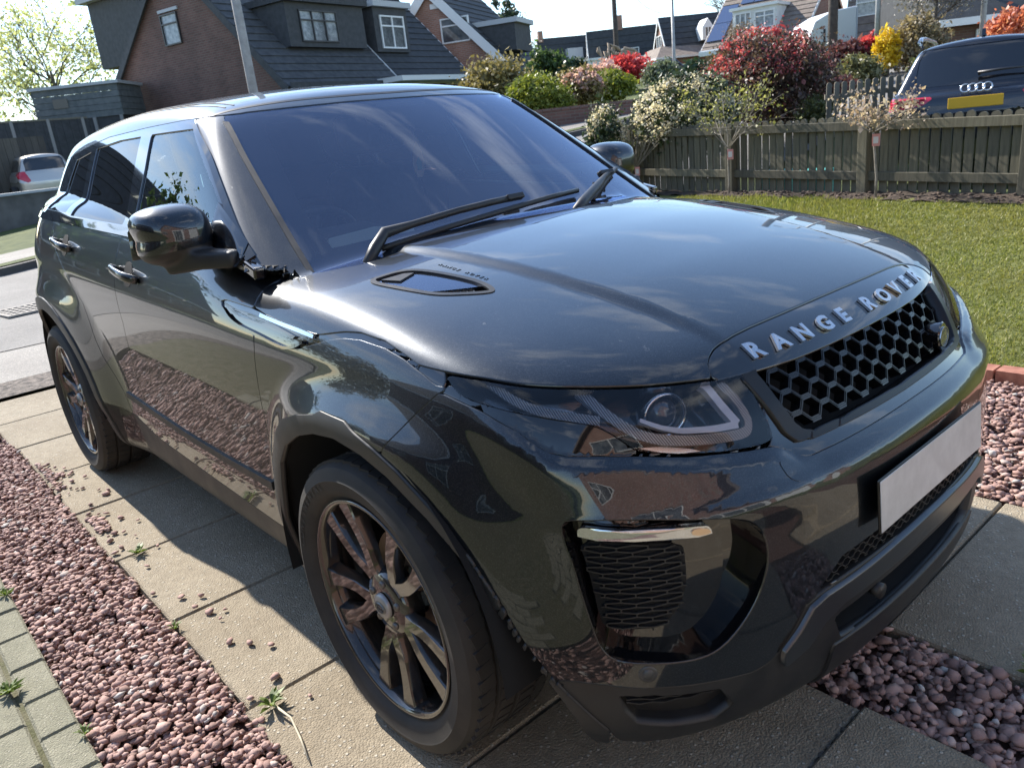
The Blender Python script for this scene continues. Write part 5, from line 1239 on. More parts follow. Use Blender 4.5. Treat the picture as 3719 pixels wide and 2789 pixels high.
shrub('red_maple', (-19.6, 23.3, 2.95), (.80, .80, .45), 3600, .13, REDL, 'small scarlet maple in a front garden in the middle distance', 'tree', clumps=60, spread=.18)
shrub('grey_bush', (-17.2, 22.5, 2.5), (.60, .60, .45), 2600, .12, lm('grey-green leaves', (.09, .11, .08), (.16, .19, .13), None, .3), 'grey-green bush at the foot of the slim street lamp', 'bush', clumps=50, spread=.18)
shrub('round_bush', (-16.4, 23.3, 2.45), (.45, .45, .42), 2000, .11, DKG, 'dark clipped ball bush right of the grey-green bush', 'bush', clumps=50, spread=.14, shell=.8)
shrub('round_bush', (-15.9, 24.2, 2.6), (.42, .42, .45), 1500, .11, OLV, 'light olive bush beside the dark ball bush', 'bush', clumps=40, spread=.18)
shrub('round_bush', (-14.2, 24.8, 2.65), (.35, .35, .38), 1200, .11, MIDG, 'green bush before the door of the solar panel house', 'bush', clumps=40, spread=.18)
shrub('ivy_column', (-9.35, 18.65, 2.05), (.20, .20, .50), 2600, .07, DKG, 'dark column of ivy standing before the white caravan', 'shrub', clumps=60, spread=.14, shell=.8)
shrub('maroon_bush', (-8.3, 18.2, 2.05), (.48, .48, .38), 2000, .09, MAR, 'loose maroon bush right of the wooden telegraph pole', 'bush', clumps=45, spread=.18)
shrub('scarlet_bush', (-8.05, 18.65, 2.15), (.20, .22, .42), 1500, .085, REDL, 'narrow scarlet bush between caravan and yellow forsythia', 'bush', clumps=40, spread=.18)
shrub('forsythia_bush', (-7.25, 17.85, 2.10), (.26, .30, .42), 2600, .07, YEL, 'golden yellow forsythia beside the galvanised lamp post', 'bush', clumps=60, spread=.16)
shrub('olive_shrub', (-7.1, 16.3, 1.72), (.42, .45, .34), 2000, .09, lm('dull olive', (.09, .09, .04), (.17, .165, .075), None, .3), 'dull olive shrub below the scarlet bush', 'bush', clumps=45, spread=.17)
shrub('twiggy_bush', (-6.85, 18.6, 2.2), (.55, .60, .55), 3200, .08, lm('brown twig leaves', (.13, .10, .055), (.24, .19, .11), None, .3), 'brown twiggy bush to the right of the yellow forsythia', 'bush', clumps=60, spread=.2, stems=7)
shrub('orange_bush', (-3.75, 15.2, 2.05), (.42, .48, .34), 2600, .08, ORG, 'orange-red bush rising behind the roof of the parked dark SUV', 'bush', clumps=50, spread=.16)
shrub('low_hedge', (-4.9, 15.6, 1.72), (.70, .5, .22), 1900, .07, HEDG, 'low flat-topped green hedge under the white windows', 'hedge', clumps=60, spread=.16)
shrub('box_hedge', (-4.9, 10.15, 1.05), (.24, .24, .26), 2600, .035, HEDG, 'small clipped box bush at the end of the inner picket fence', 'bush', clumps=70, spread=.12, shell=.85, h=.7)
shrub('maroon_shrub', (-5.25, 11.6, 1.42), (.26, .26, .16), 1300, .05, MAR, 'low maroon shrub behind the clipped box bush', 'bush', clumps=40, spread=.2, h=1.1)
shrub('hedge_plant', (-5.15, 10.95, 1.15), (.30, .25, .20), 1400, .045, HEDG, 'trimmed olive hedge mound beside the pale road', 'hedge', clumps=40, spread=.17, h=.8)
# small grafted trees in the border
def sapling(x, h, spread, lmat, label, nleaf, fan=0, lean=0.0, rise=1.0, lsize=.030, tagside=1):
    y = FX(x) - .20; z = float(zl(np.array([x]), np.array([y]))[0]); t = empty('young_tree', (x, y, z), 0, label, 'tree', None)
    m = MB(); m.tube([(0,0,-.1),(.004,0,h*.3),(lean*.5,0,h*.7),(lean,0,h)], [.014,.0125,.012,.011], 8); m.build('trunk', PALEBARK, t, True)
    m = MB(); tips = []
    for k in range(9): 
        a = 6.28*k/9 + random.uniform(-.3, .3); tips += branch_set(m, (lean, 0, h*.97), (math.cos(a)*spread, math.sin(a)*spread*.7, .75*rise), .26*rise + .1, .0055, 2, 3, .45)
    for k in range(fan): branch_set(m, (lean, 0, h*.97), (.35 + .5*k/fan, random.gauss(0, .1), .9), .5, .005, 0)
    m.build('branches', PALEBARK, t)
    T = np.array([tuple(q) for q in tips]); k = rng.integers(0, len(T), nleaf); P = T[k] * rng.uniform(.88, 1.05, (nleaf, 1)) + rng.normal(0, .035, (nleaf, 3)); link('leaves', leaf_mesh('leaves', P, lsize, lmat, .6), t)
    m = MB(); m.prism([(-.035,-.055),(.035,-.055),(.035,.055),(-.035,.055)], 0, .003, Matrix.Translation((lean + .04*tagside, -.02, h*.86)) @ Euler((R(90), 0, R(10))).to_matrix().to_4x4()); g = m.build('plant_label', plain('faded pink label', (.62, .26, .22), .6), t)
    m = MB(); m.prism([(-.022,-.03),(.022,-.03),(.022,.03),(-.022,.03)], .0035, .005, Matrix.Translation((lean + .04*tagside, -.0225, h*.86)) @ Euler((R(90), 0, R(10))).to_matrix().to_4x4()); m.build('label_print', plain('pale label print', (.66, .60, .56), .6), g)
    return t
YG = lm('fresh yellow-green leaves', (.16, .17, .04), (.27, .27, .08), (.36, .34, .14), .4); BLO = lm('pinkish buds and blossom', (.30, .20, .14), (.46, .34, .26), (.60, .50, .40), .4)
sapling(-5.30, .33, .75, YG, 'young grafted tree with bare twigs and a pink label, furthest left', 90, fan=7)
sapling(-3.80, .52, .9, YG, 'young grafted tree in yellow-green leaf with a pink label', 900, rise=1.35)
sapling(-2.03, .62, .9, BLO, 'young grafted tree with a round head of pinkish buds', 800, lean=-.045, rise=.62)
# ---- houses
def bricks(name, c0, c1, mortar, sx=4.4, rough=.9):
    t = NT(name); v = t.coord('Object'); sp = t.n('ShaderNodeSeparateXYZ'); t.l(v, sp.inputs[0]); cb = t.n('ShaderNodeCombineXYZ'); t.l(t.math('ADD', sp.outputs[0], sp.outputs[1]), cb.inputs[0]); t.l(sp.outputs[2], cb.inputs[1])
    b = t.n('ShaderNodeTexBrick'); b.inputs['Scale'].default_value = 1.0; b.inputs['Brick Width'].default_value = .225; b.inputs['Row Height'].default_value = .075; b.inputs['Mortar Size'].default_value = .009; b.inputs['Color1'].default_value = (*c0, 1); b.inputs['Color2'].default_value = (*c1, 1); b.inputs['Mortar'].default_value = (*mortar, 1); t.l(cb.outputs[0], b.inputs['Vector'])
    n = t.noise(v, 1.2, 5); c = t.mix(1.0, b.outputs['Color'], t.ramp(n, [(.3, (.8, .8, .8)), (.7, (1.15, 1.15, 1.15))]), 'MULTIPLY'); return t.done(t.princ(Base_Color=c, Roughness=rough, Normal=t.bump(b.outputs['Fac'], -.4, .01)))
BR1 = bricks('brown brick', (.13, .068, .055), (.18, .092, .074), (.16, .13, .11)); BR2 = bricks('red-brown brick', (.27, .13, .095), (.33, .17, .125), (.30, .26, .22)); BR3 = bricks('buff brick', (.38, .25, .16), (.46, .31, .21), (.40, .34, .27))
ROOF1 = mottled('dark grey roof tile', (.045, .048, .052), (.075, .078, .082), 5, .8, .4, 60); ROOF2 = mottled('charcoal roof tile', (.030, .033, .037), (.048, .052, .056), 5, .8, .4, 60); ROOF3 = mottled('brown roof tile', (.15, .12, .10), (.22, .18, .15), 4, .85, .4, 50)
UPVC = plain('white upvc', (.72, .73, .73), .4); DKFR = plain('dark window frame', (.03, .03, .033), .4); FASC = plain('pale grey fascia', (.42, .44, .46), .6); DKCLAD = mottled('dark cladding', (.035, .038, .042), (.055, .058, .064), 6, .7); RENDER = mottled('white render', (.62, .62, .60), (.72, .72, .70), 3, .8)
def winglass():
    t = NT('window glass'); v = t.coord('Object'); n = t.noise(v, 1.3, 3); return t.done(t.princ(Base_Color=t.ramp(n, [(.4, (.05, .06, .07)), (.65, (.22, .24, .25))]), Roughness=.05, Specular_IOR_Level=.9))
WG = winglass(); NETC = mottled('net curtain behind glass', (.20, .22, .24), (.40, .42, .44), 6, .12, coord='Object')
def MX(o, ux, uy, uz): return Matrix(((ux[0],uy[0],uz[0],o[0]),(ux[1],uy[1],uz[1],o[1]),(ux[2],uy[2],uz[2],o[2]),(0,0,0,1)))
def window(par, M, w, h, fm, lights=1, glass=None, fan=True, sill=None):
    """frame on the plane z = 0 of M, x along the wall, y up; panes are sub-parts"""
    f = MB(); b = .055 if fm is not DKFR else .045
    f.box((0, 0, -.03), (w, b, .05)); f.box((0, h - b, -.03), (w, h, .05)); f.box((0, b, -.03), (b, h - b, .05)); f.box((w - b, b, -.03), (w, h - b, .05))
    for k in range(1, lights): f.box((w*k/lights - b/2, b, -.028), (w*k/lights + b/2, h - b, .048))
    if fan: f.box((b, h*.66, -.026), (w - b, h*.66 + b, .046))
    o = f.build('window', fm, par); o.matrix_local = M
    for k in range(lights):
        p = MB(); p.box((w*k/lights + (b if k == 0 else b/2), b, -.02), (w*(k+1)/lights - (b if k == lights - 1 else b/2), h - b, -.005)); p.build('pane', glass or WG, o)
    if sill: s = MB(); s.box((-.06, -.06, -.02), (w + .06, 0, .12)); s.build('sill', sill, o)
    return o
def courses(par, M, w, L, m, pitch, taper=(0, 0), name='tile_course'):
    """roof plane: M x along eaves, y up the slope, z out; each course its own stepped strip"""
    n = max(int(L / pitch), 2)
    for k in range(n):
        y0, y1 = k*L/n, (k+1)*L/n + .03; a0 = taper[0]*y0/L; a1 = taper[1]*y0/L; c = MB()
        V = [(-a0, y0, .01), (w + a1, y0, .01), (w + a1, y0, .055), (-a0, y0, .055), (-a0, y1, .004), (w + a1, y1, .004), (w + a1, y1, .022), (-a0, y1, .022)]
        c.add(V, [(0,1,2,3),(3,2,6,7),(0,3,7,4),(1,5,6,2),(4,7,6,5),(0,4,5,1)]); o = c.build(name, m, par); o.matrix_local = M
def gable_house(name, A, yaw, L, W, eave, rn, rz, wall, roof, barge, label, zbase, pitch=.34, over=.18, eave2=None, bargew=.20):
    """A eave corner nearest the viewer (x, y); eaves run along yaw, the gable runs back to the left"""
    h = empty(name, (A[0], A[1], zbase), R(yaw), label, 'house'); e1 = eave - zbase; e2 = (eave2 or eave) - zbase; r = rz - zbase
    b = MB(); P = [(0, 0, -1.2), (0, W, -1.2), (0, W, e2), (0, rn, r - .05), (0, 0, e1)]; Q = [(L, y, z) for _, y, z in P]; b.add(P + Q, [(4,3,2,1,0),(5,6,7,8,9),(0,1,6,5),(1,2,7,6),(4,0,5,9)]); b.build('wall', wall, h)
    s1 = math.hypot(rn, r - e1); u = Vector((0, rn/s1, (r - e1)/s1)); nrm = Vector((1, 0, 0)).cross(u)
    ov = over / s1
    base = MB(); base.box((-over, -over*1.6, -.05), (L + over, s1 + .02, .0)); o = base.build('roof', roof, h); o.matrix_local = MX((0, 0, e1), (1,0,0), u, nrm)
    courses(o, Matrix.Translation((-over, -over*1.6, 0)), L + 2*over, s1 + over*1.6, roof, pitch)
    s2 = math.hypot(W - rn, r - e2); u2 = Vector((0, -(W - rn)/s2, (r - e2)/s2)); n2 = u2.cross(Vector((1, 0, 0)))
    base = MB(); base.box((-over, -over, -.05), (L + over, s2 + .02, .03)); o2 = base.build('roof', roof, h); o2.matrix_local = MX((0, W, e2), (1,0,0), u2, -n2 if (-n2).z > 0 else n2)
    for xx in (-over - .035, L + over):
        bb = MB(); bb.box((0, -over*1.6, -bargew), (.035, s1 + .03, .03)); q = bb.build('bargeboard', barge, h); q.matrix_local = MX((xx, 0, e1), (1,0,0), u, nrm)
        bb = MB(); bb.box((0, -over, -bargew), (.035, s2 + .03, .04)); q = bb.build('bargeboard', barge, h); q.matrix_local = MX((xx, W, e2), (1,0,0), u2, -n2 if (-n2).z > 0 else n2)
    g = MB(); g.box((-over, -over*1.6 - .04, e1 - .30), (L + over, -over*1.6, e1 - .05)) if False else g.box((-over, -.34, e1 - .26), (L + over, -.30, e1 - .06)); g.build('fascia', barge if barge is not BR1 else FASC, h)
    return h
GX = lambda y, z: MX((-.02, y, z), (0, -1, 0), (0, 0, 1), (-1, 0, 0))      # on the gable, x running to the viewer's right
FR = lambda x, z, n=-.02: MX((x, n, z), (1, 0, 0), (0, 0, 1), (0, -1, 0))  # on the road front
def dormer(h, x0, x1, z0, z1, n0, depth, clad, fas, wins, roofm):
    d = MB(); d.box((x0, n0, z0), (x1, n0 + depth, z1)); o = d.build('dormer', clad, h)
    f = MB(); f.box((x0 - .12, n0 - .18, z1), (x1 + .12, n0 + depth, z1 + .20)); f.build('dormer_fascia', fas, o)
    for (a, zz, w, hh, fm, lights) in wins: window(o, FR(a, zz, n0 - .005), w, hh, fm, lights, NETC)
    return o
# the dark house whose gable end faces us
zb = .85
h1 = gable_house('gabled_house', (-23.14, 11.01), 105, 5.45, 10.2, 3.45, 4.7, 8.2, BR1, ROOF1, DKCLAD, 'dark brown-brick house with steep gable facing us behind the left lamp post', zb, .36)
window(h1, GX(5.75, 5.25 - zb), .95, 1.0, DKFR, 1, NETC)
s = MB(); s.box((-.06, 4.7, 6.30 - zb), (0, 5.8, 6.40 - zb)); s.build('lintel', FASC, h1)
dormer(h1, 1.2, 4.9, 4.62 - zb, 6.0 - zb, .85, 3.0, DKCLAD, DKCLAD, [(1.75, 4.78 - zb, 1.75, 1.0, DKFR, 3)], ROOF1)
bx = MB(); bx.box((1.0, 8.2, 5.2 - zb), (5.0, 11.6, 7.6 - zb)); o = bx.build('rear_dormer', DKCLAD, h1); fa = MB(); fa.box((.7, 8.0, 7.6 - zb), (5.3, 11.9, 7.95 - zb)); fa.build('dormer_fascia', FASC, o)
m = MB(); m.tube([(2.5, 11.9, 3.0), (2.5, 11.9, 6.0)], .09, 8); m.build('flue', DKFR, h1, True)
m = MB(); m.tube([(.05, -.20, -.5), (.05, -.20, 2.35)], .04, 8); m.build('downpipe', DKFR, h1, True)
# its attached darker half
A2 = Matrix.Rotation(R(105), 4, 'Z') @ Vector((5.55, 0, 0)); 
h1b = gable_house('attached_house', (-23.14 + A2.x, 11.01 + A2.y), 105, 4.4, 10.2, 3.50, 4.7, 8.2, BR1, ROOF2, UPVC, 'dark-roofed attached house with a white dormer window and porch', zb + .15, .36)
zc = zb + .15
dormer(h1b, -.15, 1.75, 4.50 - zc, 6.05 - zc, .8, 3.0, DKCLAD, FASC, [(.15, 4.62 - zc, 1.35, 1.15, UPVC, 2)], ROOF2)
p = MB(); p.box((-1.4, -1.25, 3.28 - zc), (4.2, -.02, 3.45 - zc)); p.build('porch_canopy', UPVC, h1b)
for k, xx in enumerate((-1.1, .1, 1.2, 2.6)): window(h1b, FR(xx, 1.6 - zc + .2, -.06), .95, 1.45, UPVC, 1, WG, False)
# red-brick house with white bargeboards
h2 = gable_house('brick_house', (-25.31, 23.2), 118, 6.0, 8.0, 3.47, 4.0, 7.55, BR2, ROOF2, UPVC, 'red-brick house with broad white bargeboards beyond the dark roofs', 1.6, .4, bargew=.34)
window(h2, GX(3.55, 5.08 - 1.6), 1.35, 1.02, UPVC, 1, WG); s = MB(); s.box((-.05, 3.4, 6.55 - 1.6), (0, 3.95, 6.75 - 1.6)); s.build('alarm_plate', UPVC, h2)
d = MB(); d.box((.5, .3, 2.9), (2.6, 2.6, 4.0)); o = d.build('dormer', DKCLAD, h2); f = MB(); f.box((.4, .15, 4.0), (2.7, 2.6, 4.2)); f.build('dormer_fascia', FASC, o)
# two dark-roofed houses in the middle distance
h3 = gable_house('far_house', (-44.6, 43.3), 62, 4.6, 1.35, 5.45, .70, 7.35, BR2, ROOF2, UPVC, 'furthest left dark-roofed house with narrow white gable trim', 3.6, .45, .08, bargew=.10)
d = MB(); d.box((2.0, -.4, 1.95), (3.2, .9, 2.85)); d.build('dormer', FASC, h3); m = MB(); m.box((.05, .5, 3.5), (.4, .85, 4.3)); m.build('chimney', BR2, h3)
h4 = gable_house('far_house', (-41.0, 44.75), 48, 5.6, 1.35, 5.30, .70, 7.30, DKCLAD, ROOF2, UPVC, 'dark-roofed house with white window in its slate gable, centre distance', 3.8, .45, .08, bargew=.10)
window(h4, MX((-.03, 1.0, 1.9), (0, -1, 0), (0, 0, 1), (-1, 0, 0)), .55, .55, UPVC, 1, WG, False); window(h4, FR(2.3, 1.5, -.3), 1.3, .55, UPVC, 2, WG, False)
m = MB(); m.box((2.2, .55, 3.4), (2.6, .95, 4.4)); m.build('chimney', BR2, h4); m = MB(); m.box((-.9, -.7, .2), (.9, 1.8, 1.45)); o = m.build('garage_block', RENDER, h4); m = MB(); m.box((-1.0, -.8, 1.45), (1.0, 1.9, 1.6)); m.build('garage_roof', UPVC, o)
window(h4, MX((-.92, 1.0, .4), (0, -1, 0), (0, 0, 1), (-1, 0, 0)), .9, .9, UPVC, 2, WG, False)
# triangular gable house
h5 = gable_house('triangular_house', (-31.9, 42.2), 55, 4.8, 3.4, 4.55, 1.7, 6.95, BR2, ROOF2, UPVC, 'house with a big white-edged triangular gable and brown porch roof', 3.7, .4, .08, bargew=.12)
window(h5, MX((-.03, 2.25, 1.45), (0, -1, 0), (0, 0, 1), (-1, 0, 0)), 1.0, .75, UPVC, 2, WG, False)
b = MB(); b.box((-.7, -.6, -1.2), (3.3, 3.4, .75)); b.build('ground_floor', BR2, h5)
p = MB(); p.add([(-1.1, -1.0, .72), (3.5, -1.0, .72), (3.5, .6, 1.45), (-.35, .4, 1.45), (-1.1, 3.8, .72), (-.35, 3.6, 1.45)], [(0,1,2,3),(0,3,5,4)]); p.build('porch_roof', ROOF3, h5); f = MB(); f.box((-1.1, -1.03, .60), (3.5, -1.0, .73)); f.box((-1.13, -1.0, .60), (-1.1, 3.8, .73)); f.build('porch_fascia', UPVC, h5)
for yy in (1.9, .7): window(h5, MX((-.72, yy, -.25), (0, -1, 0), (0, 0, 1), (-1, 0, 0)), .75, .85, UPVC, 2, WG, False)
d = MB(); d.prism([(-.35, 0), (.35, 0), (.35, .75), (0, 1.25), (-.35, .75)], 0, 1.4, MX((2.5, -.35, 1.55), (1,0,0), (0,0,1), (0,1,0))); o = d.build('dormer', UPVC, h5); bm_fix_(o.data); window(o, FR(2.28, 1.7, -.36), .44, .6, UPVC, 2, WG, False)
# solar panel house
h6 = gable_house('solar_house', (-26.6, 38.47), 10, 5.4, 8.0, 4.25, 4.2, 7.6, BR2, ROOF3, UPVC, 'brown-roofed house with blue solar panels and a white box dormer', 2.7, .38, .16, bargew=.14)
u = Vector((0, 4.2, 3.35)).normalized(); nn = Vector((1,0,0)).cross(u); SOL = plain('blue solar glass', (.06, .085, .16), .12, .2, Coat_Weight=1.0)
def solar(x0, x1, s0, s1):
    nx = max(round((x1-x0)/.9), 1); ny = max(round((s1-s0)/1.3), 1)
    for i in range(nx):
        for j in range(ny):
            b = MB(); b.box((x0 + (x1-x0)*i/nx + .02, s0 + (s1-s0)*j/ny + .02, .07), (x0 + (x1-x0)*(i+1)/nx - .02, s0 + (s1-s0)*(j+1)/ny - .02, .11)); q = b.build('solar_panel', SOL, h6); q.matrix_local = MX((0, 0, 1.56), (1,0,0), u, nn)
solar(-.05, .95, .5, 3.6); solar(1.0, 3.4, 3.5, 5.0)
d = MB(); d.box((1.45, .55, 2.05), (3.9, 3.4, 3.30)); o = d.build('dormer', RENDER, h6); f = MB(); f.box((1.32, .40, 3.30), (4.02, 3.4, 3.45)); f.build('dormer_fascia', UPVC, o)
window(o, FR(1.6, 2.25, .54), .9, .9, UPVC, 3, NETC, False); window(o, FR(2.7, 2.25, .54), 1.1, .85, UPVC, 2, NETC)
window(h6, FR(.9, .1), 1.6, 1.05, UPVC, 4, WG); window(h6, FR(3.2, .1), 1.0, 1.05, UPVC, 2, WG)
f = MB(); f.box((-.1, -.55, 1.20), (6.5, -.30, 1.42)); f.build('fascia', UPVC, h6)
# brick gable right of it, with a small window, and the buff house behind the caravan
h7 = gable_house('brown_gable_house', (-20.4, 42.6), 20, 6.0, 6.5, 3.9, 3.4, 8.2, BR2, ROOF3, UPVC, 'brown-brick gabled house behind the telegraph pole and caravan', 3.0, .5, .15, bargew=.14)
window(h7, MX((-.03, 2.6, 2.1), (0, -1, 0), (0, 0, 1), (-1, 0, 0)), 1.1, 1.0, UPVC, 1, NETC); window(h7, FR(.4, 1.9), 1.1, .95, UPVC, 1, NETC)
h8 = gable_house('buff_house', (-9.9, 36.3), 40, 7.0, 7.0, 5.0, 3.4, 9.2, BR3, ROOF3, UPVC, 'sunlit buff-brick house end behind the white caravan', 3.2, .5, .2, bargew=.16)
# bungalow with white windows behind the dark SUV next door
h9 = empty('bungalow', (-8.85, 25.2, 1.6), R(40), 'bungalow with a long row of white windows behind the parked dark SUV', 'house')
b = MB(); b.box((0, 0, -1.0), (9, 6, 1.35)); b.build('wall', BR1, h9); b = MB(); b.add([(-.3, -.5, 1.35), (9.3, -.5, 1.35), (9.3, 3, 4.6), (-.3, 3, 4.6), (-.3, 6.5, 1.35), (9.3, 6.5, 1.35)], [(0,1,2,3),(3,2,5,4),(0,3,4),(1,5,2)]); b.build('roof', ROOF2, h9); b = MB(); b.box((-.3, -.53, 1.18), (9.3, -.5, 1.38)); b.build('fascia', UPVC, h9)
for k in range(6): window(h9, FR(.9 + 1.05*k, -.05, -.02), .95, 1.1, UPVC, 2, WG)
# flat-roofed garage, boarded fence and small car drive on the left
gar = empty('garage', (-29.04, 7.64, .7), R(50.7), 'weathered flat-roofed timber garage left of the gabled house', 'garage')
BOARD = mottled('grey weathered boards', (.10, .115, .12), (.15, .165, .17), 5, .85, .3, 40)
wl = MB(); wl.box((-2.85, 0, -1), (-.05, 1.9, 3.2)); wl.build('wall', DKCLAD, gar)
for k in range(5): b = MB(); b.box((-2.92, -.06 - .014*(k % 2), 2.45 + .205*k), (.02, -.01, 2.45 + .205*k + .195)); b.build('board', BOARD, gar)
for k in range(5): b = MB(); b.box((-.03, -.05, 2.45 + .205*k), (.035 + .014*(k % 2), 1.95, 2.45 + .205*k + .195)); b.build('board', BOARD, gar)
b = MB(); b.box((-3.0, -.14, 3.48), (.12, 2.0, 3.58)); b.build('roof', FASC, gar)
b = MB(); b.box((-2.25, -.11, 2.85), (-1.75, -.075, 3.15)); b.build('vent_cover', plain('grey vent', (.16, .15, .13), .7), gar)
for k in range(4): b = MB(); b.box((-2.9 + .93*k, -.10, -.5), (-2.80 + .93*k, -.02, 2.45)); b.build('post', plain('grey post', (.25, .25, .25), .9) if k == 0 else bpy.data.materials['grey post'], gar)
bf = empty('boarded_fence', (-29.4, 4.2, .65), R(100), 'dark boarded fence with concrete posts behind the silver hatchback', 'fence')
CONC = plain('concrete post', (.30, .29, .28), .9)
for k in range(6):
    b = MB(); b.box((-1.2 + 1.15*k, -.05, 0), (-1.1 + 1.15*k, .05, 2.55)); b.build('post', CONC, bf)
    for j in range(8):
        b = MB(); b.box((-1.10 + 1.15*k + .131*j, -.02 - .01*(j % 2), .1), (-1.10 + 1.15*k + .131*j + .128, .0, 2.5)); b.build('board', DKCLAD, bf)
    b = MB(); b.box((-1.12 + 1.15*k, -.05, 2.5), (-.03 + 1.15*k, .05, 2.56)); b.build('capping', TIMB2, bf)
lw = empty('timber_screen', (-27.9, 3.2, .65), R(100), 'grey-brown timber screen standing close behind the silver hatchback', 'fence')
for k in range(18): b = MB(); b.box((-2.0 + .2*k, -.02, 0), (-2.0 + .2*k + .192, .02 + .008*(k % 2), 1.98)); b.build('board', timber('screen board', (.07, .065, .06), (.11, .10, .092)) if k == 0 else bpy.data.materials['screen board'], lw)
yw = empty('garden_wall', (-12.55, 12.65, 1.12), R(48), 'low dark brick garden wall below the lime dome shrub', 'wall')
b = MB(); b.box((-1.2, 0, -.4), (3.0, .22, .48)); b.build('brickwork', BR1, yw)
for k in range(19): b = MB(); b.box((-1.2 + .222*k, -.02, .482), (-1.2 + .222*k + .212, .24, .555)); b.build('coping_brick', BR1, yw)
lwall = empty('roadside_wall', (-20.5, 1.6, .55), R(98), 'low rough wall between the far pavement and the silver hatchback', 'wall')
WALLM = mottled('grey rendered wall', (.10, .095, .088), (.17, .16, .15), 3, .9, .6, 40)
b = MB(); b.box((-9, -.12, -.5), (4.0, .12, .50)); b.build('wall', WALLM, lwall); b = MB(); b.box((-9.05, -.16, .50), (4.05, .16, .56)); b.build('coping', FASC, lwall)
# caravan
cv = empty('caravan', (-15.0, 28.5, 2.35), R(52), 'white touring caravan parked between bushes and the buff house', 'caravan')
WHT = plain('caravan white', (.74, .74, .72), .35); CGR = plain('caravan end grey', (.55, .58, .62), .4)
b = MB(); b.prism([(0,-.35),(1.9,-.35),(1.9,1.95),(.95,1.85),(.30,1.55),(.04,.9)], 0, 2.0, MX((0, 0, 0), (1,0,0), (0,0,1), (0,1,0))); o = b.build('body', WHT, cv); bm_fix_(o.data); soften(o, .05, 3)
b = MB(); b.box((1.91, .03, -.30), (1.955, 1.97, 1.93)); o = b.build('end_panel', CGR, cv); b = MB(); b.box((1.957, .95, .75), (1.975, 1.5, 1.25)); b.build('end_window', plain('smoked window', (.05, .05, .055), .15), cv)
b = MB(); b.box((.22, -.02, .35), (.48, -.002, .75)); b.build('side_window', plain('smoked grey', (.25, .25, .26), .2), cv); b = MB(); b.box((.62, -.02, .75), (.70, -.002, 1.25)); b.build('door_light', plain('dark light', (.04, .04, .045), .2), cv); m = MB(); m.lathe([(.0,-.08),(.26,-.08),(.28,.0),(.26,.1),(0,.1)], 20, MX((1.2, .1, -.42), (1,0,0), (0,0,1), (0,1,0))); m.build('wheel', DKFR, cv)
# posts and lamps
GALV = mottled('galvanised steel', (.30, .30, .29), (.42, .42, .41), 6, .55, metal=.4); CONCP = mottled('concrete lamp column', (.26, .25, .235), (.36, .35, .33), 7, .9, .3, 50); WOODP = mottled('tarred wooden pole', (.045, .036, .030), (.085, .070, .058), 9, .9, .4, 40)
def column(name, x, y, h, r0, r1, m, label, cat, arm=None, zb=None, rz=0):
    z = float(zg(x, y)) if zb is None else zb; o = empty(name, (x, y, z), R(rz), label, cat); b = MB(); b.tube([(0,0,-.3),(0,0,h*.25),(0,0,h)], [r0, r0*.95, r1], 14); b.build('column', m, o, True)
    if arm: b = MB(); b.tube([(0,0,h-.02),(0,0,h+.1),(-.1*arm,0,h+.16),(-arm,0,h+.17)], [.03,.03,.028,.025], 8); q = b.build('arm', m, o, True); b = MB(); b.box((-arm-.35, -.07, h+.12), (-arm, .07, h+.20)); b.build('lantern', FASC, q)
    return o
column('lamp_column', -12.62, 4.90, 6.2, .085, .075, CONCP, 'concrete lamp column rising behind the roof of the black SUV', 'lamp post', 1.0)
column('street_lamp', -18.35, 24.7, 2.95, .07, .05, GALV, 'slim street lamp in front of the triangular gable house', 'lamp post', .45, rz=120)
column('street_lamp', -11.25, 26.1, 5.6, .085, .07, GALV, 'galvanised lamp post standing before the white caravan end', 'lamp post', .8)
column('street_lamp', -6.65, 21.9, 5.6, .07, .055, GALV, 'pale lamp post at the far right above the dark SUV', 'lamp post', .8)
column('telegraph_pole', -9.95, 20.6, 5.2, .135, .12, WOODP, 'dark wooden telegraph pole in front of the white caravan', 'pole')
tp = column('telegraph_pole', -27.1, 31.6, 5.4, .14, .10, WOODP, 'thin dark telegraph pole in front of the centre-distance house', 'pole')
for tx, ty, tz in ((-22.0, 16, 8.5), (-30, 14, 9), (-34, 22, 8.2), (-12, 44, 8.4), (-33, 43, 7.2)):
    b = MB(); a = Vector((0, 0, 5.35)); c = Vector((tx + 27.1, ty - 31.6, tz - float(zg(-27.1, 31.6)))); b.tube([a.lerp(c, k/8) - Vector((0, 0, .5*math.sin(math.pi*k/8))) for k in range(9)], .014, 4, False); b.build('wire', DKFR, tp)
# inner picket gate fence
ig = empty('garden_fence', (-4.22, 9.55, .75), R(46), 'short grey picket fence panel left of the dark SUV', 'fence')
pk2 = picket_mesh(.07, .74, .018, TIMB2)
for k in range(11): link('picket', pk2, ig, (-.1 + .105*k, 0, 0), (0, 0, random.uniform(-.03, .03)))
for z in (.12, .52): b = MB(); b.box((-.15, .012, z), (1.05, .045, z + .07)); b.build('rail', TIMB2, ig)
st = empty('stacked_planters', (-4.0, 10.15, .72), R(46), 'row of pale terracotta pots on a low shelf behind the inner fence', 'pots'); 
for k in range(6): m = MB(); m.lathe([(.0, 0), (.045, 0), (.06, .10), (.055, .10)], 14); o = m.build('pot', plain('pale clay', (.50, .36, .26), .8), st, True); o.location = (.15*k, 0, .30)
b = MB(); b.box((-.1, -.06, .22), (.9, .08, .295)); b.build('shelf', TIMB2, st)
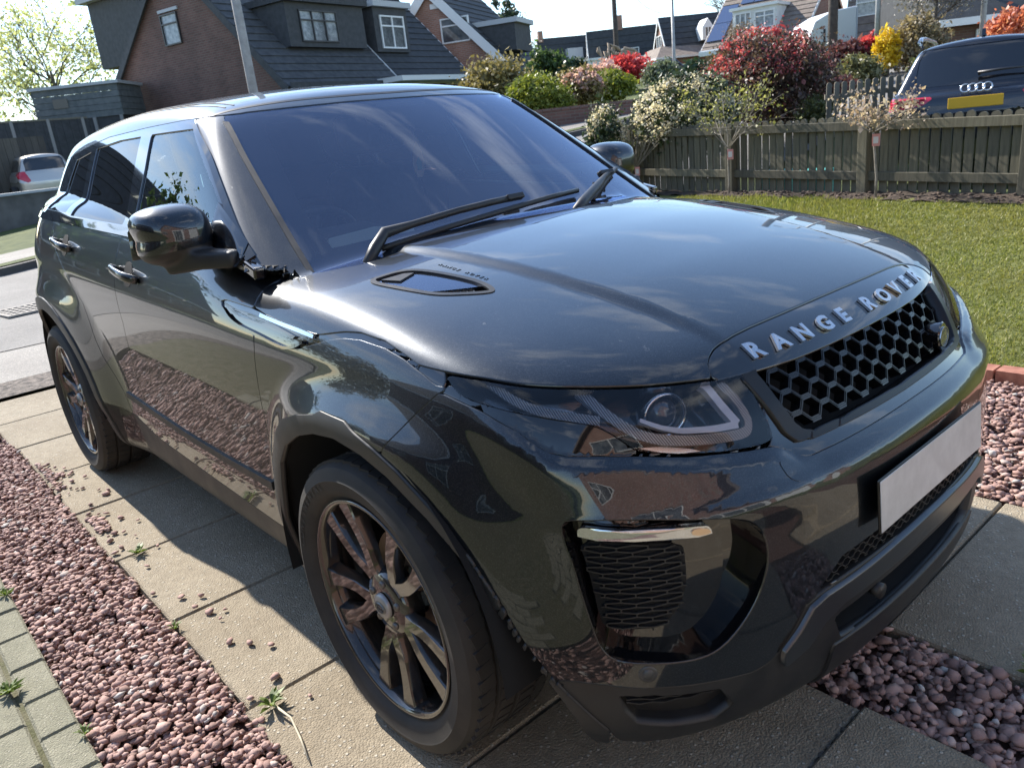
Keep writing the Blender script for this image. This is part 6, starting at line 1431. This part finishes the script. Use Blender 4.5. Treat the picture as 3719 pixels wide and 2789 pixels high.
# garden things seen through the fence gaps
for k, (x, c, n_) in enumerate(((-3.55, (.10, .42, .36), 'turquoise'), (-3.05, (.10, .42, .36), 'turquoise'))):
    m = MB(); m.box((-.16, -.1, 0), (.16, .1, .30)); m.box((-.18, -.12, .30), (.18, .12, .33)); o = m.build('storage_box', plain('turquoise plastic', c, .5)); o.location = (x, FX(x) + .45, .25); tag(o, ('turquoise plastic box behind the fence, left of the pair', 'turquoise plastic box behind the fence, right of the pair')[k], 'box')
# trees against the sky
def big_tree(name, loc, h, rad, nleaf, lsize, lmat, label, clumps=80, spread=.2, shell=.45, trunk_r=.18, cz=None, limbs=9, bark=BARK):
    z = float(zg(loc[0], loc[1])); t = empty(name, (loc[0], loc[1], z), 0, label, 'tree'); cz = cz or h - rad[2]
    m = MB(); m.tube([(0,0,-.3),(.1,0,h*.35),(.05,.1,h*.7)], [trunk_r, trunk_r*.8, trunk_r*.3], 8); m.build('trunk', bark, t, True)
    m = MB(); tips = []
    for k in range(limbs): a = 6.28*k/limbs; tips += branch_set(m, (.05, .03, h*random.uniform(.25, .62)), (math.cos(a), math.sin(a), random.uniform(.5, 1.4)), rad[0]*.75, trunk_r*.35, 3, 3, .5)
    m.build('limbs', bark, t)
    if nleaf:
        P = crown_pts(nleaf, rad, clumps, spread, shell) + np.array([0, 0, cz]); T = np.array([tuple(q) for q in tips]); k = rng.integers(0, len(T), nleaf//2); P = np.concatenate([P[:nleaf//2], T[k] + rng.normal(0, .16, (nleaf//2, 3))]); link('crown', leaf_mesh('crown', P[P[:, 2] > .3], lsize, lmat, .6), t)
    return t
big_tree('spring_tree', (-44, 9.2), 7.2, (3.2, 3.2, 2.6), 6500, .15, PALEG, 'pale green spring tree against the sky at far left', limbs=14, trunk_r=.14)
big_tree('spring_tree', (-46, 5.2), 5.2, (2.6, 2.6, 1.9), 3200, .15, PALEG, 'lower pale spring tree at the left picture edge', limbs=12, trunk_r=.12)
big_tree('bare_tree', (-52, 4.5), 8.2, (2.6, 2.6, 2.6), 300, .12, GREYL, 'hazy leafless tree at the top left corner', limbs=12, trunk_r=.13)
big_tree('pine_tree', (-37.6, 33.5), 5.6, (1.1, 1.1, 1.75), 5000, .17, lm('pine needles', (.025, .04, .025), (.055, .08, .05), None, .2), 'dark pine tree rising behind the red-brick house', clumps=34, spread=.13, shell=.5, trunk_r=.12, limbs=12)
big_tree('bare_tree', (-39.7, 37.0), 3.9, (.9, .9, 1.5), 500, .08, GREYL, 'slender bare trees right of the dark pine', limbs=12, trunk_r=.07)
big_tree('bare_tree', (-39.2, 60.2), 5.0, (2.0, 2.0, 1.6), 500, .12, GREYL, 'bare tree crown behind the triangular gable house roof', limbs=12, trunk_r=.12)
big_tree('grey_budding_tree', (-7.55, 21.0), 3.0, (.95, 1.05, .95), 6500, .055, GREYL, 'grey budding tree above the roof of the dark SUV', clumps=70, spread=.2, shell=.3, trunk_r=.06, limbs=13)
shrub('leafless_bush', (-22.6, 36.2, 4.2), (1.0, 1.0, .8), 2600, .10, lm('brownish twigs', (.12, .085, .06), (.2, .15, .11), None, .2), 'brown round bush below the solar house dormer', 'bush', clumps=60, spread=.2)
# pampas plumes
pg = empty('pampas_grass', (-22.9, 26.2, float(zg(-22.9, 26.2))), 0, 'tall pampas grass with curling beige plumes in the middle distance', 'grass')
for k in range(11):
    a = random.uniform(-.9, .9); m = MB(); h = random.uniform(1.3, 1.85); m.tube([(.1*a, 0, 0), (.45*a, .45*a, h*.75), (.7*a, .7*a, h), (.95*a + .12, .95*a + .1, h - .12), (1.05*a + .2, 1.05*a + .2, h - .3)], [.02, .03, .07, .07, .02], 6); m.build('plume', plain('beige plume', (.34, .27, .20), .9) if k == 0 else bpy.data.materials['beige plume'], pg, True)
# ---- the neighbour's and our own house: out of frame, seen in the paintwork and glass
own = empty('own_house', (6.3, -2.2, 0), 0, 'brown-brick house behind the viewer, seen mirrored in the SUV headlamp', 'house')
b = MB(); P = [(0, -4.2, -.3), (0, 3.4, -.3), (0, 3.4, 3.2), (0, -.4, 6.6), (0, -4.2, 3.2)]; b.add(P + [(8, y, z) for _, y, z in P], [(0,1,2,3,4),(9,8,7,6,5),(0,5,6,1),(1,6,7,2),(4,9,5,0)]); b.build('wall', BR2, own)
b = MB(); b.add([(-.3, -4.6, 2.85), (-.3, -.4, 6.62), (8, -.4, 6.62), (8, -4.6, 2.85), (-.3, 3.8, 2.85), (8, 3.8, 2.85), (-.3, -4.6, 3.0), (-.3, -.4, 6.8), (8, -.4, 6.8), (8, -4.6, 3.0), (-.3, 3.8, 3.0), (8, 3.8, 3.0)], [(6,9,8,7),(7,8,11,10),(0,1,7,6),(1,4,10,7),(0,6,9,3),(4,5,11,10),(0,3,2,1),(1,2,5,4)]); b.build('roof', ROOF3, own)
GB = lambda y, z: MX((-.03, y, z), (0, -1, 0), (0, 0, 1), (-1, 0, 0))
window(own, GB(1.0, 3.6), 2.6, 1.15, UPVC, 2, WG, False); window(own, GB(-1.2, .7), 2.2, 1.3, UPVC, 3, WG)
b = MB(); b.box((-.9, 1.0, 0), (-.04, 3.2, 2.3)); o = b.build('porch', UPVC, own); window(own, MX((-.95, 3.0, .2), (0, -1, 0), (0, 0, 1), (-1, 0, 0)), 1.8, 1.9, UPVC, 3, WG, False)
b = MB(); b.box((.3, 3.45, -.3), (7, 7.2, 2.5)); b.build('garage_wall', BR2, own); b = MB(); b.box((.0, 3.42, 2.5), (7.2, 7.4, 2.7)); b.build('garage_roof', UPVC, own); b = MB(); b.box((.24, 4.0, -.1), (.28, 6.6, 2.1)); b.build('garage_door', UPVC, own)
nb = gable_house('neighbour_house', (3.5, -9.5), 180, 13, 8, 2.9, 4, 6.4, BR1, ROOF2, UPVC, 'dark-roofed house across the block paving, seen in the door windows', 0, .6)
nb.rotation_euler = (0, 0, R(180)); 
for xx in (2, 5, 8.5): window(nb, FR(xx, .9), 1.5, 1.15, UPVC, 2, WG)
dormer(nb, 3.0, 6.2, 3.3, 4.6, 1.0, 2.5, DKCLAD, UPVC, [(3.4, 3.5, 2.4, .95, UPVC, 3)], ROOF2)

o1 = gable_house('opposite_house', (-25.0, -12.2), 93, 11.5, 9, 2.9, 4.5, 7.4, BR1, ROOF2, UPVC, 'dark-roofed house across the road, seen in the SUV door windows', .35, .6)
for xx in (1.2, 4.5, 8.0): window(o1, FR(xx, .8), 1.7, 1.2, UPVC, 2, WG)
dormer(o1, 3.0, 7.2, 3.2, 4.6, 1.0, 2.5, DKCLAD, UPVC, [(3.5, 3.4, 3.2, .95, UPVC, 3)], ROOF2)
big_tree('street_tree', (-19.5, -6.5), 5.6, (2.1, 2.1, 1.9), 5000, .20, MIDG, 'leafy tree across the road, seen only in the door paint', limbs=10)
big_tree('street_tree', (-17.5, -13.5), 5.0, (2.3, 2.3, 1.8), 4500, .20, OLV, 'olive tree further down the road, seen only in the door paint', limbs=10)
# ---------------------------------------------------------------- the other parked cars
def soft_car(root, f, lo, hi, h, parts):
    P, N, Q = surface_net(f, lo, hi, h); T = np.concatenate([Q[:, [0, 1, 2]], Q[:, [0, 2, 3]]])
    for name, fn, m, off in parts:
        p, n, t = clip(P, N, T, fn(P[:, 0], P[:, 1], P[:, 2], N))
        if len(t): obj(name, p + n * off, t, m, root, N=n)
def wheel_simple(par, x, y, r, w, rimm, s):
    wv = empty('wheel'); wv.parent = par; wv.location = (x, y, r); Ry = Matrix.Rotation(R(90 * s), 4, 'X')
    m = MB(); m.lathe([(r*.66, -w), (r*.94, -w), (r, -w*.8), (r, -w*.15), (r*.95, 0), (r*.68, .0), (r*.66, -.02)], 30, Ry); t = m.build('tyre', RUBBER, wv); by_angle(t.data, 35)
    m = MB(); m.lathe([(0, -.02), (r*.2, -.018), (r*.62, -.03), (r*.67, -.005)], 24, Ry); t = m.build('rim', rimm, wv, True)
BLUEP = plain('midnight blue paint', (.012, .016, .026), .25, .5, Coat_Weight=1.0, Coat_Roughness=.03); SILVP = plain('silver paint', (.52, .50, .47), .32, .55, Coat_Weight=1.0, Coat_Roughness=.04)
DKGL = plain('dark car glass', (.012, .013, .016), .06, .0, Coat_Weight=1.0); REDL_ = plain('red tail lamp', (.55, .02, .05), .15, .0, Coat_Weight=1.0); REDD = plain('dark red tail lamp', (.22, .015, .03), .15, 0, Coat_Weight=1.0)
ALU = plain('silver rail', (.62, .64, .66), .25, .9)
# midnight blue SUV next door; x forward, tail at x = 0
def f_q(x, y, z):
    a = np.abs(y)
    w = .915 - .10 * np.maximum(.45 - z, 0) - .20 * np.maximum(z - .95, 0) ** 1.4
    low = smax(smax(a - w + .05 * sstep(x, .5, 0), np.maximum(z - 1.02 - .0*x, .22 - z), .06), np.maximum(-x - .02 + .05*(a/.9)**2 + .05*sstep(z, .55, .30), x - 4.35), .10)
    cab = smax(smax((a - (.835 - .42*(z - 1.0)))*.92, z - (1.585 - .05*(a/.6)**2 - .035*((x - 1.6)/1.2)**2), .06), np.maximum((-x + .06 + .46*(z - .95) + .06*(a/.7)**2)*.9, (x - (3.25 - 1.5*(z - 1.0)))*.55), .05)
    return smin(low, np.maximum(cab, .8 - z), .03)
aq = empty('parked_blue_suv', (-1.93, 8.12, .225), R(106), 'midnight blue SUV parked beyond the picket fence, tail towards us', 'car')
RW = [(-.62, 1.11), (-.60, 1.36), (-.54, 1.475), (.54, 1.475), (.60, 1.36), (.62, 1.11), (.5, 1.075), (-.5, 1.075)]
def rearf(x, y, z, n): return np.where((n[:, 0] < -.25) & (x < .9), sdf(y, z, RW), -.5)
LAMPQ = [(.86, .985), (.885, .87), (.84, .845), (.50, .895), (.42, .955), (.44, .975)]
def lampf(x, y, z, n): return np.where(x < .6, np.maximum(sdf(y, z, LAMPQ), sdf(-y, z, LAMPQ)), -.5)
SWQ = [(.80, 1.06), (.95, 1.43), (1.35, 1.485), (2.2, 1.47), (2.75, 1.30), (3.0, 1.07)]
def sidef(x, y, z, n): return np.where((np.abs(n[:, 1]) > .5) & (np.abs(y) > .4), sdf(x, z, SWQ), -.5)
soft_car(aq, f_q, (-.15, -1.0, .15), (4.5, 1.0, 1.68), .035, [
    ('body', lambda x, y, z, n: minall(-rearf(x, y, z, n), -lampf(x, y, z, n), -sidef(x, y, z, n)), BLUEP, 0),
    ('rear_window', lambda *q: rearf(*q) - .004, DKGL, -.004), ('side_windows', lambda *q: sidef(*q) - .004, DKGL, -.004)])
for s in (1, -1):
    soft_car(aq, f_q, (-.15, -1.0 if s < 0 else 0, .7), (.8, 0 if s < 0 else 1.0, 1.1), .02, [('tail_lamp', lambda x, y, z, n: minall(sdf(s*y, z, LAMPQ), .6 - x) , REDL_, .002)])
    tl = [o for o in aq.children if o.name.startswith('tail_lamp')][-1]
    for j, zz in enumerate((.955, .925, .895)):
        b = MB(); b.box((-.035 + .07*0, s*.50 if s > 0 else -.84, zz), (.02, s*.84 if s > 0 else -.50, zz + .008)); q = b.build('lamp_rib', REDD, aq); q.location = (.045, 0, 0); q.rotation_euler = (0, 0, 0)
    b = MB(); b.tube([(.50, s*.60, 1.51), (.42, s*.615, 1.565), (.60, s*.62, 1.605), (1.2, s*.635, 1.63), (2.2, s*.63, 1.615), (2.5, s*.62, 1.55)], [.02, .03, .026, .022, .022, .02], 8); b.build('roof_rail', ALU, aq, True)
    wheel_simple(aq, .95, s*.90, .345, .22, ALU, s); wheel_simple(aq, 3.55, s*.90, .345, .22, ALU, s)
    m = MB(); m.lathe([(0, -.06), (.07, -.05), (.11, 0), (.09, .05), (0, .06)], 16); o = m.build('door_mirror', DKFR, aq, True); o.location = (3.0 - .25, s*1.03, 1.11); o.scale = (.7, 1.15, .85); bm_fix_(o.data)
    b = MB(); b.tube([(2.78, s*.85, 1.04), (2.76, s*1.0, 1.07)], .03, 6); b.build('mirror_arm', DKFR, aq)
b = MB(); b.box((-.012, -.262, -.058), (0, .262, .058)); npq = b.build('number_plate', plain('yellow plate', (.66, .38, .01), .4), aq); npq.location = (-.005, 0, .885); npq.rotation_euler = (0, R(6), 0); soften(npq, .006)
for k in range(4):
    m = MB(); m.lathe([(.036, -.006), (.050, -.006), (.050, .008), (.036, .008)], 28, None, True); o = m.build('badge_ring', ALU, aq, True); o.location = (.035, .105 - .070*k, 1.025); o.rotation_euler = (0, R(-72), 0); o.location = (.012, .105 - .070*k, 1.03); bm_fix_(o.data)
b = MB(); b.tube([(.10, -.02, 1.165), (.085, .0, 1.18), (.10, -.22, 1.19), (.11, -.45, 1.19)], [.022, .02, .014, .009], 8); b.build('rear_wiper', DKFR, aq, True)
b = MB(); b.prism([(0, 0), (.16, 0), (.02, .075)], -.018, .018, MX((.62, .0, 1.565), (1,0,0), (0,0,1), (0,1,0))); o = b.build('roof_aerial', BLUEP, aq); bm_fix_(o.data)
V, F = text_mesh('Q3', .085, .001, .004); ob = obj('model_badge', [(-.004*0, -x, z) for x, z, _ in V], F, ALU, aq, loc=(.012, .60, .80)); 
# silver hatchback across the road
def f_s(x, y, z):
    a = np.abs(y); w = .845 - .10*np.maximum(.4 - z, 0) - .12*np.maximum(z - .8, 0)
    low = smax(smax(a - w, np.maximum(z - .96 + .03*(x/3.6), .20 - z), .08), np.maximum(-x + .02 + .06*(a/.8)**2 + .06*sstep(z, .6, .9), x - 3.68 + .1*(a/.8)**2), .12)
    cab = smax(smax((a - (.775 - .36*(z - .9)))*.92, z - (1.50 - .06*(a/.6)**2 - .03*((x - 1.5)/1.2)**2), .08), np.maximum((-x + .10 + .30*(z - .9) + .08*(a/.7)**2)*.95, (x - (2.75 - 1.35*(z - .95)))*.6), .07)
    return smin(low, np.maximum(cab, .7 - z), .04)
sz = empty('silver_hatchback', (-26.55, 4.30, .60), R(180), 'small silver hatchback parked across the road, tail towards us', 'car')
RWS = [(-.56, 1.0), (-.55, 1.28), (-.48, 1.36), (.48, 1.36), (.55, 1.28), (.56, 1.0)]; SWS = [(.42, 1.0), (.50, 1.30), (1.1, 1.37), (1.9, 1.33), (2.45, 1.0)]
rS = lambda x, y, z, n: np.where((n[:, 0] < -.3) & (x < .8), sdf(y, z, RWS), -.5); sS = lambda x, y, z, n: np.where((np.abs(n[:, 1]) > .5) & (np.abs(y) > .4), sdf(x, z, SWS), -.5)
LS = [(.60, 1.0), (.80, .98), (.82, .80), (.60, .66), (.50, .70)]; lS = lambda x, y, z, n: np.where(x < .5, np.maximum(sdf(y, z, LS), sdf(-y, z, LS)), -.5)
aS = lambda x, y, z, n: np.where(np.abs(y) > .5, np.maximum(.30 - np.hypot(x - .60, z - .28), .30 - np.hypot(x - 2.98, z - .28)), -.5)
soft_car(sz, f_s, (-.15, -.95, .15), (3.85, .95, 1.6), .04, [('body', lambda *q: minall(-rS(*q), -sS(*q), -lS(*q), -aS(*q)), SILVP, 0), ('rear_window', rS, DKGL, -.004), ('side_windows', sS, DKGL, -.004), ('tail_lamps', lS, REDL_, .003), ('wheel_arches', aS, DKFR, -.10)])
for s in (1, -1):
    wheel_simple(sz, .60, s*.83, .295, .19, ALU, s); wheel_simple(sz, 2.98, s*.83, .295, .19, ALU, s)
    m = MB(); m.lathe([(0, -.05), (.06, -.04), (.10, 0), (.08, .05), (0, .06)], 14); o = m.build('door_mirror', DKFR, sz, True); o.location = (2.05, s*.93, 1.02); bm_fix_(o.data)
# two things just showing over the roof and behind the bushes
m = MB(); m.prism([(0,0),(3.8,0),(3.9,.35),(3.2,.45),(2.6,.85),(1.0,.85),(.3,.45),(-.1,.4)], 0, 1.65, MX((0,0,0), (1,0,0), (0,0,1), (0,1,0)))
bc = empty('blue_car', (-14.6, 3.4, .55), R(95), 'bright blue car roof just showing over the black SUV roof', 'car'); o = m.build('body', plain('bright blue paint', (.02, .22, .55), .3, 0, Coat_Weight=1.0), bc); bm_fix_(o.data); soften(o, .12, 3); o.location = (0, 0, .45)
m = MB(); m.prism([(.45,.47),(1.05,.80),(2.55,.80),(3.05,.47)], -.004, 1.654, MX((0,0,.45), (1,0,0), (0,0,1), (0,1,0))); o = m.build('windows', DKGL, bc); bm_fix_(o.data)
for x in (.8, 3.1): wheel_simple(bc, x, 0.05, .31, .2, ALU, -1); wheel_simple(bc, x, 1.60, .31, .2, ALU, 1)
dc = empty('dark_car', (-21.9, 27.6, float(zg(-21.9, 27.6))), R(60), 'dark car behind the red maple on a far driveway', 'car')
m = MB(); m.prism([(0,0),(1.9,0),(1.95,.2),(1.6,.25),(1.3,.5),(.5,.5),(.15,.25),(-.05,.2)], 0, .8, MX((0,0,.30), (1,0,0), (0,0,1), (0,1,0))); o = m.build('body', BLUEP, dc); bm_fix_(o.data); soften(o, .06, 3)
m = MB(); m.prism([(.30,.27),(.55,.47),(1.25,.47),(1.5,.27)], -.004, .804, MX((0,0,.30), (1,0,0), (0,0,1), (0,1,0))); o = m.build('windows', DKGL, dc); bm_fix_(o.data)
# leaf-shaped air freshener hanging under the mirror
af = empty('air_freshener', (-.90, -.005, 1.30), R(14), 'orange leaf-shaped air freshener hanging behind the windscreen', 'air freshener')
m = MB(); m.prism([(0,.07),(.022,.035),(.030,0),(.024,-.03),(.012,-.05),(-.012,-.05),(-.024,-.03),(-.030,0),(-.022,.035)], -.0015, .0015, MX((0,0,0), (0,1,0), (0,0,1), (1,0,0))); o = m.build('card', plain('orange card', (.62, .36, .20), .6), af); bm_fix_(o.data)
m = MB(); m.prism([(0,.02),(.014,0),(.01,-.026),(-.01,-.026),(-.014,0)], .0016, .0026, MX((0,0,0), (0,1,0), (0,0,1), (1,0,0))); o = m.build('green_print', plain('green print', (.20, .34, .20), .6), af); bm_fix_(o.data)
m = MB(); m.tube([(0,0,.07),(0,0,.12)], .0012, 4); m.build('cord', plain('white cord', (.6, .6, .55), .8), af)
